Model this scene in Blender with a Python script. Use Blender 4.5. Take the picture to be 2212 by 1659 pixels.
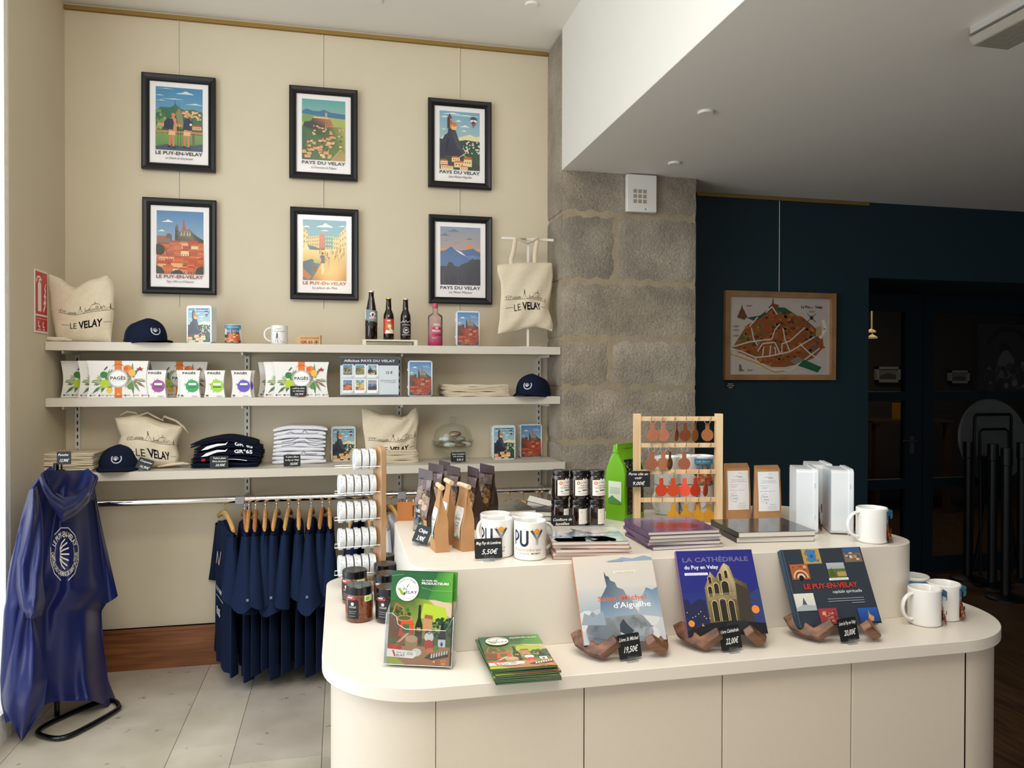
import bpy, bmesh, math, random
from mathutils import Vector, Matrix
for o in list(bpy.data.objects): bpy.data.objects.remove(o)
scene = bpy.context.scene
C = scene.collection
PI = math.pi
# ------------------------------------------------------------------ camera
H = 1.49                       # eye height
F = 1647.0; YAW = math.radians(12.70); PITCH = math.radians(-0.508); ROLL = math.radians(0.115)
_f = Vector((math.sin(YAW)*math.cos(PITCH), math.cos(YAW)*math.cos(PITCH), math.sin(PITCH)))
_r0 = Vector((math.cos(YAW), -math.sin(YAW), 0)); _u0 = _r0.cross(_f)
_r = _r0*math.cos(ROLL)+_u0*math.sin(ROLL); _u = _u0*math.cos(ROLL)-_r0*math.sin(ROLL)
cam_data = bpy.data.cameras.new('camera'); cam = bpy.data.objects.new('camera', cam_data); C.objects.link(cam)
cam_data.sensor_width = 36; cam_data.lens = F/2212*36; cam_data.clip_start = 0.05
m3 = Matrix((_r, _u, -_f)).transposed()
cam.matrix_world = Matrix.Translation((0, 0, H)) @ m3.to_4x4()
scene.camera = cam
# ------------------------------------------------------------------ view / world / lights
vs = scene.view_settings
scene.display_settings.display_device = 'sRGB'
vs.view_transform = 'Standard'; vs.look = 'None'; vs.gamma = 1; vs.use_curve_mapping = False
vs.exposure = 0.42
world = bpy.data.worlds.new('daylight_world'); scene.world = world; world.use_nodes = True
bg = world.node_tree.nodes['Background']; bg.inputs[0].default_value = (0.80, 0.88, 1.0, 1); bg.inputs[1].default_value = 0.20
def area(name, loc, rot, sx, sy, power, col):
    l = bpy.data.lights.new(name, 'AREA'); l.shape = 'RECTANGLE'; l.size = sx; l.size_y = sy; l.energy = power; l.color = col
    o = bpy.data.objects.new(name, l); C.objects.link(o); o.location = loc; o.rotation_euler = rot
    return o
# tall window in the left wall (light travels +X), shop front behind the camera (light travels +Y)
area('window_daylight', (-2.02, 1.75, 1.75), (0, -PI/2, 0), 2.7, 2.5, 58, (0.84, 0.92, 1.0))
area('shopfront_daylight', (0.6, -2.4, 1.5), (math.radians(102), 0, 0), 4.4, 2.2, 20, (1.0, 0.96, 0.9))
area('ceiling_lamps', (-0.1, 0.9, 3.25), (math.radians(18), 0, 0), 1.8, 2.0, 60, (1.0, 0.94, 0.85))
area('warm_spot_lamp', (-0.10, 0.0, 2.66), (math.radians(85), 0, 0), .16, .16, 3.0, (1.0, 0.72, 0.36))
# ------------------------------------------------------------------ maths helpers
def ray(x, y): return _r*((x-1106)/F) + _u*(-(y-829.5)/F) + _f
def onY(x, y, Y): d = ray(x, y); return d*(Y/d.y)+Vector((0, 0, H))
def onZ(x, y, Z): d = ray(x, y); return d*((Z-H)/d.z)+Vector((0, 0, H))
def onX(x, y, X): d = ray(x, y); return d*(X/d.x)+Vector((0, 0, H))
def lin(h):
    if isinstance(h, tuple): return h
    h = h.lstrip('#'); out = []
    for i in (0, 2, 4):
        c = int(h[i:i+2], 16)/255; out.append(c/12.92 if c <= .04045 else ((c+.055)/1.055)**2.4)
    return tuple(out)
def ss(a, b, x): t = max(0, min(1, (x-a)/(b-a))); return t*t*(3-2*t)
def interp(tab, x):
    if x <= tab[0][0]: return tab[0][1]
    for (a, p), (b, q) in zip(tab, tab[1:]):
        if x <= b: t = (x-a)/(b-a); return p+(q-p)*t if not isinstance(p, tuple) else tuple(i+(j-i)*t for i, j in zip(p, q))
    return tab[-1][1]
# ------------------------------------------------------------------ materials
def mat(name, col, rough=.6, metal=0, noise=0, nscale=20, bump=0, bscale=80, trans=0, ior=1.45, alpha=1, spec=.5, emit=None, coat=0, sheen=0):
    m = bpy.data.materials.new(name); m.use_nodes = True; nt = m.node_tree; b = nt.nodes['Principled BSDF']
    c = lin(col); b.inputs['Base Color'].default_value = (*c, 1); b.inputs['Roughness'].default_value = rough
    b.inputs['Metallic'].default_value = metal; b.inputs['Transmission Weight'].default_value = trans; b.inputs['IOR'].default_value = ior
    b.inputs['Alpha'].default_value = alpha; b.inputs['Specular IOR Level'].default_value = spec; b.inputs['Coat Weight'].default_value = coat
    b.inputs['Sheen Weight'].default_value = sheen
    if emit: b.inputs['Emission Color'].default_value = (*lin(emit[0]), 1); b.inputs['Emission Strength'].default_value = emit[1]
    if noise or bump: tc = nt.nodes.new('ShaderNodeTexCoord')
    if noise:
        n = nt.nodes.new('ShaderNodeTexNoise'); n.inputs['Scale'].default_value = nscale; n.inputs['Detail'].default_value = 5
        nt.links.new(tc.outputs['Object'], n.inputs['Vector'])
        r = nt.nodes.new('ShaderNodeMapRange'); r.inputs['From Min'].default_value = .3; r.inputs['From Max'].default_value = .7
        r.inputs['To Min'].default_value = 1-noise; r.inputs['To Max'].default_value = 1+noise
        nt.links.new(n.outputs[0], r.inputs['Value'])
        v = nt.nodes.new('ShaderNodeVectorMath'); v.operation = 'SCALE'; v.inputs[0].default_value = c
        nt.links.new(r.outputs[0], v.inputs['Scale']); nt.links.new(v.outputs[0], b.inputs['Base Color'])
    if bump:
        n = nt.nodes.new('ShaderNodeTexNoise'); n.inputs['Scale'].default_value = bscale; n.inputs['Detail'].default_value = 4
        nt.links.new(tc.outputs['Object'], n.inputs['Vector'])
        k = nt.nodes.new('ShaderNodeBump'); k.inputs['Strength'].default_value = bump; k.inputs['Distance'].default_value = .004
        nt.links.new(n.outputs[0], k.inputs['Height']); nt.links.new(k.outputs[0], b.inputs['Normal'])
    return m
def print_mat(name, rough=.5, spec=.5, coat=0):
    m = bpy.data.materials.new(name); m.use_nodes = True; nt = m.node_tree; b = nt.nodes['Principled BSDF']
    a = nt.nodes.new('ShaderNodeVertexColor'); a.layer_name = 'Col'; nt.links.new(a.outputs[0], b.inputs['Base Color'])
    b.inputs['Roughness'].default_value = rough; b.inputs['Specular IOR Level'].default_value = spec; b.inputs['Coat Weight'].default_value = coat
    return m
def wood(name, c1, c2, scale=(1, 1, 8), rough=.5, wscale=6, dist=3):
    m = bpy.data.materials.new(name); m.use_nodes = True; nt = m.node_tree; b = nt.nodes['Principled BSDF']; b.inputs['Roughness'].default_value = rough
    tc = nt.nodes.new('ShaderNodeTexCoord'); mp = nt.nodes.new('ShaderNodeMapping'); mp.inputs['Scale'].default_value = scale
    nt.links.new(tc.outputs['Object'], mp.inputs[0]); n = nt.nodes.new('ShaderNodeTexNoise'); n.inputs['Scale'].default_value = wscale
    n.inputs['Detail'].default_value = 6; n.inputs['Distortion'].default_value = dist*.2; nt.links.new(mp.outputs[0], n.inputs['Vector'])
    r = nt.nodes.new('ShaderNodeValToRGB'); r.color_ramp.elements[0].position = .35; r.color_ramp.elements[1].position = .65
    r.color_ramp.elements[0].color = (*lin(c1), 1); r.color_ramp.elements[1].color = (*lin(c2), 1)
    nt.links.new(n.outputs[0], r.inputs[0]); nt.links.new(r.outputs[0], b.inputs['Base Color'])
    return m
PAPER = print_mat('printed_paper', .55); GLOSSY = print_mat('printed_glossy', .18, .5, .3); FABPRINT = print_mat('fabric_print', .9, .1); CERPRINT = print_mat('ceramic_print', .15)
POSTER = print_mat('poster_behind_glass', .22, .35)
# ------------------------------------------------------------------ mesh builder
class MB:
    def __init__(s): s.v = []; s.f = []; s.m = []
    def add(s, vs_, fs, mi=0, T=None):
        n = len(s.v); s.v += [tuple(T @ Vector(p)) if T else tuple(p) for p in vs_]
        for f in fs: s.f.append([i+n for i in f]); s.m.append(mi)
        return s
    def box(s, x0, x1, y0, y1, z0, z1, mi=0, T=None):
        return s.add([(x0,y0,z0),(x1,y0,z0),(x1,y1,z0),(x0,y1,z0),(x0,y0,z1),(x1,y0,z1),(x1,y1,z1),(x0,y1,z1)],
              [(0,3,2,1),(4,5,6,7),(0,1,5,4),(1,2,6,5),(2,3,7,6),(3,0,4,7)], mi, T)
    def prism(s, pts, a, b, axis='z', mi=0, T=None):
        if sum(p[0]*q[1]-q[0]*p[1] for p, q in zip(pts, pts[1:]+pts[:1])) < 0: pts = pts[::-1]
        n = len(pts)
        def P(p, h): return (p[0], p[1], h) if axis == 'z' else (p[0], -h, p[1]) if axis == 'y' else (h, p[0], p[1])
        if axis == 'y': a, b = -b, -a
        return s.add([P(p, a) for p in pts]+[P(p, b) for p in pts], [tuple(range(n))[::-1], tuple(range(n, 2*n))]+[(i, (i+1) % n, n+(i+1) % n, n+i) for i in range(n)], mi, T)
    def lathe(s, prof, n=32, mi=0, T=None, a0=0, a1=2*PI):
        full = abs(a1-a0-2*PI) < 1e-6; k = n if full else n+1; V = []; Fc = []
        for (r, z) in prof:
            for i in range(k): a = a0+(a1-a0)*i/n; V.append((r*math.cos(a), r*math.sin(a), z))
        for j in range(len(prof)-1):
            for i in range(n):
                i2 = (i+1) % k; Fc.append((j*k+i, j*k+i2, (j+1)*k+i2, (j+1)*k+i))
        return s.add(V, Fc, mi, T)
    def loft(s, rings, cap=True, closed=True, mi=0, T=None):
        n = len(rings[0]); V = [p for r in rings for p in r]; Fc = []
        for j in range(len(rings)-1):
            for i in range(n if closed else n-1): i2 = (i+1) % n; Fc.append((j*n+i, j*n+i2, (j+1)*n+i2, (j+1)*n+i))
        if cap and closed: Fc.append(tuple(range(n))[::-1]); Fc.append(tuple(range((len(rings)-1)*n, len(rings)*n)))
        return s.add(V, Fc, mi, T)
    def tube(s, pts, r, n=8, closed=False, mi=0, T=None, flat=1):
        pts = [Vector(p) for p in pts]; rings = []; N = len(pts); up = None
        for i, p in enumerate(pts):
            a = pts[(i-1) % N] if (closed or i) else p; b = pts[(i+1) % N] if (closed or i < N-1) else p
            t = (b-a).normalized()
            if up is None:
                up = Vector((0, 0, 1)) if abs(t.z) < .9 else Vector((0, 1, 0))
            x = t.cross(up).normalized(); y = x.cross(t).normalized(); up = y
            rr = r[i] if isinstance(r, (list, tuple)) else r
            rings.append([tuple(p+x*rr*math.cos(2*PI*k/n)+y*rr*flat*math.sin(2*PI*k/n)) for k in range(n)])
        if closed: rings.append(rings[0])
        return s.loft(rings, cap=not closed, mi=mi, T=T)
    def grid(s, f, nu, nv, mi=0, T=None, flip=False):
        V = [tuple(f(i/nu, j/nv)) for j in range(nv+1) for i in range(nu+1)]; k = nu+1
        Fc = [(j*k+i, j*k+i+1, (j+1)*k+i+1, (j+1)*k+i) for j in range(nv) for i in range(nu)]
        if flip: Fc = [q[::-1] for q in Fc]
        return s.add(V, Fc, mi, T)
    def build(s, name, mats, parent=None, smooth=True, bevel=0, seg=2, loc=None, fix=False):
        me = bpy.data.meshes.new(name); me.from_pydata(s.v, [], s.f); me.update()
        if not isinstance(mats, (list, tuple)): mats = [mats]
        for m in mats: me.materials.append(m)
        if len(mats) > 1: me.polygons.foreach_set('material_index', s.m)
        if fix:
            bm = bmesh.new(); bm.from_mesh(me); bmesh.ops.remove_doubles(bm, verts=bm.verts, dist=1e-5); bmesh.ops.recalc_face_normals(bm, faces=bm.faces); bm.to_mesh(me); bm.free()
        if smooth: me.polygons.foreach_set('use_smooth', [True]*len(me.polygons)); me.set_sharp_from_angle(angle=math.radians(38))
        o = bpy.data.objects.new(name, me); C.objects.link(o)
        if parent: o.parent = parent
        if loc is not None: o.location = loc
        if bevel:
            b = o.modifiers.new('bevel', 'BEVEL'); b.width = bevel; b.segments = seg; b.limit_method = 'ANGLE'; b.harden_normals = False
        return o
def tag(o, label=None, cat=None, group=None, kind=None):
    if label: o['label'] = label
    if cat: o['category'] = cat
    if group: o['group'] = group
    if kind: o['kind'] = kind
    return o
def thing(name, label, cat, loc=(0, 0, 0), rz=0, group=None, rot=None):
    o = bpy.data.objects.new(name, None); C.objects.link(o); o.empty_display_size = .05
    o.location = loc; o.rotation_euler = rot or (0, 0, rz)
    return tag(o, label, cat, group)
def struct(o): o['kind'] = 'structure'; return o
KIDS = {}
def dup(root, loc, rz, label, group=None, rot=None):
    r = root.copy(); C.objects.link(r); r.location = loc; r.rotation_euler = rot or (0, 0, rz); r['label'] = label
    if group: r['group'] = group
    def rec(a, b):
        for ch in list(bpy.data.objects):
            if ch.parent is a: c = ch.copy(); C.objects.link(c); c.parent = b; rec(ch, c)
    rec(root, r); return r
# ------------------------------------------------------------------ text and flat artwork
_TX = {}
def text_geo(s, bold=0.0, space=1.0):
    k = (s, bold, space)
    if k not in _TX:
        cu = bpy.data.curves.new('t', 'FONT'); cu.body = s; cu.size = 1; cu.resolution_u = 2; cu.offset = bold; cu.space_character = space
        ob = bpy.data.objects.new('t', cu); me = bpy.data.meshes.new_from_object(ob)
        V = [(v.co.x, v.co.y) for v in me.vertices]; Fc = [tuple(p.vertices) for p in me.polygons]
        bpy.data.objects.remove(ob); bpy.data.meshes.remove(me); bpy.data.curves.remove(cu)
        x0 = min([v[0] for v in V] or [0]); x1 = max([v[0] for v in V] or [1])
        _TX[k] = ([(x-x0, y) for x, y in V], Fc, max(x1-x0, .01))
    return _TX[k]
def clip(poly, x0, y0, x1, y1):
    for ax, lim, sg in ((0, x0, 1), (0, x1, -1), (1, y0, 1), (1, y1, -1)):
        out = []; n = len(poly)
        for i in range(n):
            a, b = poly[i], poly[(i+1) % n]; da = (a[0][ax]-lim)*sg; db = (b[0][ax]-lim)*sg
            if da >= 0: out.append(a)
            if (da > 0 > db) or (da < 0 < db):
                t = da/(da-db); out.append((tuple(p+(q-p)*t for p, q in zip(a[0], b[0])), tuple(p+(q-p)*t for p, q in zip(a[1], b[1]))))
        poly = out
        if len(poly) < 3: return []
    return poly
class Art:
    STEP = .00003
    def __init__(s, w, h): s.w = w; s.h = h; s.P = []; s.l = 1; s.win(0, 0, w, h)
    def win(s, x, y, w, h): s.x, s.y, s.ww, s.hh = x, y, w, h; return s
    def n(s): s.l += 1; return s
    def poly(s, pts, col):
        cols = [lin(c) for c in col] if isinstance(col, list) else [lin(col)]*len(pts)
        P = [((s.x+p[0]*s.ww, s.y+p[1]*s.hh), c) for p, c in zip(pts, cols)]
        P = clip(P, max(0, s.x), max(0, s.y), min(s.w, s.x+s.ww), min(s.h, s.y+s.hh))
        if len(P) >= 3: s.P.append((P, s.l))
        s.l += 1; return s
    def rect(s, x0, y0, x1, y1, col, top=None): return s.poly([(x0, y0), (x1, y0), (x1, y1), (x0, y1)], [col, col, top, top] if top else col)
    def circ(s, cx, cy, r, col, ry=None, n=20, a0=0, a1=360):
        ry = ry if ry else r*s.ww/s.hh
        return s.poly([(cx+r*math.cos(math.radians(a0+(a1-a0)*i/n)), cy+ry*math.sin(math.radians(a0+(a1-a0)*i/n))) for i in range(n+(a1-a0 < 360))], col)
    def ring(s, cx, cy, r, w, col, n=32, a0=0, a1=360):
        k = s.ww/s.hh
        L = s.l
        for i in range(n):
            a, b = [math.radians(a0+(a1-a0)*(i+j)/n) for j in (0, 1)]
            s.l = L; s.poly([(cx+r*math.cos(a), cy+k*r*math.sin(a)), (cx+r*math.cos(b), cy+k*r*math.sin(b)), (cx+(r-w)*math.cos(b), cy+k*(r-w)*math.sin(b)), (cx+(r-w)*math.cos(a), cy+k*(r-w)*math.sin(a))][::-1], col)
        return s
    def line(s, pts, w, col):
        L = s.l; k = s.ww/s.hh
        for (a, b) in zip(pts, pts[1:]):
            dx, dy = b[0]-a[0], (b[1]-a[1])/k; d = math.hypot(dx, dy) or 1; nx, ny = -dy/d*w/2, dx/d*w/2*k
            s.l = L; s.poly([(a[0]+nx, a[1]+ny), (a[0]-nx, a[1]-ny), (b[0]-nx, b[1]-ny), (b[0]+nx, b[1]+ny)], col)
        s.l = L+1; return s
    def text(s, t, x, y, h, col, w=None, al='l', bold=0.0, shear=0, space=1.0, rot=0, arc=None):
        """h: cap height in window units of height; w: fit width (window units of width)"""
        V, Fc, W = text_geo(t, bold, space); hs = h*s.hh/.70; k = (w*s.ww/W) if w else hs
        x0 = s.x+x*s.ww; y0 = s.y+y*s.hh; c = lin(col); tw = W*k
        ox = 0 if al == 'l' else -tw/2 if al == 'c' else -tw; cr, sr = math.cos(rot), math.sin(rot)
        def T(v):
            px, py = v[0]*k+v[1]*hs*shear+ox, v[1]*hs
            if arc:
                R = arc*s.ww; a = px/abs(R)
                if R > 0: return (x0+(R+py)*math.sin(a), y0+(R+py)*math.cos(a))
                R = -R; return (x0+(R-py)*math.sin(a), y0-(R-py)*math.cos(a))
            return (x0+px*cr-py*sr, y0+px*sr+py*cr)
        X = [T(v) for v in V]
        for f in Fc:
            s.P.append(([(X[i], c) for i in f], s.l))
        s.l += 1; return s
    def build(s, name, f, parent, m=PAPER, cell=None, lift=0.0004):
        bm = bmesh.new(); cl = bm.loops.layers.float_color.new('Col'); zl = bm.verts.layers.float.new('lay')
        for P, l in s.P:
            vs_ = []
            for p, c in P: v = bm.verts.new((p[0], p[1], 0)); v[zl] = l; vs_.append(v)
            try: fc = bm.faces.new(vs_)
            except ValueError: continue
            for lp, (p, c) in zip(fc.loops, P): lp[cl] = (*c, 1)
        if cell:
            for ax, L in ((0, s.w), (1, s.h)):
                cc = cell[ax] if isinstance(cell, tuple) else cell
                if not cc: continue
                k = 1
                while k*cc < L:
                    bmesh.ops.bisect_plane(bm, geom=bm.verts[:]+bm.edges[:]+bm.faces[:], plane_co=(k*cc, k*cc, 0), plane_no=(1, 0, 0) if ax == 0 else (0, 1, 0)); k += 1
        bmesh.ops.recalc_face_normals(bm, faces=bm.faces)
        flip = [fc for fc in bm.faces if fc.normal.z < 0]
        if flip: bmesh.ops.reverse_faces(bm, faces=flip)
        for v in bm.verts: v.co = Vector(f(v.co.x, v.co.y, lift+v[zl]*s.STEP))
        me = bpy.data.meshes.new(name); bm.to_mesh(me); bm.free(); me.materials.append(m)
        o = bpy.data.objects.new(name, me); C.objects.link(o)
        if parent: o.parent = parent
        return o
def flatmap(o, ux, uy, un):
    o, ux, uy, un = map(Vector, (o, ux, uy, un)); return lambda x, y, d: o+ux*x+uy*y+un*d
def front(x0, z0, y=0): return lambda x, z, d: (x0+x, y-d, z0+z)      # art facing -Y
# ================================================================== SETTING
XL, XR, YB, YP, XP2 = -1.336, 1.155, 4.2, 3.92, 1.93     # left wall, pillar side, back wall, pillar front, pillar right
ZC, ZS = 3.345, 2.595                                     # high ceiling, low soffit
S1, S2, S3 = 1.652, 1.388, 1.041                          # shelf tops
ZL, ZU = 0.85, 1.043                                      # counter tiers
wall_m = mat('beige_wall_paint', '#d2c6ad', .75, noise=.02, nscale=3, bump=.05, bscale=300)
teal_m = mat('teal_wall_paint', '#0f2a33', .7)
plaster_m = mat('rough_white_plaster', '#f2f2ec', .85, bump=1.0, bscale=45, noise=.05, nscale=30)
ceil_m = mat('ceiling_paint', '#ebe6de', .8); bulk_m = mat('bulkhead_paint', '#e4e2da', .75)
def tile_mat():
    m = bpy.data.materials.new('limestone_flags'); m.use_nodes = True; nt = m.node_tree; b = nt.nodes['Principled BSDF']; b.inputs['Roughness'].default_value = .45
    tc = nt.nodes.new('ShaderNodeTexCoord')
    n = nt.nodes.new('ShaderNodeTexNoise'); n.inputs['Scale'].default_value = 3; n.inputs['Detail'].default_value = 9; nt.links.new(tc.outputs['Object'], n.inputs['Vector'])
    r = nt.nodes.new('ShaderNodeValToRGB'); e = r.color_ramp.elements; e[0].position = .25; e[1].position = .7
    e[0].color = (*lin('#b0a797'), 1); e[1].color = (*lin('#d9d1c2'), 1); nt.links.new(n.outputs[0], r.inputs[0])
    n2 = nt.nodes.new('ShaderNodeTexNoise'); n2.inputs['Scale'].default_value = 14; n2.inputs['Detail'].default_value = 8; nt.links.new(tc.outputs['Object'], n2.inputs['Vector'])
    r2 = nt.nodes.new('ShaderNodeMapRange'); r2.inputs['From Min'].default_value = .66; r2.inputs['From Max'].default_value = .75; nt.links.new(n2.outputs[0], r2.inputs['Value'])
    mx = nt.nodes.new('ShaderNodeMix'); mx.data_type = 'RGBA'; nt.links.new(r2.outputs[0], mx.inputs['Factor']); nt.links.new(r.outputs[0], mx.inputs['A'])
    mx.inputs['B'].default_value = (*lin('#6a6258'), 1)
    rnd = nt.nodes.new('ShaderNodeVertexColor'); rnd.layer_name = 'Col'
    mul = nt.nodes.new('ShaderNodeMix'); mul.data_type = 'RGBA'; mul.blend_type = 'MULTIPLY'; mul.inputs['Factor'].default_value = 1
    nt.links.new(mx.outputs['Result'], mul.inputs['A']); nt.links.new(rnd.outputs[0], mul.inputs['B']); nt.links.new(mul.outputs['Result'], b.inputs['Base Color'])
    return m
def stone_mat():
    m = bpy.data.materials.new('pillar_stone'); m.use_nodes = True; nt = m.node_tree; b = nt.nodes['Principled BSDF']; b.inputs['Roughness'].default_value = .9
    tc = nt.nodes.new('ShaderNodeTexCoord'); L = nt.links.new
    def noise(s, d=5):
        n = nt.nodes.new('ShaderNodeTexNoise'); n.inputs['Scale'].default_value = s; n.inputs['Detail'].default_value = d; L(tc.outputs['Object'], n.inputs['Vector']); return n
    n = noise(5, 8); r = nt.nodes.new('ShaderNodeValToRGB'); e = r.color_ramp.elements; e[0].position = .3; e[1].position = .7
    e[0].color = (*lin('#8b8377'), 1); e[1].color = (*lin('#b3a998'), 1); L(n.outputs[0], r.inputs[0])
    fine = noise(120, 3); r2 = nt.nodes.new('ShaderNodeMapRange'); r2.inputs['From Min'].default_value = .3; r2.inputs['From Max'].default_value = .7; r2.inputs['To Min'].default_value = .78; r2.inputs['To Max'].default_value = 1.15
    L(fine.outputs[0], r2.inputs['Value'])
    a = nt.nodes.new('ShaderNodeVertexColor'); a.layer_name = 'Col'
    mul = nt.nodes.new('ShaderNodeMix'); mul.data_type = 'RGBA'; mul.blend_type = 'MULTIPLY'; mul.inputs['Factor'].default_value = 1; L(r.outputs[0], mul.inputs['A']); L(a.outputs[0], mul.inputs['B'])
    v = nt.nodes.new('ShaderNodeVectorMath'); v.operation = 'SCALE'; L(mul.outputs['Result'], v.inputs[0]); L(r2.outputs[0], v.inputs['Scale']); L(v.outputs[0], b.inputs['Base Color'])
    bp = nt.nodes.new('ShaderNodeBump'); bp.inputs['Strength'].default_value = .8; bp.inputs['Distance'].default_value = .008; nb = noise(75, 3); L(nb.outputs[0], bp.inputs['Height']); L(bp.outputs[0], b.inputs['Normal'])
    return m
def colour_faces(o, cols):
    at = o.data.color_attributes.new('Col', 'FLOAT_COLOR', 'CORNER'); i = 0
    for p, c in zip(o.data.polygons, cols):
        for k in p.loop_indices: at.data[k].color = (*c, 1)
# back wall
w = MB(); w.box(-2.3, XR+.1, YB, YB+.2, 0, ZC+.1); struct(w.build('wall_back', wall_m, smooth=False))
DX0 = onY(1877, 600, YB).x; DZ = onY(1877, 600, YB).z
for bx in ((XP2-.1, DX0, 0, ZS+.4), (DX0, 6.4, DZ, ZS+.4), (5.3, 6.4, 0, DZ)): w = MB(); w.box(bx[0], bx[1], YB, YB+.78, bx[2], bx[3]); struct(w.build('wall_back', teal_m, smooth=False))
w = MB(); w.box(XL-.9, XL, 3.54, YB, 0, ZC+.1)
struct(w.build('wall_left', wall_m, smooth=False))
w = MB()     # rough plaster window reveal, splayed outwards
w.prism([(XL-.004, 3.535), (XL-.004, 3.539), (XL-.9, 3.539), (XL-.9, 3.50)], 0, ZC, 'z')
w.box(XL-.9, XL-.002, 3.50, 3.536, 0, ZC)
struct(w.build('wall_reveal', plaster_m, smooth=False))
w = MB(); w.box(XL-.9, XL, -3.2, .35, 0, ZC+.1); w.box(XL-.9, XL, .35, 3.5, 3.15, ZC+.1); w.box(XL-.9, XL, .35, 3.5, 0, .12); struct(w.build('wall_left', plaster_m, smooth=False))
# ceilings
w = MB(); w.box(-2.3, XR+.02, -3.2, YB+.1, ZC, ZC+.12); struct(w.build('ceiling', ceil_m, smooth=False))
w = MB(); w.box(XR, 6.4, -3.2, YB+.1, ZS, ZS+.1); struct(w.build('ceiling', ceil_m, smooth=False))
w = MB(); w.box(XR-.001, XR+.15, -3.2, YP, ZS+.002, ZC); struct(w.build('ceiling_bulkhead', bulk_m, smooth=False))
w = MB(); w.box(6.4, 6.6, -3.2, YB+.78, 0, ZC); struct(w.build('wall_right', teal_m, smooth=False))
# pillar: stone blocks with mortar
random.seed(4)
rows = [374, 459, 606, 730, 838, 955, 1080]
pz = [ZC]+[onY(1215, y, YP).z for y in rows[1:]]+[0]
joint_x = {1: 1330, 2: None, 3: 1318, 4: None, 5: None}
w = MB(); w.box(XR+.004, XP2-.004, YP-.001, YB+.05, 0, ZC-.01); g = struct(w.build('pillar_wall', mat('mortar', '#a3957c', .95, bump=.8, bscale=60, noise=.1), smooth=False))
def rough_block(x0, x1, z0, z1, y0, y1, seed, side=False):
    rnd = random.Random(seed); mb = MB(); nx, nz = max(2, int((x1-x0)/.03)), max(2, int((z1-z0)/.03))
    d = .006
    def fz(u, v):
        x = x0+(x1-x0)*u; z = z0+(z1-z0)*v; e = min(u*(x1-x0), (1-u)*(x1-x0), v*(z1-z0), (1-v)*(z1-z0))
        return (x, y0-d*ss(0, .02, e)+.003*math.sin(x*61+seed)*math.sin(z*47), z)
    mb.grid(fz, nx, nz)
    if side:
        def fs(u, v):
            y = y1+(y0-y1)*u; z = z0+(z1-z0)*v; e = min(v*(z1-z0), (1-v)*(z1-z0), (1-u)*(y1-y0)+.002)
            return (x0-.003*ss(0, .02, e), y, z)
        mb.grid(fs, 6, nz)
    return mb
stone_m = stone_mat(); blocks = MB(); bcols = []
for i in range(len(pz)-1):
    zt, zb = pz[i]-.012, pz[i+1]+.012
    xs = [XR, XP2]
    j = joint_x.get(i)
    if j: xj = onY(j, 700, YP).x; xs = [XR, xj, XP2]
    if i == 0: xs = [XR, XP2]
    for k in range(len(xs)-1):
        a = xs[k]+(.012 if k else 0); b = xs[k+1]-(.012 if k < len(xs)-2 else 0)
        bl = rough_block(a, b, zb, zt, YP, YB, i*7+k, side=(k == 0)); n0 = len(blocks.f)
        blocks.add(bl.v, bl.f); t = random.uniform(.88, 1.06); c = (t, t*random.uniform(.96, 1.0), t*random.uniform(.9, .98))
        if i == 1: c = (t*.9, t*.9, t*.88)
        bcols += [c]*(len(blocks.f)-n0)
o = blocks.build('blocks', stone_m, g, smooth=True); colour_faces(o, bcols)
# floors
random.seed(11)
w = MB(); cols = []
xj = [-2.3, -1.55, onZ(441.7, 1465, 0).x-.62, onZ(441.7, 1465, 0).x, onZ(550, 1463, 0).x, onZ(702, 1490, 0).x, .55, 1.155]
w.box(-2.3, XR, -3.2, YB, -.1, -.004); cols += [(.5, .46, .42)]*6
for a, b in zip(xj, xj[1:]):
    y = -3.2+random.uniform(0, .5)
    ys = [-3.2]
    while y < YB: ys.append(y); y += random.uniform(.35, .95)
    ys.append(YB)
    for p, q in zip(ys, ys[1:]):
        w.box(a+.0013, b-.0013, p+.001, q-.001, -.02, 0); t = random.uniform(.9, 1.04); cols += [(t, t*random.uniform(.97, 1), t*random.uniform(.92, .99))]*6
o = w.build('floor', tile_mat(), smooth=False); colour_faces(o, cols); struct(o)
w = MB(); w.box(XR, 6.4, -3.2, YB+.78, -.1, 0); w.box(1.9, 12, YB+.78, YB+4.1, -.1, 0)
fm = wood('dark_oak_floor', '#3a2818', '#5a4128', (9, .8, 1), .4, 5)
struct(w.build('floor', fm, smooth=False))
w = MB(); w.box(XL, XR-.02, YB-.022, YB, 0, .21); w.box(XL, XR-.02, YB-.03, YB, .195, .21); struct(w.build('baseboard_back', wood('baseboard_wood', '#6d3f20', '#8f5a33', (1, 6, 14), .4, 3), smooth=False))
# picture rails
RAILS = []; brass = mat('brass_rail', '#a88b52', .35, .75)
for a, b, z in (((139.7, 13), (1183, 117), None), ((1505, 420), (1877, 441), None)):
    p, q = onY(*a, YB-.01), onY(*b, YB-.01); w = MB(); w.box(p.x, q.x, YB-.016, YB, q.z-.012, q.z+.010); w.box(p.x, q.x, YB-.02, YB-.012, q.z-.012, q.z-.006)
    RAIL = tag(w.build('picture_rail', brass, smooth=False), 'long brass picture hanging rail at the top of the beige wall' if a[0] < 1000 else 'short brass picture rail at the top of the dark teal wall', 'rail'); RAILS.append(RAIL)
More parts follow.
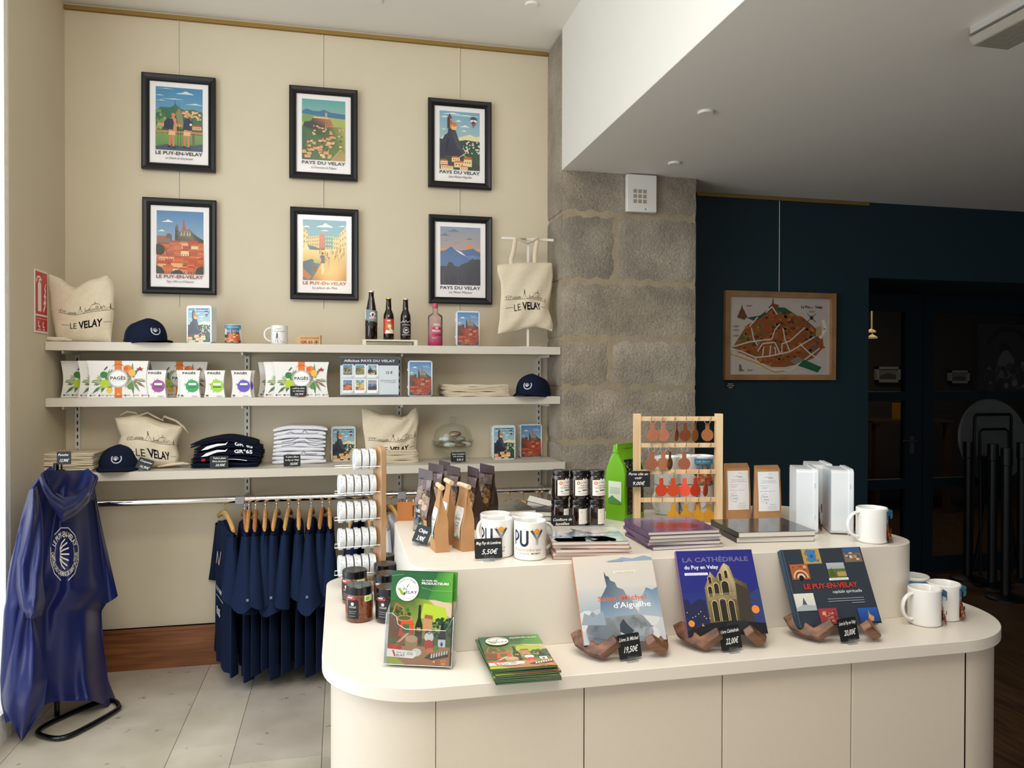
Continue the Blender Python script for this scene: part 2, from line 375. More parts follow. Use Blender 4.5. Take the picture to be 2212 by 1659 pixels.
# window in the left embrasure
w = MB(); fmz = mat('window_frame_paint', '#dcdcd6', .5)
for (a, b, c, d) in ((.35, .41, .12, 3.15), (3.44, 3.5, .12, 3.15), (1.87, 1.93, .12, 3.15), (.35, 3.5, .12, .2), (.35, 3.5, 3.07, 3.15)): w.box(-2.16, -2.10, a, b, c, d)
win_ = struct(w.build('window_1', fmz, smooth=False)); w = MB(); w.box(-2.134, -2.130, .38, 3.47, .16, 3.11); w.build('pane', mat('window_glass', '#ffffff', 0, trans=1), win_, smooth=False)
# ================================================================== DOOR AND DARK ROOM BEYOND
def glassy(name, tint=(1, 1, 1), refl=.08, rough=0.0):
    m = bpy.data.materials.new(name); m.use_nodes = True; nt = m.node_tree; nt.nodes.clear(); L = nt.links.new
    o = nt.nodes.new('ShaderNodeOutputMaterial'); t = nt.nodes.new('ShaderNodeBsdfTransparent'); t.inputs[0].default_value = (*tint, 1)
    g = nt.nodes.new('ShaderNodeBsdfGlossy'); g.inputs['Roughness'].default_value = rough
    lw = nt.nodes.new('ShaderNodeLayerWeight'); lw.inputs[0].default_value = .25
    r = nt.nodes.new('ShaderNodeMapRange'); r.inputs['To Min'].default_value = refl*.5; r.inputs['To Max'].default_value = min(1, refl*6); L(lw.outputs['Facing'], r.inputs['Value'])
    mx = nt.nodes.new('ShaderNodeMixShader'); L(r.outputs[0], mx.inputs[0]); L(t.outputs[0], mx.inputs[1]); L(g.outputs[0], mx.inputs[2]); L(mx.outputs[0], o.inputs[0])
    return m
YD = 5.0
ddoor = mat('teal_door_paint', '#10222c', .5)
pane_m = glassy('door_glass', (.55, .55, .55), .03)
def dx(px_): return onY(px_, 800, YD).x
def dz(py_): return onY(1950, py_, YD).z
zt = dz(640); zr = [dz(672), dz(846), dz(866), dz(1035), dz(1056), .12]
g = thing('door_1', None, None, (0, YD, 0)); g['kind'] = 'structure'
def leaf(x0, x1, sl, sr, nm):
    w = MB(); w.box(x0, x0+sl, 0, .05, 0, zt); w.box(x1-sr, x1, 0, .05, 0, zt)
    for a, b in ((zt, zr[0]), (zr[1], zr[2]), (zr[3], zr[4]), (zr[5], 0)): w.box(x0+sl, x1-sr, 0, .05, min(a, b), max(a, b))
    w.build('door_leaf', ddoor, g, smooth=False)
    for a, b in ((zr[1], zr[0]), (zr[3], zr[2]), (zr[5], zr[4])): w = MB(); w.box(x0+sl, x1-sr, .02, .026, a, b); w.build('pane', pane_m, g, smooth=False)
XD0 = dx(1862); XDm = dx(1994); sl = dx(1875)-dx(1862)
leaf(XD0-.35, XDm-.004, sl+.35, dx(1994)-dx(1957), 'l'); leaf(XDm+.004, 5.9, dx(2016)-dx(1994), .1, 'r')
w = MB(); w.box(2.6, 6.4, -.02, .08, zt, DZ+.4); w.box(2.6, XD0-.3, -.02, .08, 0, zt); w.build('door_frame', ddoor, g, smooth=False)
hx = dx(1966); hz = dz(952); w = MB(); w.tube([(hx+.02, 0, hz), (hx+.02, -.05, hz), (hx-.0, -.055, hz), (hx-.10, -.055, hz+.004)], .008, 8); w.box(hx+.0, hx+.035, -.006, 0, hz-.1, hz+.03); w.build('door_handle', mat('dull_steel', '#8a8a88', .35, .9), g)
# the dim room behind
rm = mat('back_room_wall', '#4a463e', .9); rc = mat('back_room_ceiling', '#5a4632', .9)
w = MB(); w.box(2.2, 12, 8.2, 8.3, 0, 3.2); w.box(2.2, 2.3, 5.1, 8.2, 0, 3.2); w.box(12, 12.1, 5, 8.3, 0, 3.2); struct(w.build('wall_far', rm, smooth=False))
w = MB(); w.box(2.2, 12, 5.08, 8.3, 2.75, 2.85); struct(w.build('ceiling', rc, smooth=False))
l = bpy.data.lights.new('back_room_lamp', 'AREA'); l.size = .5; l.energy = 22; l.color = (1, .8, .55); o = bpy.data.objects.new('back_room_lamp', l); C.objects.link(o); o.location = (5.2, 6.6, 2.7)
silver = mat('silver_frame', '#b9b7b0', .5)
for (a, b, c, d), lb in (((1892, 792, 1943, 826), 'small silver framed picture seen through the left door pane'), ((2050, 800, 2092, 828), 'small silver framed picture seen through the right door pane')):
    p, q = onY(a, b, 8.15), onY(c, d, 8.15); t = thing('picture', lb, 'picture', (p.x, 8.15, q.z)); W_, H_ = q.x-p.x, p.z-q.z
    w = MB(); e = .03
    for bx in ((0, W_, 0, e), (0, W_, H_-e, H_), (0, e, 0, H_), (W_-e, W_, 0, H_)): w.box(bx[0], bx[1], -.02, .03, bx[2], bx[3])
    w.build('frame', silver, t, smooth=False); ar = Art(W_, H_); ar.win(0, 0, W_, H_); ar.rect(0, 0, 1, 1, '#b0aa9c').rect(.15, .2, .85, .8, '#7d7a6a', '#8f9ba0').poly([(.15, .2), (.85, .2), (.85, .45), (.5, .6), (.15, .4)], '#5c5a40')
    ar.build('picture_print', front(0, 0, .0), t)
p = onY(1900, 905, 7.4); t = thing('side_table', 'wooden table with papers seen through the left door pane', 'table', (p.x+.2, 7.4, 0))
w = MB(); w.box(-.5, .5, -.3, .3, p.z-.03, p.z); w.build('table_top', wood('brown_wood', '#3c2717', '#54381f'), t, smooth=False)
for sx in (-.45, .45):
    for sy in (-.26, .26): w = MB(); w.box(sx-.03, sx+.03, sy-.03, sy+.03, 0, p.z-.03); w.build('leg', mat('leg_wood', '#4b331c', .6), t, smooth=False)
w = MB(); w.box(-.05, .22, -.1, .1, 0, .2); w.box(-.06, .23, -.11, .11, .2, .22); tag(w.build('cardboard_box', mat('yellow_board', '#a07a1c', .7), None, smooth=False, loc=(p.x+.25, 7.35, p.z)), 'yellow box on the table behind the left door pane', 'box')
for q_ in ((1882, 718), (1884, 731)):
    p = onY(*q_, 7.0 if q_[1] < 725 else 6.2); w = MB(); w.lathe([(0.0, .0), (.045, .0), (.047, .012), (.02, .03), (.003, .04), (.003, 2.75-p.z)], 16); t = w.build('pendant_lamp', mat('pendant_lamp_shade', '#c9a26a', .5, emit=('#ffe2a8', .5)), loc=p)
    tag(t, 'small lit hanging lamp behind the left door pane, '+('upper one' if q_[1] < 725 else 'lower one'), 'lamp')
# poster on the right leaf, round folding table and folding chair leaning on it, pedestal stands
p = onY(2112, 700, YD-.01); q = onY(2240, 846, YD-.01); t = thing('poster', 'dark grey old style poster with a draped figure on the right door leaf', 'poster', (p.x, YD-.012, q.z)); W_, H_ = q.x-p.x, p.z-q.z
w = MB(); w.box(0, W_, 0, .008, 0, H_); w.build('board', mat('poster_board', '#262524', .7), t, smooth=False)
ar = Art(W_, H_); ar.rect(0, 0, 1, 1, '#1e1e1e', '#262524')
ar.win(0, 0, W_, H_); ar.rect(.02, .02, .98, .98, '#242424'); ar.ring(.5, .55, .40, .07, '#151515', a0=25, a1=155).circ(.45, .62, .1, '#141414').poly([(.3, .2), (.62, .2), (.6, .5), (.5, .62), (.4, .6), (.33, .45)], '#4a4a48')
random.seed(3)
for i in range(60): ar.circ(random.uniform(.12, .85), random.uniform(.05, .4), random.uniform(.02, .06), random.choice(['#3c3c3a', '#555552', '#2b2b2a', '#1f1f1f']), n=7)
ar.build('poster_print', front(0, 0), t)
p = onY(2145, 950, 4.94); w = MB(); w.lathe([(0, -.012), (.31, -.012), (.32, 0), (.31, .012), (0, .012)], 48, T=Matrix.Translation((p.x, 4.94, p.z)) @ Matrix.Rotation(PI/2-.12, 4, 'X'))
tt = thing('folding_table', 'round grey folding table top standing on edge against the glazed door', 'table', (0, 0, 0)); w.build('table_top', mat('grey_laminate', '#5b5d60', .5), tt)
w = MB(); blk = mat('black_powder_coat', '#0d0f12', .4, .2)
w.tube([(p.x-.2, 4.90, .05), (p.x-.05, 4.9, p.z-.2)], .012); w.tube([(p.x+.2, 4.90, .05), (p.x+.05, 4.9, p.z-.2)], .012); w.build('folded_legs', blk, tt)
p = onY(2140, 955, 4.84); t = thing('folding_chair', 'dark tubular folding chair leaning in front of the round table', 'chair', (p.x, 4.84, 0)); a0 = .05
w = MB(); w.tube([(-.17, 0, .02), (-.165, -.02, p.z+.19), (-.15, -.02, p.z+.21), (.15, -.02, p.z+.21), (.165, -.02, p.z+.19), (.17, 0, .02)], .011); w.build('back_frame', blk, t)
w = MB(); w.tube([(-.14, -.06, .02), (-.13, -.03, p.z+.08), (-.1, -.03, p.z+.1), (.1, -.03, p.z+.1), (.13, -.03, p.z+.08), (.14, -.06, .02)], .010); w.build('leg_frame', blk, t)
w = MB(); w.box(-.13, .13, -.055, -.035, p.z-.45, p.z-.1); w.build('seat', blk, t, smooth=False)
first = None
for i, (bx, by, ty, lb) in enumerate(((2090, 1262, 965, 'leftmost tall black pedestal leg with disc base before the glazed door'), (2143, 1240, 952, 'tall black pedestal leg farthest back, before the folding chair'), (2172, 1288, 972, 'tall black pedestal leg nearest the camera beside the glazed door'), (2206, 1235, 964, 'rightmost tall black pedestal leg at the edge of the photo'))):
    p = onY(bx, by, (4.76, 4.56, 4.28, 4.62)[i]); p.z = 0; hh = onY(bx, ty, p.y).z
    if first is None:
        first = t = thing('table_pedestal', lb, 'table leg', (p.x, p.y, 0), group='black table pedestals by the door')
        w = MB(); w.lathe([(0, 0), (.12, 0), (.12, .012), (.06, .03), (.0, .03)], 32); w.build('base', blk, t)
        w = MB(); w.lathe([(.03, .03), (.03, .9), (.036, .905), (.036, 1.02), (0, 1.02)], 20); w.build('pole', blk, t)
        hb = 1.02
    else: dup(first, (p.x, p.y, 0), i, lb)
# ================================================================== COUNTER
lam = mat('cream_laminate', '#dacfbf', .38, noise=.01, nscale=60); lamtop = mat('cream_laminate_top', '#e4ddd1', .35)
def rrect(x0, x1, y0, y1, rs, n=14):
    pts = []
    for (cx_, cy_, a, r) in ((x0+rs[0], y0+rs[0], 180, rs[0]), (x1-rs[1], y0+rs[1], 270, rs[1]), (x1-rs[2], y1-rs[2], 0, rs[2]), (x0+rs[3], y1-rs[3], 90, rs[3])):
        for i in range(n+1): t = math.radians(a+90*i/n); pts.append((cx_+r*math.cos(t), cy_+r*math.sin(t)))
    return pts
CX0, CX1, CY0, CY1 = -.041, 1.735, 1.563, 2.51
w = MB(); w.prism(rrect(CX0, CX1, CY0, CY1, (.235, .245, .1, .1)), ZL-.03, ZL)
tag(w.build('worktop', lamtop, smooth=True, bevel=.0015), 'cream countertop slab with rounded corners, lower tier of the island counter', 'countertop')
base = thing('counter', 'cream laminate island counter body with flat doors and curved ends', 'counter', (0, 0, 0))
ins = .02; x0, x1, y0, y1 = CX0+ins, CX1-ins-.01, CY0+ins, CY1-ins; r = .215
sx = [x0+r, .52, .85, 1.185, x1-.2]
w = MB(); w.prism(rrect(x0+.008, x1-.008, y0+.019, y1-.004, (.21, .21, .05, .05)), 0, ZL-.031); w.build('carcass', mat('dark_gap', '#4a4035', .8), base, smooth=False)
for a, b in zip(sx, sx[1:]): w = MB(); w.box(a+.0015, b-.0015, y0, y0+.018, .0, ZL-.034); w.build('cabinet_door', lam, base, smooth=False, bevel=.001)
def curved(cx_, cy_, a0_, a1_, ex, nm, r=.215):
    pts = [(cx_+r*math.cos(math.radians(a)), cy_+r*math.sin(math.radians(a))) for a in [a0_+(a1_-a0_)*i/24 for i in range(25)]]
    pts = ex[0]+pts+ex[1]; w = MB(); inn = []
    rings = [[(p[0], p[1], z) for p in pts] for z in (0, ZL-.03)]; w.loft(rings, cap=False, closed=False); w.build(nm, lam, base)
curved(x0+r, y0+r, 181, 270, ([(x0, y1)], []), 'curved_end_panel'); curved(x1-.2+.002, y0+.2, 270, 359, ([], [(x1, y1)]), 'curved_end_panel', .2)
UX0, UX1, UY0, UY1 = .161, 1.543, 1.755, 2.41
w = MB(); w.prism(rrect(UX0, UX1, UY0, UY1, (.1, .1, .1, .07)), ZL, ZU); tag(w.build('display_riser', lamtop, smooth=True, bevel=.0012), 'cream raised platform with rounded corners standing on the counter', 'display stand')
# ================================================================== WALL SHELVES
shm = mat('shelf_laminate', '#d2cabb', .45)
for z, y0_, xr_, lb in ((S1, 3.925, XR-.005, 'top wall shelf, beige, holding the bottles and mugs'), (S2, 3.925, XR-.005, 'middle wall shelf, beige, holding the white tea boxes'), (S3, 3.888, XR+.012, 'lowest wall shelf, beige, holding the folded clothing')):
    w = MB(); w.box(XL+.002, xr_, y0_, YB-.002 if xr_ < XR else YP-.022, z-.04, z)
    if xr_ > XR: w.box(XL+.002, XR-.006, YP-.022, YB-.002, z-.04, z)
    tag(w.build('wall_shelf', shm, smooth=False), lb, 'shelf')
whm = mat('white_metal', '#d8d5cc', .4, .1); slot = mat('slot_dark', '#2c2823', .8)
for i, xx in enumerate((168, 534, 862, 1163)):
    p = onY(xx, 950, YB-.01); t = thing('shelf_upright', ('slotted white shelf upright nearest the left wall corner', 'slotted white shelf upright behind the navy shirt pile', 'slotted white shelf upright behind the middle tote bag', 'slotted white shelf upright nearest the stone pillar')[i], 'shelf rail', (p.x, YB, 0), group='shelf uprights')
    w = MB(); w.box(-.013, .013, -.014, -.001, .74, 1.60); w.build('rail', whm, t, smooth=False)
    w = MB()
    for k in range(24): w.box(-.003, .003, -.0150, -.0142, .76+k*.035, .778+k*.035)
    w.build('slots', slot, t, smooth=False)
    for zz in (S1, S2, S3): w = MB(); w.box(-.004, .004, -.22, -.015, zz-.055, zz-.041); w.build('bracket', whm, t, smooth=False)
    w = MB(); w.box(-.006, .006, -.27, -.015, .865, .885); w.build('rail_arm', whm, t, smooth=False)
chrome = mat('chrome', '#e6e6e6', .07, 1)
ZR, YR = .887, 3.95
w = MB(); w.tube([(XL+.02, YR, ZR), (XR-.004, YR, ZR)], .0175, 20); tg = thing('clothes_rail', 'long chrome clothes rail under the lowest shelf', 'clothes rail', (0, 0, 0)); w.build('tube', chrome, tg)
gm = mat('grey_plastic', '#8d8f92', .5)
for xx in (519, 868): p = onY(xx, 1075, YR); w = MB(); w.box(p.x-.022, p.x+.022, YR-.021, YR+.021, ZR-.024, ZR+.014); w.build('clip', gm, tg, bevel=.004)
# ================================================================== CEILING FITTINGS AND PILLAR BOX
wp = mat('white_plastic', '#e9e6df', .45)
for (a, b), z, lb in (((1148, 10), ZC, 'white ceiling disc on the high ceiling beside the bulkhead'), ((1525, 243), ZS, 'white ceiling disc in the middle of the low ceiling'), ((1457, 353), ZS, 'white ceiling disc on the low ceiling above the pillar'), ((812, 1), ZC, 'white ceiling disc cut by the top edge of the photo')):
    p = onZ(a, b, z-.004); w = MB(); w.lathe([(0, -.006), (.03, -.006), (.034, 0), (.034, .004)], 28); tag(w.build('ceiling_disc', wp, loc=(p.x, p.y, z-.0045)), lb, 'ceiling disc')
a, b, c = onZ(2089, 92, ZS-.05), onZ(2178, 113, ZS-.05), onZ(2260, 8, ZS-.05)
t = thing('fluorescent_fitting', 'surface mounted fluorescent fitting on the low ceiling, top right', 'ceiling light', (a.x, a.y, ZS))
W_ = .17; w = MB(); prof = [(0.01, 0), (.012, -.022), (.0, -.028), (.0, -.036), (.02, -.06), (.15, -.06), (.17, -.036), (.17, -.028), (.158, -.022), (.16, 0)]
# the fitting runs towards the camera (-Y)
w.prism([(p_[0], p_[1]) for p_ in prof[:3]+prof[-3:]], -1.2, 0.0, 'y'); w.build('housing', mat('fitting_grey', '#b8b6ad', .4), t, smooth=False)
w = MB(); w.prism([(p_[0], p_[1]) for p_ in prof[3:7]], -1.2, 0.0, 'y'); w.build('diffuser', mat('ribbed_diffuser', '#a8a296', .25, bump=.4, bscale=60), t, bevel=.004)
a, b, c = onY(1357, 376, YP-.035), onY(1418, 378, YP-.035), onY(1418, 460, YP-.035)
t = thing('access_box', 'white electrical sounder box with grille squares on the stone pillar', 'alarm box', (a.x, YP-.01, c.z)); W_, H_ = b.x-a.x, a.z-c.z
w = MB(); w.box(-.008, W_, -.032, -.0, 0, H_); w.build('cover', wp, t, bevel=.004)
ar = Art(W_, H_); s_ = .1
for i in range(3):
    for j in range(3): x_, y_ = .17+i*.17, .23+j*.135; ar.rect(x_, y_, x_+.125, y_+.1, '#a59a88')
ar.circ(.60, .075, .022, '#2a2118'); ar.build('grille', front(0, 0, -.032), t)
# ================================================================== ARTWORK SCENES (unit window)
def sky(a, c1, c0, y0=0): a.rect(0, y0, 1, 1, c0, c1)
def cloud(a, x, y, w, h, col='#f3efe2'): a.poly([(x-w/2, y), (x-w*.3, y+h*.35), (x-w*.12, y+h*.5), (x-w*.03, y+h*.9), (x+w*.1, y+h), (x+w*.2, y+h*.6), (x+w*.35, y+h*.4), (x+w/2, y)], col)
def house(a, x, y, w, h, roof='#d9683e', wall_='#f0d9a0', r=None, win=True):
    a.rect(x, y, x+w, y+h, wall_); r = r or h*.4
    a.poly([(x-w*.05, y+h), (x+w*1.05, y+h), (x+w*.88, y+h+r), (x+w*.1, y+h+r)], roof)
    if win and w > .09:
        for i in range(3): a.rect(x+w*(.15+.28*i), y+h*.45, x+w*(.25+.28*i), y+h*.72, '#5b3a2a')
def balloon(a, x, y, r):
    k = a.ww/a.hh; a.poly([(x-r*.9, y-r*k*.3), (x+r*.9, y-r*k*.3), (x+r*.25, y-r*k*1.7), (x-r*.25, y-r*k*1.7)], '#a34a3c'); a.circ(x, y, r, '#35507f'); a.poly([(x-r, y-r*k*.2), (x-r*.4, y+r*k*.15), (x, y-r*k*.1), (x+r*.4, y+r*k*.15), (x+r, y-r*k*.2), (x+r*.7, y-r*k*.75), (x, y-r*k*.3), (x-r*.7, y-r*k*.75)], '#f0ece2')
    a.rect(x-r*.12, y-r*k*2.15, x+r*.12, y-r*k*1.85, '#2a2a33')
def rocher(a, night=False):
    rnd = random.Random(5); sky(a, '#79aec6', '#c9d5c4')
    for c in ((.3, .95, .5, .03), (.62, .93, .8, .02), (.12, .89, .22, .03), (.46, .83, .18, .03), (.62, .74, .26, .035), (.1, .68, .12, .02), (.6, .665, .16, .025)): cloud(a, *c)
    a.poly([(0, .5), (.1, .58), (.3, .52), (.5, .56), (.75, .62), (.9, .58), (1, .6), (1, .45), (0, .45)], '#eadfb4')
    a.poly([(0, .25), (0, .52), (.3, .5), (.5, .5), (.65, .52), (.8, .51), (1, .5), (1, 0), (.0, 0)], ['#2a4a44']*7+['#3c5a38']*2)
    for i in range(34): x, y = rnd.uniform(.52, .98), rnd.uniform(.28, .48); a.rect(x, y, x+rnd.uniform(.02, .05), y+rnd.uniform(.01, .025), rnd.choice(['#f2e9c8', '#e6dcc0', '#fff6dd']))
    for i in range(8): x = .55+.055*i; a.line([(x, .3-.03*i), (x+.05, .24-.03*i)], .02, '#9fae62')
    a.poly([(-.02, .22), (.03, .44), (.12, .58), (.2, .62), (.22, .71), (.38, .70), (.42, .62), (.5, .46), (.6, .33), (.55, .2), (.1, .15)], ['#2c2f40', '#33364a', '#353a4e', '#34384c', '#30344a', '#3d4056', '#464860', '#4c4a5c', '#403f52', '#2b2c3c', '#242637'])
    a.poly([(.3, .66), (.38, .64), (.48, .46), (.56, .33), (.44, .36), (.36, .5)], '#4d4b5c').poly([(.12, .3), (.2, .55), (.24, .52), (.19, .28)], '#262a3a')
    a.rect(.19, .7, .26, .88, '#4a3f45').poly([(.26, .7), (.31, .7), (.31, .86), (.26, .88)], '#d8935a').poly([(.19, .88), (.31, .87), (.25, .96)], '#5a4242').rect(.275, .78, .29, .84, '#30242c')
    a.rect(.3, .68, .42, .76, '#efc888').poly([(.28, .76), (.44, .76), (.4, .81), (.31, .81)], '#d7693c').circ(.36, .77, .05, '#e0794a', n=12)
    a.line([(.58, .38), (.66, .30), (.5, .22), (.44, .18)], .014, '#f0e5c8')
    a.poly([(0, 0), (0, .16), (.2, .24), (.5, .2), (.72, .2), (1, .08), (1, 0)], '#3a463c')
    for c in ((.02, .07, .18, .07), (.3, .13, .2, .07), (.03, .0, .2, .06), (.36, .04, .26, .08), (.6, .06, .2, .12), (.2, .0, .14, .05), (.5, 0, .2, .05)): house(a, *c, roof=rnd.choice(['#d2603c', '#c65236', '#dc7046']))
    balloon(a, .84, .87, .085)
def ville(a):
    rnd = random.Random(9); sky(a, '#4f83b4', '#b9cdd2'); cloud(a, .23, .82, .26, .04); cloud(a, .1, .67, .16, .03)
    a.poly([(.4, .5), (.48, .68), (.55, .71), (.62, .71), (.7, .73), (.77, .66), (.88, .6), (1, .55), (1, .3), (.3, .3)], ['#585347', '#7a7364', '#b0a48c', '#8d8470', '#8a8472', '#5a5a50', '#4f5148', '#46483f', '#3f4139', '#4a4a42'])
    for x in (.5, .56, .63, .68): a.poly([(x, .6), (x+.03, .7), (x+.045, .62)], '#c0b398')
    a.poly([(.53, .7), (.63, .7), (.6, .77), (.59, .84), (.575, .88), (.56, .84), (.555, .77)], '#c4553f')
    a.poly([(.38, .4), (.47, .4), (.465, .74), (.43, .8), (.395, .74)], ['#57514d', '#57514d', '#6a625d', '#7a716a', '#4c4846'])
    for y in (.5, .58, .66): a.rect(.405, y, .42, y+.03, '#332e2e').rect(.435, y, .45, y+.03, '#332e2e')
    a.rect(.2, .45, .32, .6, '#5c5450').circ(.26, .6, .06, '#6b625c', n=16).rect(0, .42, .3, .56, '#8a7263').poly([(0, .56), (.2, .56), (.2, .6), (0, .6)], '#b5654a')
    a.poly([(0, 0), (0, .46), (.3, .42), (.55, .5), (.8, .46), (1, .5), (1, 0)], '#6b4a38')
    rnd = random.Random(2)
    for row in range(7):
        y = .42-row*.07
        x = -.05+rnd.uniform(0, .08)
        while x < 1:
            w = rnd.uniform(.1, .24); h = rnd.uniform(.07, .13); wl = rnd.choice(['#d98a5c', '#e6b27c', '#c9714a', '#efd09c', '#b85c3c', '#cf7a50']); a.rect(x, y-.06, x+w, y+h-.03, wl)
            a.poly([(x-.008, y+h-.03), (x+w+.008, y+h-.03), (x+w-.02, y+h+.0), (x+.02, y+h+.0)], rnd.choice(['#c2563a', '#d4643f', '#b54e36', '#cb6a48']))
            k = int(w/.055)
            for q in range(k):
                for z in (0, .045): a.rect(x+.02+q*.052, y-.035+z, x+.036+q*.052, y-.012+z, '#6b2f22')
            x += w*rnd.uniform(.8, 1.15)
    for c in ((.0, .0, .17), (.45, -.05, .16), (.98, .02, .15), (.05, .38, .12)): a.circ(c[0], c[1], c[2], '#4c4f47', n=14)
def chemin(a):
    rnd = random.Random(1); sky(a, '#3f86b4', '#8cbccb')
    for c in ((.62, .9, .4, .05), (.35, .81, .5, .015), (.08, .86, .2, .015), (.1, .78, .22, .015), (.82, .74, .4, .025), (.2, .97, .4, .01)): cloud(a, *c, col='#d6dfdc')
    a.poly([(0, .6), (.1, .68), (.3, .68), (.38, .71), (.42, .75), (.47, .7), (.6, .65), (.8, .67), (1, .63), (1, .2), (0, .2)], ['#3c6a52']*7+['#49705a', '#49705a', '#4c6a45', '#3f5f40'])
    a.line([(.41, .73), (.41, .79)], .012, '#38604d').line([(.5, .68), (.5, .74)], .012, '#5d6658').poly([(.42, .6), (.5, .68), (.56, .6), (.6, .35), (.5, .35)], '#8a8a60')
    for i in range(30): x, y = rnd.uniform(.55, .98), rnd.uniform(.5, .62); house(a, x, y, rnd.uniform(.03, .07), .02, win=False, wall_='#e8cfa0')
    for i in range(26): a.circ(rnd.uniform(0, .2), rnd.uniform(.28, .62), .04, rnd.choice(['#6f9a5e', '#4c7a4c', '#8fae6c']), n=9)
    for c in ((.05, .38, .13, .04), (.44, .38, .12, .04), (.78, .34, .2, .05)): house(a, *c, wall_='#e0b184')
    a.rect(0, 0, 1, .26, '#5c8a48', '#7da05c').rect(0, .27, 1, .31, '#b58b5c').poly([(0, .0), (1, 0), (1, .12), (.6, .06), (.3, .1), (0, .05)], '#4b5468')
    a.rect(.78, .1, .83, .28, '#6d6a4c').poly([(.62, 0), (1, 0), (1, .1), (.7, .09)], '#4d566c')
    for (x, hat) in ((.34, 0), (.66, 1)):
        s_ = -1 if not hat else 1
        a.poly([(x-.07, .06), (x-.02, .06), (x+.0, .26), (x-.05, .28)], '#c9805a').poly([(x+.02, .05), (x+.06, .05), (x+.06, .27), (x+.0, .28)], '#d08a62')
        a.poly([(x-.07, .24), (x+.08, .24), (x+.08, .33), (x-.05, .33)], '#e5c08c').poly([(x-.1, .05), (x-.02, .03), (x-.02, .07), (x-.07, .08)], '#2e3444').poly([(x+.0, .04), (x+.1, .02), (x+.08, .06), (x+.02, .06)], '#2e3444')
        a.poly([(x-.04, .3), (x+.11, .3), (x+.1, .5), (x+.03, .54), (x-.03, .5)], '#d98d62'); a.circ(x+.04, .56, .045, '#d9824e' if not hat else '#c98a58', n=14)
        a.poly([(x-.16, .34), (x+.03, .32), (x+.05, .44), (x+.02, .5), (x-.1, .5), (x-.16, .44)] if not hat else [(x-.08, .34), (x+.1, .32), (x+.12, .46), (x+.05, .53), (x-.05, .5)], '#26334c')
        if hat: a.poly([(x-.05, .57), (x+.13, .55), (x+.11, .585), (x+.07, .59), (x+.05, .615), (x+.0, .61), (x-.01, .585)], '#d9a962').circ(x+.09, .42, .03, '#eadfc0', n=12)
        a.line([(x+.14 if not hat else x-.12, .42), (x+.13 if not hat else x-.13, .03)], .008, '#3b3028')
def polignac(a):
    rnd = random.Random(3); sky(a, '#5fa9a8', '#d8cf9e')
    a.poly([(0, .8), (.1, .84), (.25, .81), (.4, .81), (.5, .84), (.65, .8), (1, .78), (1, .65), (0, .65)], '#4a78a0').poly([(0, .74), (.3, .73), (.5, .72), (1, .7), (1, .4), (0, .4)], '#aeb56a').poly([(0, .76), (.4, .73), (.2, .6), (0, .62)], '#7fa05e')
    a.poly([(.0, .5), (.05, .62), (.2, .64), (.26, .7), (.55, .69), (.66, .68), (.72, .58), (.6, .5)], ['#3d4444', '#4b4b48', '#45474a', '#504d4e', '#c4a060', '#c08058', '#b0704c', '#4b4b48']).rect(.26, .69, .6, .715, '#e0c878').rect(.53, .71, .58, .79, '#b8a888')
    for x in (.52, .57, .62, .66): a.poly([(x, .52), (x+.03, .67), (x+.045, .54)], '#c9805a')
    a.poly([(0, 0), (0, .55), (.3, .5), (.6, .55), (1, .58), (1, 0)], ['#3f6048', '#4a6a4c', '#4d5a44', '#5a6a44', '#b8b468', '#6f8c48'])
    a.poly([(.65, 0), (1, 0), (1, .14), (.88, .2)], '#c2a468')
    for i in range(8): a.line([(.7+.04*i, 0), (.88+.02*i, .17)], .008, '#7d7a3c')
    for i in range(85):
        y = rnd.uniform(.02, .55); s_ = 1.25-y*1.3; x = rnd.uniform(.0, .95)
        if y > .3: x = rnd.uniform(.2, .95)
        if y < .2 and x > .6: continue
        if rnd.random() < .3: a.circ(x, y, .03*s_, rnd.choice(['#3d5a40', '#56764a', '#6f8c50']), n=9)
        else: house(a, x, y, .09*s_*rnd.uniform(.6, 1.3), .035*s_, roof=rnd.choice(['#c25c40', '#b0503a', '#d27650']), wall_=rnd.choice(['#e6c890', '#d8b080']), win=False)
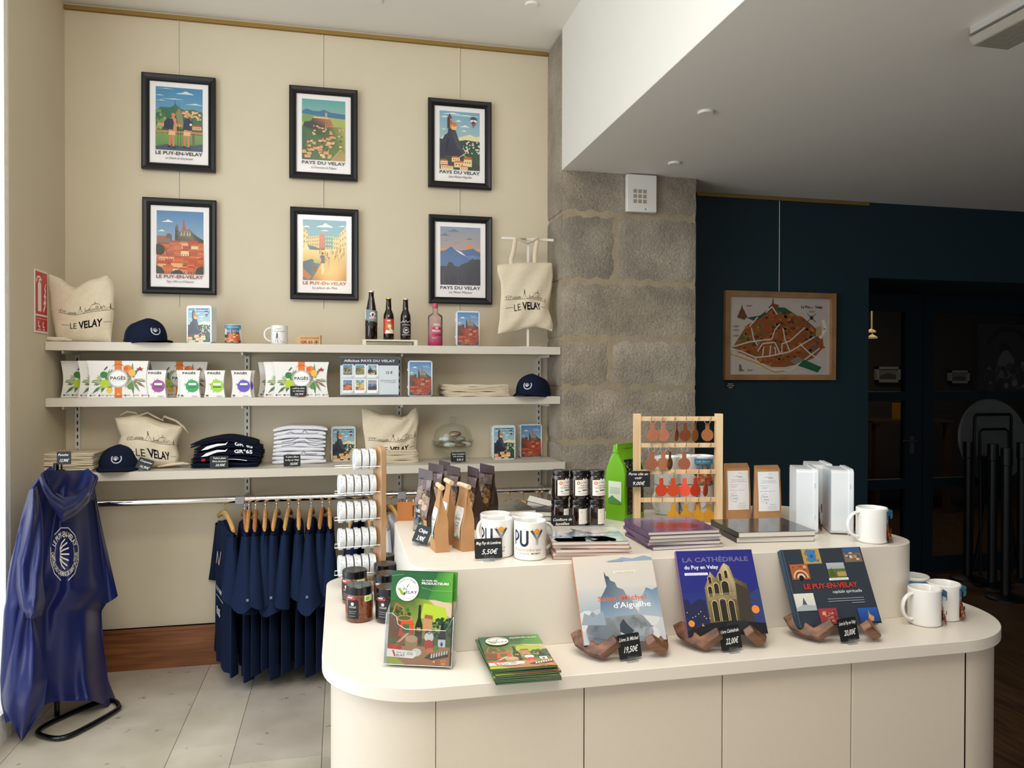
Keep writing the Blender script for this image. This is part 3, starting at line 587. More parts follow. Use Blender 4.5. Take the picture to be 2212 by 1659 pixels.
def place(a):
    rnd = random.Random(6); sky(a, '#4d93a8', '#9cc4bd'); 
    for c in ((.5, .88, .4, .07), (.07, .87, .22, .03), (.9, .9, .2, .02), (.5, .82, .2, .02)): cloud(a, *c)
    def block(x0, x1, y0, yt0, yt1, c, cw, nx, ny):
        a.poly([(x0, y0), (x1, y0), (x1, yt1), (x0, yt0)], c)
        for i in range(nx):
            for j in range(ny):
                u = (i+.35)/nx; X = x0+(x1-x0)*u; top = yt0+(yt1-yt0)*u; Y = y0+(top-y0)*(j+.4)/ny; a.rect(X, Y, X+(x1-x0)*.35/nx, Y+(top-y0)*.4/ny, cw)
    block(0, .12, .4, .86, .8, '#e0c474', '#8a6a3c', 2, 5); block(.1, .4, .5, .71, .74, '#dcc078', '#8a6a3c', 6, 4); block(.38, .52, .5, .77, .76, '#cf7048', '#a84f34', 3, 4)
    block(.5, .72, .5, .75, .75, '#6d9c90', '#e6e0b0', 4, 4); block(.7, .86, .5, .72, .72, '#e3c87c', '#96703c', 3, 3); block(.84, 1, .44, .78, .9, '#e8cc84', '#8a6a3c', 3, 4)
    a.rect(0, 0, 1, .52, '#c48440', '#f0d890').poly([(0, 0), (.2, .0), (.42, .28), (.2, .35), (0, .3)], '#5d7480').poly([(0, .05), (.14, .0), (.2, .06), (0, .2)], '#cc8048')
    a.poly([(0, .5), (.08, .62), (.16, .52)], '#ecd8a8').poly([(.1, .58), (.3, .55), (.33, .5), (.16, .5)], '#4a6a78').rect(.3, .5, .5, .53, '#7a5a40').circ(.32, .31, .08, '#a8c070', ry=.03).rect(.26, .15, .33, .23, '#8a4c3a')
    for i in range(26): x, y = rnd.uniform(.3, .98), rnd.uniform(.3, .5); a.rect(x, y, x+.02, y+.05, rnd.choice(['#b88a4c', '#d8a858', '#8f7a5c', '#c4804c'])).circ(x+.01, y+.055, .01, '#8a5a38', n=8)
    a.rect(.4, .28, .5, .41, '#4f5b66').poly([(.43, .1), (.48, .1), (.49, .28), (.42, .28)], '#e6cf96').circ(.455, .445, .028, '#7a4a2c', n=12).poly([(.41, .38), (.37, .28), (.39, .26), (.43, .34)], '#d8a070')
    a.poly([(.56, .18), (.62, .18), (.61, .36), (.57, .36)], '#c8a46c').circ(.59, .375, .02, '#a06a40', n=10)
def mezenc(a):
    sky(a, '#8796ab', '#e8ac6c'); a.rect(0, .56, 1, .62, '#b0665c', '#e8ac6c')
    for c in ((.32, .915, .32, .05), (.1, .84, .26, .05), (.72, .79, .2, .03), (.42, .725, .16, .006), (.15, .76, .12, .008), (.7, .98, .3, .01)): cloud(a, *c, col='#6c7a96')
    a.circ(.71, .665, .07, '#e28a45')
    a.poly([(0, .4), (0, .57), (.1, .58), (.22, .64), (.27, .66), (.34, .63), (.5, .6), (.7, .62), (.82, .64), (.9, .6), (1, .56), (1, .4)], '#54719e').poly([(.0, .3), (0, .54), (.27, .655), (.45, .58), (.62, .5), (.8, .52), (1, .5), (1, .3)], ['#6582b0', '#5e7ba8', '#4f6c9c', '#6f8dbc', '#6685b4', '#6c8abb', '#6683b2', '#5a78a8'])
    a.poly([(.29, .655), (.36, .62), (.52, .575), (.64, .5), (.5, .54), (.4, .59)], '#dfe0e4')
    pts = [(0, 0), (0, .32)]; rnd = random.Random(4)
    for i in range(30): x = i/29; pts.append((x, .33+.12*ss(.45, .85, x)+rnd.uniform(-.015, .02)+(.05 if .2 < x < .33 else 0)))
    a.poly(pts+[(1, 0)], '#4c4d57')
    for i in range(40): x = rnd.uniform(0, 1); a.line([(x, 0), (x+.01, rnd.uniform(.08, .3))], .008, rnd.choice(['#444550', '#575862', '#5e5f66']))
# ================================================================== FRAMED POSTERS
frame_m = mat('black_frame', '#17171a', .38); board_m = mat('frame_back', '#3a332a', .8); cord_m = mat('white_cord', '#dcd8cc', .5)
posters = [((305, 156), (465, 371), chemin, 'LE PUY-EN-VELAY', 'Le Chemin de Saint-Jacques', '#3a3d47', 'framed poster of two hikers with backpacks, left of the upper row'),
 ((625, 184), (772, 390), polignac, 'PAYS DU VELAY', 'La Forteresse de Polignac', '#4c4c48', 'framed poster of a ruined castle above a village, middle of the upper row'),
 ((927, 210), (1060, 410), rocher, 'PAYS DU VELAY', "Saint-Michel d'Aiguilhe", '#353840', 'framed poster of a chapel on a dark rock and a balloon, upper row'),
 ((306, 428), (468, 634), ville, 'LE PUY-EN-VELAY', "Pays d'Art et d'Histoire", '#a04a48', 'framed poster of red roofed old town, left of the lower row'),
 ((628, 449), (773, 646), place, 'LE PUY-EN-VELAY', 'La place du Plot', '#bf5f50', 'framed poster of a yellow market square, middle of the lower row'),
 ((928, 466), (1062, 654), mezenc, 'PAYS DU VELAY', 'Le Mont Mézenc', '#3d4152', 'framed poster of blue mountains at sunset, right of the lower row')]
FW, FH = .352, .486
for (tl, br, fn, t1, t2, tc, lb) in posters:
    a, b = onY(*tl, YB-.035), onY(*br, YB-.035); cx_, cz_ = (a.x+b.x)/2, (a.z+b.z)/2
    t = thing('framed_poster', lb, 'poster', (cx_, YB-.012, cz_), group='six framed posters on the beige wall'); t.rotation_euler = (math.radians(-.6), 0, 0)
    w = MB(); e = .036; hw, hh = FW/2, FH/2
    prof = [(0, .0), (0, -.022), (.006, -.026), (.020, -.022), (.030, -.014), (.034, -.016), (.036, -.013), (.036, 0)]
    rings = []
    for (cx2, cz2) in ((-1, -1), (1, -1), (1, 1), (-1, 1), (-1, -1)): rings.append([(cx2*(hw-p), q, cz2*(hh-p)) for p, q in prof])
    w.loft(rings, cap=False, mi=0); w.build('frame', frame_m, t, smooth=False, fix=True)
    w = MB(); w.box(-hw+.01, hw-.01, -.006, 0, -hh+.01, hh-.01); w.build('backing', board_m, t, smooth=False)
    W_, H_ = FW-2*e, FH-2*e; ar = Art(W_, H_); ar.rect(0, 0, 1, 1, '#f4f0ee'); ar.win(W_*.1, H_*.165, W_*.8, H_*.775); fn(ar); ar.win(0, 0, W_, H_)
    ar.text(t1, .1, .108, .04, tc, w=.8, bold=.022).text(t2, .5, .055, .028, '#33343a', w=.46, al='c', shear=.35)
    ar.build('poster_print', front(-W_/2, -H_/2, -.006), t, POSTER)
    w = MB(); w.box(-W_/2, W_/2, -.0125, -.0115, -H_/2, H_/2); w.build('glazing', glassy('poster_glass', (1, 1, 1), .03, .12) if 'poster_glass' not in bpy.data.materials else bpy.data.materials['poster_glass'], t, smooth=False)
for a, b, lb in (((385, 38), (391.5, 662), 'thin white hanging cord behind the two left posters'), ((697, 68), (706, 667), 'thin white hanging cord behind the two middle posters'), ((992, 98), (995, 700), 'thin white hanging cord behind the two right posters')):
    p, q = onY(*a, YB-.006), onY(*b, YB-.006); w = MB(); w.tube([(p.x, YB-.006, p.z), (p.x, YB-.006, q.z)], .0022, 6); w.build('hanging_cord', cord_m, RAILS[0])
p, q = onY(1684, 432, YB-.006), onY(1684, 630, YB-.006); w = MB(); w.tube([(p.x, YB-.006, p.z), (p.x, YB-.006, q.z)], .0025, 6); w.build('hanging_cord', cord_m, RAILS[1])
# ================================================================== TOWN MAP ON THE TEAL WALL
a, b = onY(1567, 627, YB-.03), onY(1805, 821, YB-.03); W_, H_ = b.x-a.x, a.z-b.z
t = thing('framed_map', 'illustrated town map in a pale wood frame on the dark teal wall', 'map', (a.x, YB-.012, b.z)); e = .032
w = MB()
for bx in ((0, W_, 0, e), (0, W_, H_-e, H_), (0, e, e, H_-e), (W_-e, W_, e, H_-e)): w.box(bx[0], bx[1], -.022, .006, bx[2], bx[3])
w.build('frame', wood('map_frame_wood', '#8a6440', '#a37a50', (2, 2, 2), .5, 3), t, smooth=False)
ar = Art(W_-2*e, H_-2*e); ar.rect(0, 0, 1, 1, '#cfc4ba'); rnd = random.Random(8)
ar.poly([(.17, .73), (.3, .76), (.42, .88), (.55, .87), (.66, .78), (.6, .7), (.3, .66)], '#2f6248').poly([(.08, .73), (.12, .86), (.125, .9), (.135, .86), (.18, .74), (.15, .7)], '#7a4a34').poly([(.38, .86), (.42, .92), (.425, .98), (.435, .98), (.44, .92), (.49, .9), (.47, .84)], '#8a4a36')
out = [(.03, .33), (.12, .52), (.18, .64), (.3, .72), (.42, .84), (.55, .8), (.72, .76), (.85, .62), (.93, .5), (.94, .36), (.84, .22), (.7, .14), (.55, .1), (.42, .1), (.28, .18)]
ar.poly(out, '#9a5a30')
def inside(x, y):
    c = False; n = len(out)
    for i in range(n):
        (x1, y1), (x2, y2) = out[i], out[(i+1) % n]
        if (y1 > y) != (y2 > y) and x < (x2-x1)*(y-y1)/(y2-y1)+x1: c = not c
    return c
for i in range(420):
    x, y = rnd.uniform(.03, .95), rnd.uniform(.1, .84)
    if not inside(x, y): continue
    c = rnd.choice(['#b05a28', '#8f4a26', '#c07a34', '#6d3c28', '#a86a3c', '#7d6a40']) if not (x < .35 and y > .4 and rnd.random() < .5) else rnd.choice(['#6f8a34', '#8a9a3c', '#4f6a34'])
    if x > .75 and rnd.random() < .5: c = rnd.choice(['#8a6a60', '#7a5a54'])
    r_ = rnd.uniform(.012, .028); an = rnd.uniform(0, 3); ar.l = 9+i % 5; ar.poly([(x+r_*math.cos(an+k), y+r_*math.sin(an+k)*.9) for k in (0, 1.2, 2.6, 4, 5.1)], c)
ar.l = 16
for pts in ([(.05, .36), (.2, .42), (.3, .44), (.42, .46), (.45, .58), (.5, .66)], [(.25, .22), (.4, .24), (.6, .3), (.75, .42), (.85, .5)], [(.28, .3), (.33, .4), (.45, .42), (.5, .28)], [(.22, .6), (.24, .46), (.28, .38)], [(.2, .62), (.28, .74)], [(.36, .8), (.42, .88), (.47, .78)], [(.6, .3), (.55, .46), (.53, .6)], [(.52, .28), (.52, .4), (.6, .44), (.75, .62)], [(.0, .34), (.12, .3), (.26, .22), (.28, .12), (.42, .07), (.6, .06), (.75, .2), (.9, .35)], [(.33, .24), (.34, .36)], [(.4, .25), (.41, .38)], [(.46, .25), (.45, .36)], [(.7, .4), (.8, .28), (.9, .2)]):
    ar.line(pts, .011, '#e2d8cc')
ar.poly([(.68, .12), (.74, .2), (.92, .1), (.88, .03)], '#2f6a4c').poly([(.6, .18), (.68, .24), (.74, .19), (.66, .13)], '#8c8478').line([(.0, .27), (.25, .16), (.45, .03), (.55, .05)], .012, '#c7a24a').poly([(.1, .04), (.1, .13), (.12, .13), (.13, .07), (.16, .05)], '#6f7a44')
ar.line([(.93, .72), (.96, .6), (.9, .48)], .03, '#efe7de').poly([(.86, .5), (.86, .62), (.91, .64), (.92, .52)], '#b8a070')
ar.text('LE PUY', .72, .87, .03, '#5a2a24', bold=.03).text('EN VELAY', .82, .865, .027, '#5a2a24', bold=.03).circ(.81, .745, .022, '#3c3c3c').line([(.77, .79), (.85, .7)], .006, '#444').line([(.77, .7), (.85, .79)], .006, '#444444') if False else None
ar.text('Le Puy', .71, .87, .035, '#5a2a24', bold=.03).text('en', .81, .87, .02, '#5a2a24', bold=.02).text('Velay', .85, .87, .035, '#5a2a24', bold=.03)
ar.circ(.815, .745, .02, '#3c3c3c', n=8).line([(.77, .80), (.86, .69)], .006, '#444444').line([(.77, .69), (.86, .80)], .006, '#444444')
for (x, y) in ((.17, .885), (.04, .62), (.04, .57), (.04, .5), (.18, .06), (.79, .83)): ar.rect(x, y, x+.06, y+.006, '#6a625a').rect(x, y-.014, x+.05, y-.008, '#6a625a')
ar.build('map_print', front(e, e, .0), t, POSTER)
w = MB(); w.box(e, W_-e, -.007, -.006, e, H_-e); w.build('glazing', glassy('map_glass', (1, 1, 1), .05, .0), t, smooth=False)
w = MB(); w.box(e*.5, W_-e*.5, 0.001, .008, e*.5, H_-e*.5); w.build('backing', board_m, t, smooth=False)
# ================================================================== BLACK CHALK PRICE TAGS
slate = mat('slate_tag', '#14171a', .5); clear = glassy('clear_acrylic', (.94, .96, .97), .05)
def price_tag(name_lab, pos, w_, h_, lines, rz=0, tilt=-.25, group='black handwritten price tags', foot=True, roll=0, cat='price tag'):
    t = thing('price_tag', name_lab, cat, pos, rz, group)
    T = Matrix.Rotation(tilt, 4, 'X') @ Matrix.Rotation(roll, 4, 'Y'); z0 = .006 if foot else 0
    w = MB(); w.prism(rrect(-w_/2, w_/2, z0, z0+h_, (.003,)*4, 4), -.0008, .0008, 'y', T=T); w.build('card', slate, t, smooth=False)
    ar = Art(w_, h_)
    for (tx, x, y, hh, ww_) in lines: ar.text(tx, x, y, hh, '#f2f2ee', w=ww_, al='c', bold=.012, shear=.3)
    f0 = front(-w_/2, z0, -.0009); ar.build('handwriting', lambda x, y, d: T @ Vector(f0(x, y, d)), t, lift=.0002)
    if foot:
        w = MB(); w.box(-.014, .014, -.010, -.004, 0, .014, T=None); w.box(-.014, .014, .004, .010, 0, .014); w.box(-.014, .014, -.010, .010, 0, .003); w.build('clear_foot', clear, t, smooth=False, bevel=.0008)
    return t
p = onY(1578, 838, YB-.004); q = onY(1591, 824, YB-.004)
price_tag('small black handwritten tag stuck on the teal wall under the map', (p.x, YB-.003, onY(1578, 840, YB).z), .06, .04, (('Grand plan', .5, .7, .12, .6), ('du Puy illustré', .5, .42, .12, .8), ('5,00 €', .5, .12, .14, .4)), tilt=0, foot=False)
# fire extinguisher sign on the left wall
a = onX(73, 628, XL); b = onX(101, 722, XL); c = onX(101, 640, XL); dY = c.y-a.y; Hs = .285; z0 = onX(73, 717, XL).z
t = thing('fire_sign', 'red and white fire extinguisher sign on the left wall', 'sign', (XL+.001, a.y, z0), PI/2)
w = MB(); w.box(0, dY, -.003, 0, 0, Hs); w.build('plate', mat('sign_white', '#ece6e2', .4), t, smooth=False)
ar = Art(dY, Hs); ar.win(dY*.05, Hs*.03, dY*.9, Hs*.94); ar.rect(0, .28, 1, 1, '#c21f2e').rect(0, 0, 1, .25, '#c21f2e'); cw = '#f2e6e2'
ar.rect(.2, .33, .48, .78, cw).circ(.34, .78, .14, cw, ry=.05).rect(.28, .8, .4, .88, cw).line([(.06, .82), (.14, .9), (.34, .92), (.5, .86)], .06, cw)
for i in range(4): ar.line([(.66+.03*i, .34+.12*i), (.78+.02*i, .42+.12*i), (.86, .52+.1*i)], .09-.01*i, cw)
ar.line([(.25, .17), (.22, .09), (.36, .06)], .06, cw).line([(.66, .16), (.6, .08), (.74, .06)], .06, cw).rect(.2, .015, .42, .03, cw).rect(.58, .015, .8, .03, cw).rect(.05, .2, .95, .215, '#e08a8a')
ar.build('sign_print', front(0, 0, -.003), t, POSTER)
# ================================================================== GENERIC PRODUCTS
white_cer = mat('white_ceramic', '#ecebe8', .12, coat=.4); tin_m = mat('white_tin', '#dfe5ea', .3, .15)
cyl = lambda R, z0=0, a0=-PI/2, w_=0: (lambda x, y, d: ((R+d)*math.cos(a0+(x-w_/2)/R), (R+d)*math.sin(a0+(x-w_/2)/R), z0+y))
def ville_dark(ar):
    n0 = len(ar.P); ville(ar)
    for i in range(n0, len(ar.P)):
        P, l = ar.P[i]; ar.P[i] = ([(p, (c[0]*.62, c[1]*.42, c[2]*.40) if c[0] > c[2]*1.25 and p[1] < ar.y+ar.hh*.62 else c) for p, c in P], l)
def mug(label, loc, rz, art=None, hz=180, group=None, r=.0405, h=.094, aw=.09, ah=.08, a_deg=-90):
    t = thing('mug', label, 'mug', loc, rz, group)
    w = MB(); w.lathe([(0, .001), (r-.005, 0), (r-.001, .003), (r, .008), (r, h-.002), (r-.002, h), (r-.004, h-.003), (r-.0045, .01), (0, .007)], 40); w.build('cup', white_cer, t)
    w = MB(); pts = []
    for i in range(15): a = math.radians(-100+200*i/14); pts.append((-(r-.003+.0+.031*max(0, math.cos(a))+.004), 0, h*.52+.033*math.sin(a)))
    w.tube(pts, .0055, 10, flat=.8); o = w.build('handle', white_cer, t); o.rotation_euler = (0, 0, math.radians(hz-180))
    if art:
        ar = Art(aw, ah); art(ar); ar.build('mug_print', cyl(r, (h-ah)/2, math.radians(a_deg), aw), t, CERPRINT, cell=(.006, None), lift=.0002)
    return t
def tin(label, loc, rz, art, title=None, tilt=0, group='illustrated metal tins'):
    t = thing('biscuit_tin', label, 'tin', loc, rz, group, rot=(tilt, 0, rz)); W_, H_ = .128, .188
    w = MB(); w.prism(rrect(-W_/2+.003, W_/2-.003, .003, H_-.003, (.013,)*4, 6), .012, .06, 'y'); w.build('tin_body', tin_m, t)
    w = MB(); w.prism(rrect(-W_/2, W_/2, 0, H_, (.015,)*4, 6), 0, .014, 'y'); w.build('lid', tin_m, t, bevel=.0015)
    for zz in (.05, .14): w = MB(); w.tube([(-W_/2-.001, .012, zz-.006), (-W_/2-.001, .012, zz+.006)], .002, 6); w.build('hinge', tin_m, t)
    m_ = .0075; ar = Art(W_-2*m_, H_-2*m_); art(ar); ar.win(0, 0, ar.w, ar.h)
    if title: ar.text('PAYS DU VELAY', .5, .915, .036, '#1f3350', w=.85, al='c', bold=.02).text("Saint-Michel d'Aiguilhe", .63, .865, .02, '#1f3350', w=.5, al='c', shear=.3)
    else: ar.text("Pays d'Art", .72, .87, .025, '#eef0f0', w=.25, al='c', shear=.3).text("et d'Histoire", .75, .83, .025, '#eef0f0', w=.3, al='c', shear=.3)
    ar.build('lid_print', front(-W_/2+m_, m_), t, GLOSSY); return t
def rocher2(ar): ar.win(0, -.0, ar.w, ar.h*.96); ar.x = 0; rocher(ar); ar.win(0, 0, ar.w, ar.h)
def at(px_, py_, Y, z=None): p = onY(px_, py_, Y); return (p.x, Y, z if z is not None else p.z)
# ---- tins
tin('white tin printed with a chapel on a rock, beside the cap on the top shelf', at(430, 740, 3.99, S1), math.radians(-17), rocher2, True)
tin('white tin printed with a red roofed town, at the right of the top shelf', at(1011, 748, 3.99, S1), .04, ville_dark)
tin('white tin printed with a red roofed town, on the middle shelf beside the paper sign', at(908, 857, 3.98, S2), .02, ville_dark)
def onS3(px_, py_): p = onZ(px_, py_, S3); return (p.x, p.y, S3)
tin('white tin with chapel picture on the lowest shelf, right of the white shirt pile', onS3(742, 997), .05, rocher2, True)
tin('white tin with chapel picture near the right end of the lowest shelf', onS3(1089, 993), .03, rocher2, True)
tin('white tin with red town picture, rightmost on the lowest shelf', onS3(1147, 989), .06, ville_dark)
# ---- mugs on the top shelf
def city_mug(ar): ar.win(0, 0, ar.w, ar.h); ville(ar); ar.rect(.0, .8, 1, 1, '#4a8fae', '#3d7f9f').text('LE PUY-EN-VELAY', .5, .86, .06, '#d8e6ea', w=.8, al='c')
mug('mug printed with the red roofed town, on the top shelf beside the tin', at(505, 742, 3.98, S1), 0, city_mug, hz=70, aw=.066, ah=.086)
def pilgrim(ar):
    ar.text('Chemin', .4, .8, .09, '#444444', w=.4, al='c', shear=.3).text('de Saint-Jacques', .55, .66, .08, '#444444', w=.75, al='c', shear=.3)
    ar.poly([(.28, .3), (.42, .3), (.44, .55), (.3, .56)], '#4a4a50').circ(.36, .6, .05, '#5a5a5e').line([(.32, .3), (.26, .1)], .04, '#555555').line([(.38, .3), (.42, .08)], .04, '#555555').line([(.44, .4), (.62, .08)], .015, '#666666').line([(.24, .45), (.2, .2)], .015, '#777777').rect(.22, .06, .32, .09, '#444444').rect(.38, .04, .5, .07, '#444444').line([(.62, .1), (.85, .12), (.9, .3)], .012, '#b05050').line([(.7, .05), (.95, .06)], .02, '#b03a3a')
mug('white mug printed with a walking pilgrim, on the top shelf left of the wooden arrow', at(604, 744, 3.98, S1), 0, pilgrim, hz=180, aw=.07, ah=.085)
# ---- wooden arrow sign
a = at(637, 744, 3.985, S1); b = at(695, 744, 3.985, S1); W_ = b[0]-a[0]; Hh = .048
t = thing('arrow_sign', 'small pale wooden arrow block reading GR 65 on the top shelf', 'sign', (a[0], a[1], S1)); w = MB()
w.prism([(0, Hh*.5), (.022, 0), (W_, 0), (W_, Hh), (.022, Hh)], 0, .022, 'y'); w.build('block', wood('pale_wood', '#c79a68', '#dcb482', (3, 3, 9), .5, 4), t, smooth=False)
ar = Art(W_, Hh); ar.text('GR 65', .44, .14, .28, '#a32a22', w=.44, al='c', bold=.03).text('Saint-Jacques de Compostelle', .55, .66, .13, '#4a3420', w=.68, al='c', bold=.01).ring(.8, .28, .085, .012, '#4a3420').circ(.8, .28, .05, '#5b4632', n=8).rect(.955, 0, .985, 1, '#5e4026')
ar.build('sign_print', front(0, 0), t)
# ---- bottle riser, bottles, vodka
a = at(783, 745, 3.96, S1); b = at(902, 745, 3.96, S1)
t = thing('bottle_riser', 'low cream wooden bench under the three brown bottles', 'display stand', (a[0], 3.96, S1)); cream = mat('cream_wood', '#e2dac6', .5)
w = MB(); w.box(0, b[0]-a[0], 0, .12, .022, .030); w.build('top_board', cream, t, smooth=False, bevel=.001)
for x_ in (0, b[0]-a[0]-.018): w = MB(); w.box(x_, x_+.018, 0, .12, 0, .022); w.build('leg', cream, t, smooth=False)
brown = mat('brown_glass', '#1d0d05', .05, trans=.25, coat=.6)
def bottle(label, px_, h, r, lz, lh, art, capc, kind=0):
    p = at(px_, 733, 4.0, S1+.0305); t = thing('beer_bottle', label, 'bottle', p, 0, 'brown bottles on the riser')
    nr = .0125
    prof = [(0, .002), (r-.003, 0), (r, .004), (r, h*.52), (r*.93, h*.60), (r*.55, h*.72), (nr+.002, h*.80), (nr, h*.94), (nr+.002, h*.955), (nr, h*.985)] if kind else [(0, .002), (r-.003, 0), (r, .004), (r, h*.42), (r*.96, h*.5), (r*.72, h*.68), (nr+.002, h*.86), (nr, h*.94), (nr+.002, h*.955), (nr, h*.985)]
    w = MB(); w.lathe(prof+[(0, h*.985)], 32); w.build('glass', brown, t)
    w = MB(); w.lathe([(nr+.001, h*.965), (nr+.0022, h*.967), (nr+.001, h*.995), (0, h)], 20); w.build('cap', mat('bottle_cap', capc, .4, .4), t)
    ar = Art(r*2.6, lh); art(ar); ar.build('label', cyl(r, lz, -PI/2, r*2.6), t, PAPER, cell=(.006, None)); return t
def lab1(ar): ar.poly([(0, .35), (1, .2), (1, .9), (0, 1)], '#7d8c90').rect(0, .4, .1, 1, '#e8eaec').circ(.58, .68, .17, '#f2e8e4').circ(.58, .7, .08, '#2c1a18', n=10).rect(.42, .55, .74, .66, '#a8292c').rect(.38, .42, .8, .52, '#e8e8e8').rect(0, .0, 1, .2, '#1a1715').text('BRASSERIE', .6, .44, .05, '#22272c', w=.36, al='c', bold=.02)
def lab2(ar): ar.rect(0, 0, 1, 1, '#d2562e').rect(.08, .04, .18, .96, '#a82a22').rect(.3, .8, .85, .95, '#e8392f').rect(.36, .83, .6, .92, '#f6e6dc').circ(.55, .5, .2, '#9aa84a').circ(.55, .5, .12, '#f0dca8').poly([(.2, .0), (.95, 0), (.9, .2), (.62, .35), (.5, .2), (.3, .25)], '#f2ead8').rect(.52, .1, .6, .45, '#e6d8c8')
def lab3(ar): ar.rect(0, 0, 1, .82, '#2c2026').line([(0, .86), (.15, .82), (.25, .92), (.4, .84), (.5, .95), (.62, .82), (.75, .92), (1, .84)], .03, '#e8e2dc').ring(.52, .36, .2, .02, '#e8e2dc').text('09', .52, .3, .12, '#e8e2dc', al='c', bold=.03).text('La Mouzette', .52, .66, .07, '#e8e2dc', w=.6, al='c', shear=.3).rect(.2, .06, .85, .08, '#e8e2dc').ring(.52, .36, .25, .03, '#e8e2dc', a0=200, a1=340)
bottle('tall brown bottle with a grey slanted label, leftmost on the riser', 802, .252, .0315, .07, .085, lab1, '#dfe2e0')
bottle('brown bottle with an orange label, middle of the riser', 839.5, .218, .0275, .032, .075, lab2, '#c9c25a', 1)
bottle('brown bottle with a dark label and white outline art, rightmost on the riser', 876, .216, .0275, .02, .085, lab3, '#d8cfa0', 1)
def pinkglass():
    m = bpy.data.materials.new('pink_glass'); m.use_nodes = True; nt = m.node_tree; nt.nodes.clear(); L = nt.links.new
    o = nt.nodes.new('ShaderNodeOutputMaterial'); t = nt.nodes.new('ShaderNodeBsdfTransparent'); g = nt.nodes.new('ShaderNodeBsdfGlossy'); g.inputs['Roughness'].default_value = .03
    d = nt.nodes.new('ShaderNodeBsdfDiffuse'); tc = nt.nodes.new('ShaderNodeTexCoord'); sp = nt.nodes.new('ShaderNodeSeparateXYZ'); L(tc.outputs['Object'], sp.inputs[0])
    mr = nt.nodes.new('ShaderNodeMapRange'); mr.inputs['From Min'].default_value = 0; mr.inputs['From Max'].default_value = .15; L(sp.outputs['Z'], mr.inputs['Value'])
    cr = nt.nodes.new('ShaderNodeValToRGB'); e = cr.color_ramp.elements; e[0].color = (*lin('#d02a78'), 1); e[1].color = (*lin('#f6e6e4'), 1); L(mr.outputs[0], cr.inputs[0]); L(cr.outputs[0], t.inputs[0]); L(cr.outputs[0], d.inputs[0])
    m1 = nt.nodes.new('ShaderNodeMixShader'); r2 = nt.nodes.new('ShaderNodeMapRange'); r2.inputs['To Min'].default_value = .55; r2.inputs['To Max'].default_value = .12; L(mr.outputs[0], r2.inputs['Value']); L(r2.outputs[0], m1.inputs[0]); L(t.outputs[0], m1.inputs[1]); L(d.outputs[0], m1.inputs[2])
    m2 = nt.nodes.new('ShaderNodeMixShader'); lw = nt.nodes.new('ShaderNodeLayerWeight'); lw.inputs[0].default_value = .2; L(lw.outputs['Fresnel'], m2.inputs[0]); L(m1.outputs[0], m2.inputs[1]); L(g.outputs[0], m2.inputs[2]); L(m2.outputs[0], o.inputs[0]); return m
p = at(940, 748, 3.98, S1); t = thing('spirit_bottle', 'clear and pink glass spirit bottle on the top shelf', 'bottle', p)
w = MB(); w.lathe([(0, .002), (.036, 0), (.0385, .004), (.0385, .152), (.035, .160), (.018, .170), (.0135, .176), (.013, .2), (.013, .204)], 36); w.build('glass', pinkglass(), t)
w = MB(); w.lathe([(.0145, .199), (.0148, .2), (.0148, .221), (.013, .223), (0, .223)], 24); w.build('stopper', mat('pink_cap', '#c44a6c', .35), t)
ar = Art(.075, .11); ar.rect(.22, .52, .9, .6, '#b01244').rect(.22, .36, .9, .5, '#b01244').rect(.22, .2, .9, .3, '#b01244').text('VODKA', .56, .68, .1, '#f6e8ea', w=.44, al='c', bold=.03).text('DE', .56, .53, .08, '#f6e8ea', al='c', bold=.03).text('POLIGNAC', .56, .385, .1, '#f8eef0', w=.62, al='c', bold=.03).text('distillerie', .4, .08, .04, '#f6e8ea', w=.3, al='c')
ar.build('label', cyl(.0385, .03, -PI/2, .075), t, PAPER, cell=(.006, None))
# ---- tote bags (soft patches between four edges given in the photo plane)
canvas_m = mat('canvas_cotton', '#ddd0b6', .95, noise=.04, nscale=90, bump=.25, bscale=500, spec=.1)
def polyat(pts, t):
    n = len(pts)-1; k = min(int(t*n), n-1); f = t*n-k; a, b = pts[k], pts[k+1]; return (a[0]+(b[0]-a[0])*f, a[1]+(b[1]-a[1])*f)
def patch(top, right, bot, left, Y, bulge, wr=.004, seed=0, tilt=0):
    tl, tr, bl, br = top[0], top[-1], bot[0], bot[-1]; zc = (onY(*bl, Y).z+onY(*br, Y).z)/2
    def f(u, v, d=0):
        T_, B_, L_, R_ = polyat(top, u), polyat(bot, u), polyat(left, v), polyat(right, v)
        x = (1-v)*T_[0]+v*B_[0]+(1-u)*L_[0]+u*R_[0]-((1-u)*(1-v)*tl[0]+u*(1-v)*tr[0]+(1-u)*v*bl[0]+u*v*br[0])
        y = (1-v)*T_[1]+v*B_[1]+(1-u)*L_[1]+u*R_[1]-((1-u)*(1-v)*tl[1]+u*(1-v)*tr[1]+(1-u)*v*bl[1]+u*v*br[1])
        p = onY(x, y, Y); e = max(0, u*(1-u))**.5*2*max(0, min(1, v*8))**.5*max(0, min(1, (1-v)*5))**.5
        yy = bulge*e+wr*math.sin(u*9+seed+v*4)*math.sin(v*7+seed*2)+wr*.7*math.sin(u*17+v*13+seed*3)
        return Vector((p.x, Y-yy-d+tilt*(1-v), p.z))
    return f
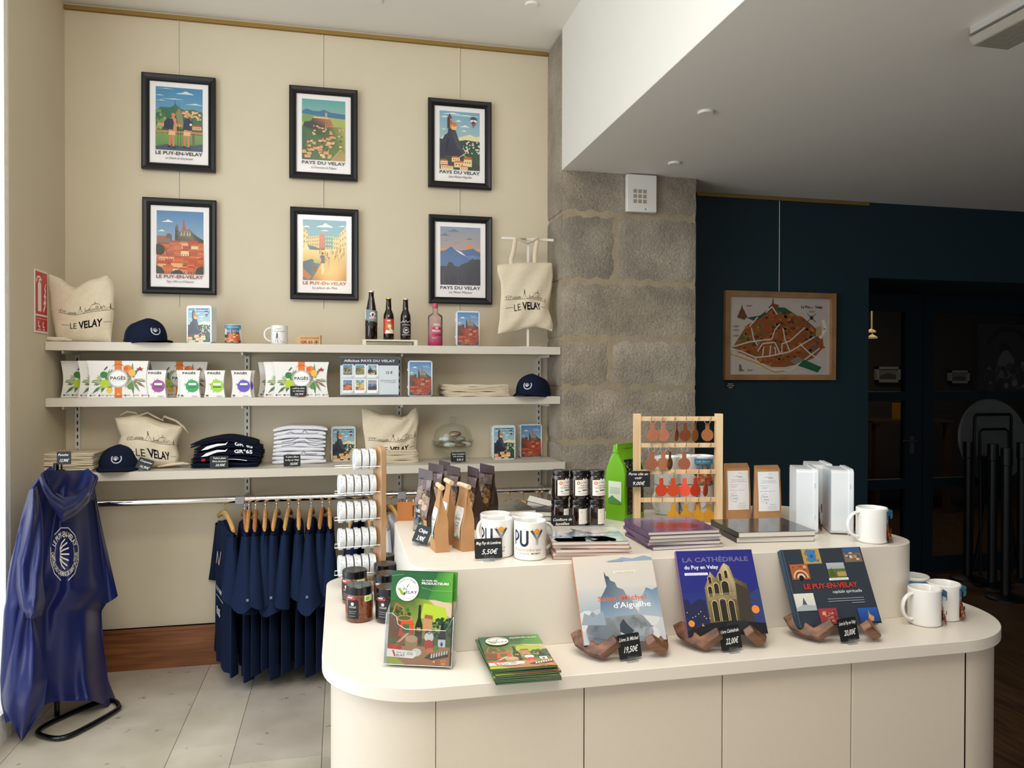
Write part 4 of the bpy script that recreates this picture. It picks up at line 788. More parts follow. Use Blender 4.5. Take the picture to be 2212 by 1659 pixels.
def skyline(a, c='#2a241f'):
    a.line([(0, .03), (1, .03)], .006, c); rnd = random.Random(7)
    def arcs(x0, x1, n, h):
        for i in range(n): x = x0+(x1-x0)*(i+.5)/n; r_ = (x1-x0)/n*.6; a.ring(x, .05+h*rnd.uniform(.2, .8), r_, .004, c, n=9, a0=0, a1=230)
    arcs(.0, .16, 6, .5); arcs(.16, .36, 9, .25); arcs(.78, .88, 4, .5)
    for x in (.04, .08, .12, .83, .86): a.line([(x, .03), (x, .4)], .004, c)
    for i in range(6): x = .2+.026*i; a.line([(x, .05), (x, .25), (x+.012, .33), (x+.024, .25), (x+.024, .05)], .003, c)
    a.line([(.38, .03), (.42, .55), (.44, .6), (.5, .03)], .004, c).line([(.425, .55), (.43, .95), (.44, .6)], .008, c).line([(.45, .5), (.44, .1)], .003, c)
    a.line([(.5, .05), (.55, .25), (.6, .3), (.64, .7), (.76, .72), (.8, .4), (.82, .05)], .004, c).line([(.66, .68), (.69, .8), (.73, .78), (.75, .7)], .004, c).line([(.7, .78), (.7, 1)], .006, c)
    for i in range(14): x = .52+.02*i; a.line([(x, rnd.uniform(.05, .15)), (x+.012, rnd.uniform(.2, .6)), (x+.02, rnd.uniform(.1, .2))], .003, c)
    a.line([(.88, .03), (.9, .25), (.95, .3), (1, .03)], .004, c).line([(.955, .1), (.957, .6), (.97, .1)], .006, c)
def tote(label, top, right, bot, left, Y, bulge, pr, seed, back=.03, part=None, text=True, cat='tote bag'):
    f = patch(top, right, bot, left, Y, bulge, seed=seed); o0 = f(.5, 1); base_ = Vector((o0.x, Y, o0.z)); t = thing('tote_bag', label, cat, base_, group='printed canvas tote bags')
    fl = lambda u, v, d=0: f(u, v, d)-base_
    w = MB(); w.grid(lambda u, v: fl(u, v), 40, 40, flip=True)
    def bk(u, v): q = fl(u, v); e = max(0, min(1, u*12))*max(0, min(1, (1-u)*12))*max(0, min(1, (1-v)*12)); return Vector((q.x, back*.3*e+.001, q.z))
    w.grid(bk, 40, 40); w.build('bag_body', canvas_m, t, fix=True)
    u0, u1, v0, v1, v2, v3 = pr; ar = Art(.30, .055); skyline(ar)
    ar.build('skyline_print', lambda x, y, d: fl(u0+(u1-u0)*x/.30, v1+(v0-v1)*y/.055, d), t, FABPRINT, cell=.012, lift=.0008)
    ar = Art(.28, .04); c = '#1a1820'; ar.line([(0, .5), (.17, .52)], .006, c).line([(.86, .5), (1, .5)], .006, c).text('LE', .19, .1, .72, c, w=.15).text('VELAY', .38, .08, .85, c, w=.46, bold=.03)
    ar.build('name_print', lambda x, y, d: fl(u0+(u1-u0)*(.03+.95*x/.28), v3+(v2-v3)*y/.04, d), t, FABPRINT, cell=.012, lift=.0008)
    return t
def Z1(pts, ox, oy, s): return [(ox+x/s, oy+y/s) for x, y in pts]
q = lambda *p: Z1(p, 60, 580, 6.91)
t = tote('canvas tote bag slumped in the left corner of the top shelf', q((310, 80), (500, 150), (620, 250), (700, 285), (800, 240), (930, 170), (1060, 140), (1180, 100)), q((1180, 100), (1265, 200), (1295, 320), (1290, 500), (1285, 700), (1260, 900), (1245, 1100)),
     q((440, 1105), (640, 1105), (850, 1105), (1050, 1105), (1245, 1105)), q((310, 80), (288, 230), (335, 430), (350, 640), (400, 900), (440, 1105)), 3.98, .045, (.13, 1.0, .46, .60, .69, .80), 1)
f0 = q((280, 1040), (300, 1035), (420, 1045), (540, 1040), (660, 1060)); pts = [onY(x, y, 3.96)-Vector(t.location) for x, y in f0]
w = MB(); w.tube([(p_.x, p_.y, p_.z-.004) for p_ in pts], [.004, .010, .012, .010, .005], 10); w.build('base_fold', canvas_m, t)
q = lambda *p: Z1(p, 80, 880, 6.506)
t = tote('canvas tote bag with a twisted strap, behind the cap on the lowest shelf', q((1095, 150), (1250, 130), (1380, 100), (1560, 130), (1750, 210), (1900, 240), (2045, 265)), q((2045, 265), (2040, 330), (1985, 440), (1960, 540), (2000, 680), (1990, 760), (2050, 800)),
     q((1120, 835), (1400, 845), (1700, 840), (1900, 825), (2050, 800)), q((1095, 150), (1130, 280), (1180, 410), (1140, 520), (1130, 680), (1120, 835)), 4.03, .05, (.12, .97, .28, .48, .60, .78), 2)
for k, pp in enumerate((((1170, 110), (1270, 55), (1400, 75), (1430, 120), (1560, 70), (1660, 130), (1780, 190)), ((1760, 180), (1790, 125), (1960, 190), (2060, 270), (2130, 360)))):
    pts = [onY(*c_, 4.02)-Vector(t.location) for c_ in Z1(pp, 80, 880, 6.506)]; w = MB(); w.tube(pts, [.006]+[.013]*(len(pts)-2)+[.004], 8, flat=.4); w.build('strap', canvas_m, t)
w = MB(); pts = [onY(*c_, 4.0)-Vector(t.location) for c_ in Z1(((1700, 835), (1900, 800), (2050, 785), (2145, 795)), 80, 880, 6.506)]; w.tube(pts, [.006, .012, .012, .004], 8, flat=.6); w.build('base_fold', canvas_m, t)
q = lambda *p: Z1(p, 780, 860, 5.027)
tote('canvas tote bag behind the folded totes, middle of the lowest shelf', q((5, 115), (100, 120), (230, 175), (350, 180), (440, 205), (500, 190), (545, 135), (600, 100)), q((600, 100), (632, 160), (628, 250), (612, 330), (600, 450), (590, 560), (585, 680)),
     q((60, 690), (250, 690), (420, 690), (585, 680)), q((5, 115), (10, 200), (20, 330), (40, 450), (50, 560), (60, 690)), 4.07, .03, (.05, .98, .46, .62, .70, .83), 3)
q = lambda *p: Z1(p, 1040, 490, 6.144)
t = tote('canvas tote bag hanging from the white T stand beside the pillar', q((208, 505), (360, 490), (520, 478), (700, 472), (850, 475), (935, 480)), q((935, 480), (950, 640), (930, 830), (900, 1000), (885, 1080), (925, 1200), (950, 1300), (935, 1385)),
     q((215, 1418), (400, 1385), (560, 1345), (720, 1325), (830, 1350), (935, 1385)), q((208, 505), (215, 610), (255, 740), (262, 900), (248, 1060), (240, 1230), (225, 1330), (215, 1418)), 3.98, .025, (.06, .86, .36, .50, .54, .66), 4)
for pp in (((400, 500), (395, 430), (425, 330), (440, 250), (450, 160)), ((708, 490), (712, 380), (722, 280), (740, 200), (735, 150)), ((455, 150), (520, 175), (600, 215), (680, 190), (740, 150)), ((450, 150), (520, 150), (590, 150))):
    pts = [onY(*c_, 3.985)-Vector(t.location) for c_ in Z1(pp, 1040, 490, 6.144)]; w = MB(); w.tube(pts, [.012]*len(pts), 8, flat=.45); w.build('strap', canvas_m, t)
a = onY(1140, 748, 4.01); z1_ = onY(1140, 517, 4.01).z; t = thing('bag_stand', 'white metal T shaped bag stand at the right end of the top shelf', 'display stand', (a.x, 4.01, S1)); wm = mat('white_stand_metal', '#e8e4da', .4)
w = MB(); w.box(-.006, .006, -.004, .004, 0, z1_-S1); w.build('pole', wm, t, smooth=False); b0, b1 = onY(1083, 518, 4.01), onY(1195, 514, 4.01)
w = MB(); w.box(b0.x-a.x, b1.x-a.x, -.006, .006, z1_-S1-.006, z1_-S1+.007); w.build('crossbar', wm, t, smooth=False)
w = MB(); w.box(-.06, .06, -.05, .05, 0, .003); w.build('base', wm, t, smooth=False)
# ---- caps
navy = mat('navy_cotton', '#141d33', .9, bump=.2, bscale=400, spec=.2); mesh_m = mat('navy_mesh', '#2a3242', .9, noise=.3, nscale=300); black_m = mat('black_strap', '#0c0d12', .7)
def cap(label, loc, rz):
    t = thing('baseball_cap', label, 'cap', loc, rz, 'navy trucker caps')
    def dome(a0, a1, nm, m_):
        w = MB()
        def f(u, v):
            a = a0+(a1-a0)*u; e = v*PI/2; fr = max(0, -math.sin(a)); h = .092+.018*fr
            r_ = math.cos(e)**.6; return (.094*r_*math.cos(a), .108*r_*math.sin(a)+.0*v, .012+h*math.sin(e)**.9)
        w.grid(f, 24, 14); w.build(nm, m_, t, fix=False)
    dome(-PI*1.02, PI*.02, 'front_panel', navy); dome(PI*.02, PI*.98, 'mesh_back', mesh_m)
    w = MB()
    def br(u, v):
        a = -PI+.12+(PI-.24)*u; r_ = 1+.80*v*math.sin(PI*min(1, max(0, u)))**.8; x = .096*math.cos(a)*(1+.10*v); y = .108*math.sin(a)*r_-.004
        return Vector((x, y, .016-.25*abs(x)**1.5*v*4*.4-.004*v))
    w.grid(br, 24, 8); w.grid(lambda u, v: br(u, v)-Vector((0, 0, .004)), 24, 8, flip=True); w.build('brim', navy, t, fix=True)
    w = MB(); w.tube([(.093*math.cos(a), .107*math.sin(a), .012) for a in [i*2*PI/32 for i in range(32)]], .005, 6, closed=True); w.build('sweatband', black_m, t)
    w = MB(); w.lathe([(.006, .105), (.005, .1075), (0, .1085)], 12); w.build('button', navy, t)
    ar = Art(.05, .05); ar.ring(.5, .5, .48, .1, '#c9cbd6').circ(.5, .5, .3, '#0b1020')
    for k in range(9): an = math.radians(20+17.5*k); ar.line([(.44, .3), (.44+.0+.3*math.cos(an), .36+.36*abs(math.sin(an)))], .025, '#e6e6ea')
    def fm(x, y, d):
        a = -PI/2+(x-.025)/.09; z = .04+y; vv = min(.98, max(.0, ((z-.012)/.110))); e = math.asin(vv**(1/.9)); r_ = math.cos(e)**.6; return ((.094*r_+d)*math.cos(a), (.108*r_+d)*math.sin(a), z-.004)
    ar.build('shell_badge', fm, t, FABPRINT, cell=.008, lift=.0012); return t
cap('navy cap with shell badge on the top shelf beside the slumped tote', at(315, 741, 4.03, S1), math.radians(38))
cap('navy cap with shell badge at the right end of the middle shelf', at(1152, 857, 4.03, S2), math.radians(-32))
c3 = onS3(246, 1019); cap('navy cap with shell badge at the front left of the lowest shelf', (c3[0], c3[1]+.115, S3), math.radians(4))
# ---- tea gift boxes (concave sides)
boxm = mat('white_card', '#e9e7e2', .5)
def leafy(a, cx_, cy_, n, rmin, rmax, cols, rnd, lw=.03):
    for i in range(n):
        an = rnd.uniform(0, 2*PI); r0, r1 = rnd.uniform(0, rmin), rnd.uniform(rmin, rmax); k = a.ww/a.hh
        x0_, y0_, x1_, y1_ = cx_+r0*math.cos(an), cy_+k*r0*math.sin(an), cx_+r1*math.cos(an), cy_+k*r1*math.sin(an); nx, ny = -math.sin(an)*lw, math.cos(an)*lw*k
        a.poly([(x0_, y0_), ((x0_+x1_)/2+nx, (y0_+y1_)/2+ny), (x1_, y1_), ((x0_+x1_)/2-nx, (y0_+y1_)/2-ny)], rnd.choice(cols))
def box_art(ar):
    rnd = random.Random(12); ar.rect(.445, 0, .565, 1, '#e67820')
    leafy(ar, .3, .42, 34, .08, .30, ['#5f7a4a', '#8a9a6a', '#3f7a3a', '#aab48a', '#4f6a4f'], rnd, .026); ar.circ(.27, .62, .06, '#2f7d38', n=10).circ(.29, .38, .075, '#b5cc2c').circ(.36, .2, .05, '#e8c338')
    leafy(ar, .72, .52, 34, .08, .30, ['#7a8a5a', '#4f7a4a', '#a8b08a', '#8a6a5a'], rnd, .024); ar.circ(.66, .78, .07, '#e6802c', n=12).circ(.73, .68, .06, '#ecb84a', n=12).circ(.63, .8, .04, '#d9622a', n=8)
    ar.poly([(.86, .85), (.88, .8), (.92, .8), (.89, .77), (.9, .72), (.86, .75), (.82, .72), (.83, .77), (.8, .8), (.84, .8)], '#a02c3c').line([(.28, .75), (.33, .84)], .02, '#4a4a55').circ(.7, .3, .05, '#5a8a4a', n=8)
    ar.circ(.505, .52, .165, '#f4f2ee').ring(.505, .52, .16, .008, '#2a2a2a').ring(.505, .52, .14, .004, '#2a2a2a').text('PAGÈS', .505, .5, .085, '#1c1a1a', w=.25, al='c', bold=.025).rect(.4, .46, .61, .465, '#444')if False else None
    ar.circ(.505, .52, .165, '#f4f2ee').ring(.505, .52, .16, .008, '#2a2a2a').ring(.505, .52, .14, .004, '#2a2a2a').text('PAGÈS', .505, .49, .085, '#1c1a1a', w=.25, al='c', bold=.025).line([(.4, .455), (.61, .455)], .004, '#444444')
    ar.text('THÉS ET INFUSIONS', .505, .235, .028, '#555555', w=.2, al='c', arc=-.14).text('COFFRET DÉCOUVERTE', .505, .71, .028, '#555555', w=.2, al='c', arc=.12)
    for x, c in ((.06, '#4a4a44'), (.2, '#3f4a40'), (.32, '#9aa83c'), (.62, '#5a5a5a'), (.76, '#a8ac5a'), (.9, '#c25a4a')): ar.circ(x, .065, .016, c, n=10).rect(x+.025, .06, x+.085, .068, '#9a948a').rect(x+.025, .075, x+.085, .083, '#9a948a')
    ar.text('40', .505, .08, .04, '#f6ede6', al='c', bold=.02)
BW, BH = .268, .176
def concave(W_, H_, dent, n=10):
    L_ = [(dent*math.sin(PI*i/n), H_*i/n) for i in range(n+1)]; return L_, [(W_-x, z) for x, z in L_][::-1]
def tea_box(label, loc, rz, W_, H_, depth, dent, art, group, name='tea_box'):
    t = thing(name, label, 'tea box', loc, rz, group); l_, r_ = concave(W_, H_, dent); w = MB(); w.prism(r_[::-1][:0]+l_+r_, 0, depth, 'y'); w.build('carton', boxm, t, smooth=False)
    ar = Art(W_, H_); art(ar); f0 = lambda x, y, d: (max(dent*math.sin(PI*y/H_)+.0005, min(W_-dent*math.sin(PI*y/H_)-.0005, x)), -d, y)
    ar.build('carton_print', f0, t, PAPER); return t
first = None; pos = [(188, 859, 3.94), (168, 859, 3.985), (131, 858, 4.05), (325, 858, 4.09), (590, 859, 3.94), (569, 858, 3.99), (557, 857, 4.06)]
labs = ['large white tea gift box with an orange band, front of the left group', 'large white tea gift box second in the left group, mostly covered', 'large white tea gift box at the back of the left group, nearest the corner', 'large white tea gift box standing behind the small pink and green boxes', 'large white tea gift box with a price tag before it, front of the right group', 'large white tea gift box second in the right group, mostly covered', 'large white tea gift box at the back of the right group']
for (x, y, Y), lb in zip(pos, labs):
    p = at(x, y, Y, S2+.0005)
    if first is None: first = tea_box(lb, p, 0, BW, BH, .035, .011, box_art, 'large white tea gift boxes')
    else: dup(first, p, 0, lb)
def small_art(c, lc):
    def f(ar):
        rnd = random.Random(3); leafy(ar, .58, .42, 30, .12, .42, lc, rnd, .03); ar.circ(.62, .42, .31, c).rect(.44, .46, .8, .53, '#f4f2ee').rect(.42, .36, .82, .41, lc[0]).text('PAGÈS', .47, .86, .075, '#1c1a1a', w=.62, al='c', bold=.025).rect(.08, .04, .2, .1, lc[0]).rect(.6, .04, .85, .06, '#8a8a84')
    return f
SW, SH = .096, .132
def small(lb, x, Y, c, lc): return tea_box(lb, at(x, 859, Y, S2+.0005), 0, SW, SH, .03, .007, small_art(c, lc), 'small white tea boxes')
G1 = ['#4a5a44', '#6a7a5a', '#8a9a7a']
small('small white tea box with a pink disc on the middle shelf', 313, 3.945, '#a14a93', G1)
gb = small('small white tea box with a green disc, front one of two', 387, 3.945, '#36a060', ['#2f7a3c', '#4a8a4a', '#6aa85a'])
dup(gb, at(381, 859, 3.99, S2+.0005), 0, 'small white tea box with a green disc, hidden behind its twin')
small('small white tea box with a lime green disc on the middle shelf', 441, 3.945, '#9fd03a', ['#4a6a34', '#6a8a3a', '#88a850'])
pb = small('small white tea box with a purple disc, front one of two', 499, 3.945, '#6a55c0', ['#5a5a7a', '#7a6a9a', '#6a7a6a'])
dup(pb, at(506.5, 859, 3.99, S2+.0005), 0, 'small white tea box with a purple disc, behind its twin on the right')
price_tag('black price tag leaning before the large tea box of the right group', at(644.5, 859, 3.932, S2), .078, .05, (('coffret thés', .5, .72, .14, .75), ('et infusion', .5, .45, .14, .7), ('18,70€', .55, .12, .17, .5)), tilt=-.05)
# ---- poster price sign in acrylic holder
a = at(735, 857, 3.955, S2); b = at(861, 857, 3.955, S2); W_ = b[0]-a[0]; t = thing('acrylic_sign', 'price list of the posters in a clear acrylic holder on the middle shelf', 'sign', (a[0], 3.955, S2))
w = MB(); w.box(-.002, W_+.002, 0, .0015, .0, .205); w.box(-.002, W_+.002, .004, .0055, .0, .205); w.box(-.002, W_+.002, -.02, .04, 0, .002); w.build('holder', clear, t, smooth=False)
w = MB(); w.box(0, W_, .0022, .003, .012, .198); w.build('paper_sheet', mat('white_paper', '#f2f2f2', .7), t, smooth=False)
ar = Art(W_, .186); ar.rect(0, .8, 1, 1, '#2e3142').text('Affiches PAYS DU VELAY', .5, .895, .065, '#f4f4f6', w=.88, al='c', bold=.025).text('12 €', .84, .57, .07, '#2a2c34', al='c', bold=.03)
k = 0
for j in range(2):
    for i in range(3):
        x, y = .05+.21*i, .47-.42*j; ar.win(0, 0, W_, .186); ar.rect(x-.01, y-.005, x+.175, y+.36, '#f8f8f8').rect(x-.01, y-.02, x+.175, y-.006, '#c8c8cc'); fn = (chemin, polignac, rocher, ville, place, mezenc)[k]; k += 1; l_ = ar.l
        ar.win(W_*x, .186*(y+.075), W_*.15, .186*.27); fn(ar); ar.win(0, 0, W_, .186); ar.ring(x+.16, y+.01, .018, .004, '#c04a4a', n=12)
        for n_, (P_, l2) in enumerate(ar.P):
            if l2 > l_: ar.P[n_] = (P_, l_+(l2-l_)*.12)
        ar.l = int(l_+(ar.l-l_)*.12)+2
ar.win(0, 0, W_, .186); ar.text('Demandez votre affiche', .85, .38, .03, '#44464c', w=.22, al='c').text('à la boutique', .85, .33, .03, '#44464c', w=.2, al='c').ring(.71, .38, .018, .004, '#5a5a66', n=12)
ar.build('sheet_print', front(0, .012, .0021), t, PAPER, lift=.00005)
# ---- folded stacks
def folded(name, label, cat, loc, w_, d_, th, m_, seed, group, rz=0, sag=0, prints=None, layers=2, mound=0):
    t = thing(name, label, cat, loc, rz, group); rnd = random.Random(seed); ph = rnd.uniform(0, 6); w = MB()
    def zt(x, y): return -sag*(2*x/w_)**2+mound*(1-(2*x/w_)**2)+.0015*math.sin(x*40+ph)+.001*math.sin(y*30+ph)
    for k in range(layers):
        h = th/layers; z0 = k*h; ins_ = rnd.uniform(0, .006); rings = []
        for i in range(17):
            u = i/16; x = -w_/2+w_*u; e = min(1, u*14, (1-u)*14); hh = h*.5*(.55+.45*e); ring = []
            fy = -d_/2+ins_+.003*math.sin(x*25+ph+k)
            for j in range(9): a = PI/2+PI*j/8; ring.append((x, fy+hh*1.1*(1+math.cos(a)), z0+h/2+hh*math.sin(a)+zt(x, fy)))
            ring += [(x, d_/2, z0+h/2-hh+zt(x, d_/2)), (x, d_/2, z0+h/2+hh+zt(x, d_/2))]; rings.append(ring)
        w.loft(rings)
    w.build('folded_cloth', m_, t, fix=True)
    if prints:
        W_, H_, fn, x0_, z0_ = prints; ar = Art(W_, H_); fn(ar)
        ar.build('shirt_print', lambda x, y, d: (x0_+x, -d_/2-d-.001+.003*math.sin((x0_+x)*25+ph), z0_+y+zt(x0_+x, -d_/2)), t, FABPRINT, cell=.02)
    return t
rnd = random.Random(20)
def stack(name, labf, cat, loc, n, w_, d_, th, m_, group, prints=None, sags=None, layers=2, jit=.006):
    z = 0
    for i in range(n):
        s_ = sags(i) if sags else 0; folded(name, labf(i, n), cat, (loc[0]+rnd.uniform(-jit, jit), loc[1]+rnd.uniform(-jit, jit)*.6, loc[2]+z+.0005), w_*rnd.uniform(.96, 1.02), d_, th*.98, m_, 100+i*7+int(w_*1000), group, rnd.uniform(-.03, .03), sag=0, mound=s_, prints=prints(i) if prints else None, layers=layers); z += th
ordn = ['bottom', 'second from the bottom', 'third from the bottom', 'fourth from the bottom', 'fifth from the bottom', 'sixth from the bottom', 'seventh from the bottom', 'eighth from the bottom', 'ninth from the bottom']
pos_ = lambda i, n: 'topmost' if i == n-1 else ordn[i]
a = onY(1027, 857, 3.99); stack('folded_tote_bag', lambda i, n: 'folded canvas tote, '+pos_(i, n)+' of the pile beside the middle shelf cap', 'tote bag', (a.x, 4.05, S2), 5, .345, .2, .0128, canvas_m, 'folded totes on the middle shelf')
wh = mat('white_cotton', '#e8e8ee', .9, bump=.15, bscale=300, spec=.2)
a = onS3(648, 1003)
def wprint(i):
    if i in (4, 5): return (.22, .03, lambda ar: ar.line([(0, .2), (.25, .3), (.4, .8), (.52, .95), (.6, .4), (.75, .25), (1, .5)], .01, '#33333a'), -.09, .004)
    if i in (2, 7): return (.2, .022, lambda ar: ar.line([(.1, .1), (.2, .4), (.3, .1)], .01, '#33333a').line([(.5, .1), (.56, .9), (.62, .1), (.9, .3)], .01, '#33333a'), -.09, .003)
stack('folded_t_shirt', lambda i, n: 'folded white t-shirt, '+pos_(i, n)+' of the white pile', 't-shirt', (a[0]-.003, a[1]+.11, S3), 9, .265, .22, .0205, wh, 'folded white t-shirts', prints=wprint, sags=lambda i: .0018*i, layers=1)
w = MB(); w.grid(lambda u, v: (-.14+.28*u, -.1+.2*v, .012*math.sin(u*PI)+.006*math.sin(u*13+v*9)), 16, 12); w.grid(lambda u, v: (-.14+.28*u, -.1+.2*v, .012*math.sin(u*PI)+.006*math.sin(u*13+v*9)+.002), 16, 12, flip=True)
nv = mat('navy_jersey', '#0f1628', .9, spec=.2)
def nprint(i):
    if i in (2, 3): return (.25, .034, lambda ar: ar.poly([(0, .1), (.1, .5), (.3, .75), (.45, .7), (.5, .95), (.46, .5), (.3, .4), (.12, .05)], '#eef0f4').text('GR°65', .62, .35, .5, '#eef0f4', w=.34, bold=.03), -.12, .0)
    if i == 1: return (.25, .02, lambda ar: ar.line([(.5, .5), (.9, .2)], .012, '#eef0f4').rect(.05, .1, .12, .7, '#b0283a').rect(.45, .1, .52, .7, '#b0283a'), -.12, .0)
a = onS3(491, 1011); stack('folded_t_shirt', lambda i, n: 'folded navy t-shirt, '+pos_(i, n)+' of the navy pile', 't-shirt', (a[0]-.01, a[1]+.12, S3), 5, .31, .23, .024, nv, 'folded navy t-shirts', prints=nprint, sags=lambda i: .008*i, jit=.012)
a = onS3(832, 1001); stack('folded_tote_bag', lambda i, n: 'folded canvas tote, '+pos_(i, n)+' of the pile behind the ring rack', 'tote bag', (a[0], a[1]+.09, S3), 5, .35, .18, .0132, canvas_m, 'folded totes in the middle of the lowest shelf')
a = onS3(142, 1022); stack('folded_tote_bag', lambda i, n: 'folded canvas tote, '+pos_(i, n)+' of the pile in the left corner', 'tote bag', (a[0]-.01, a[1]+.13, S3), 6, .25, .24, .0145, canvas_m, 'folded totes in the left corner')
price_tag('black price tag standing before the navy shirt pile', onS3(473, 1013), .085, .058, (('Tshirt Jean', .5, .74, .14, .7), ('Saint Jacques', .5, .48, .14, .75), ('24,90€', .55, .12, .2, .5)), tilt=-.15)
price_tag('black price tag standing before the white shirt pile', onS3(631, 1010), .08, .058, (('T-shirt Blanc', .5, .74, .14, .8), ('le Puy en Velay', .5, .48, .14, .8), ('18,00€', .6, .12, .2, .45)), rz=.1, tilt=-.1)
price_tag('black price tag standing beside the cap on the lowest shelf', onS3(306, 1017), .07, .055, (('Casquette', .5, .66, .16, .8), ('16,90€', .55, .15, .22, .6)), rz=0, tilt=-.35, roll=.35)
price_tag('black price tag standing before the glass cake stand', onS3(990, 1000), .078, .05, (('Savon de pèlerin', .5, .74, .14, .85), ('à la verveine', .5, .5, .14, .7), ('9,50 €', .6, .12, .2, .45)), tilt=-.1)
# ---- glass cake stand with wrapped soaps
a = onS3(984, 996); cy_ = a[1]+.10; gl = glassy('clear_glass', (.95, .97, .95), .06)
t = thing('cake_stand', 'glass cake stand with a domed lid on the lowest shelf', 'cake stand', (a[0], cy_, S3)); K = 1.04
w = MB(); w.lathe([(0, .0), (.055*K, 0), (.055*K, .004), (.015, .014), (.012, .03), (.022, .05), (.05, .062), (.105*K, .068), (.112*K, .105), (.109*K, .105), (.102*K, .072), (0, .066)], 48); w.build('stand', gl, t)
w = MB(); w.lathe([(.098*K, .078), (.099*K, .13), (.088*K, .165), (.06*K, .185), (.02, .194), (.012, .2), (.014, .21), (.02, .218), (.018, .228), (.008, .234), (0, .234)], 48); w.build('dome', gl, t)
soapm = [mat('wrapped_soap_brown', '#8a7256', .4, noise=.25, nscale=60), mat('wrapped_soap_white', '#dad6d0', .25, noise=.1, nscale=60), mat('wrapped_soap_grey', '#a39c90', .3, noise=.25, nscale=60)]
rnd = random.Random(31); wheres = ['at the left rim', 'beside the left rim', 'front left', 'front centre', 'front right', 'at the right rim', 'back left', 'back centre', 'back right', 'second layer left', 'second layer right', 'at the top of the heap']
for i in range(12):
    if i < 6: an = math.radians(180+36*i); r_, z_ = .075, .072
    elif i < 9: an = math.radians(30+60*(i-6)); r_, z_ = .055, .072
    elif i < 11: an = math.radians(190+150*(i-9)); r_, z_ = .045, .098
    else: an = 0; r_, z_ = .012, .124
    sx_, sy_, sz_ = rnd.uniform(.030, .036), rnd.uniform(.02, .026), rnd.uniform(.012, .015); sd = rnd.uniform(0, 9)
    w = MB(); w.grid(lambda u, v: ((sx_*math.cos(2*PI*u)*math.sin(PI*v))*(1+.12*math.sin(5*2*PI*u+sd)), sy_*math.sin(2*PI*u)*math.sin(PI*v)*(1+.1*math.sin(3*2*PI*u+sd)), sz_*(1-math.cos(PI*v))), 20, 10, flip=True)
    o = w.build('wrapped_soap', soapm[1 if i in (2, 9, 4) else 0 if i % 2 else 2], fix=True, loc=(a[0]+r_*math.cos(an), cy_+r_*math.sin(an), S3+z_)); o.rotation_euler = (rnd.uniform(-.15, .15), 0, rnd.uniform(0, 3))
    tag(o, 'small wrapped soap under the glass dome, '+wheres[i], 'soap', 'wrapped soaps under the glass dome')
# ================================================================== ITEMS ON THE LOWER COUNTER
def onC(px_, py_, z): p = onZ(px_, py_, z); return (p.x, p.y, z+.0003)
# ---- ring rack with round white tins
rackw = wood('rack_beech', '#b08a66', '#c6a27c', (6, 6, 1.5), .45, 4); wire = mat('steel_wire', '#c9c7c2', .2, 1)
rp = (.118, 2.36, ZL); t = thing('tin_rack', 'wooden post rack with wire cradles holding round white tins', 'display rack', rp)
top = onY(826, 963, 2.36).z-ZL
w = MB(); w.prism([(-.022, .02)]+[(.022, .02), (.022, top-.022)]+[(.022*math.cos(a), top-.022+.022*math.sin(a)) for a in [PI*i/12 for i in range(1, 12)]]+[(-.022, top-.022)], -.010, .010, 'x', T=Matrix.Rotation(.55, 4, 'Z')); w.build('post', rackw, t, bevel=.002)
w = MB(); w.box(-.09, .05, -.06, .06, 0, .02); w.build('base', rackw, t, smooth=False, bevel=.002)
rowy = [993, 1048, 1105, 1163, 1221]; rowx = [(770, 3), (738, 5), (742, 5), (737, 5), (737, 5)]; rowz = [onY(790, y, 2.34).z for y in rowy]; R_ = .0325
cr, sr = math.cos(.12), math.sin(.12)
first = None; tn = ['top row', 'second row', 'middle row', 'fourth row', 'bottom row']; on_ = ['outermost', 'second', 'third', 'fourth', 'fifth']
for k, ((x0_, n_), z_) in enumerate(zip(rowx, rowz)):
    w = MB(); zz = z_-ZL-R_*.62
    for s_ in (-1, 1): w.tube([(.0, s_*R_*.83, zz), (-.135*cr, s_*R_*.83-.135*sr, zz), ], .0013, 6)
    w.tube([(-.135*cr, R_*.83-.135*sr, zz), (-.135*cr, -R_*.83-.135*sr, zz)], .0013, 6); w.build('wire_cradle', wire, t)
    for i in range(n_):
        dd = -.012-.0228*(n_-1-i)-.0114; L = (rp[0]+dd*cr, rp[1]+dd*sr, z_); lb = 'round white tin, %s from left in the %s of the post rack' % (on_[i], tn[k])
        if first is None:
            first = thing('round_tin', lb, 'tin', L, .12, 'round white tins on the post rack'); T = Matrix.Rotation(-PI/2, 4, 'Y')
            w = MB(); w.lathe([(0, -.0090), (R_-.004, -.0090), (R_-.003, -.0082), (R_-.003, .001)], 36, T=T); w.build('tin_base', white_cer, first)
            w = MB(); w.lathe([(R_-.003, -.001), (R_, -.001), (R_, .0085), (R_-.002, .0098), (R_-.006, .0090), (0, .0090)], 36, T=T); w.build('lid', tin_m, first)
            ar = Art(.02, .008); ar.text('Puy', .5, .1, .6, '#8a8a90', w=.8, al='c', shear=.3); ar.build('lid_mark', lambda x, y, d: (-.001-y, -(R_+d)*math.cos(.6+(x-.01)/R_), (R_+d)*math.sin(.6+(x-.01)/R_)), first, cell=(.004, None))
        else: dup(first, L, .12, lb)
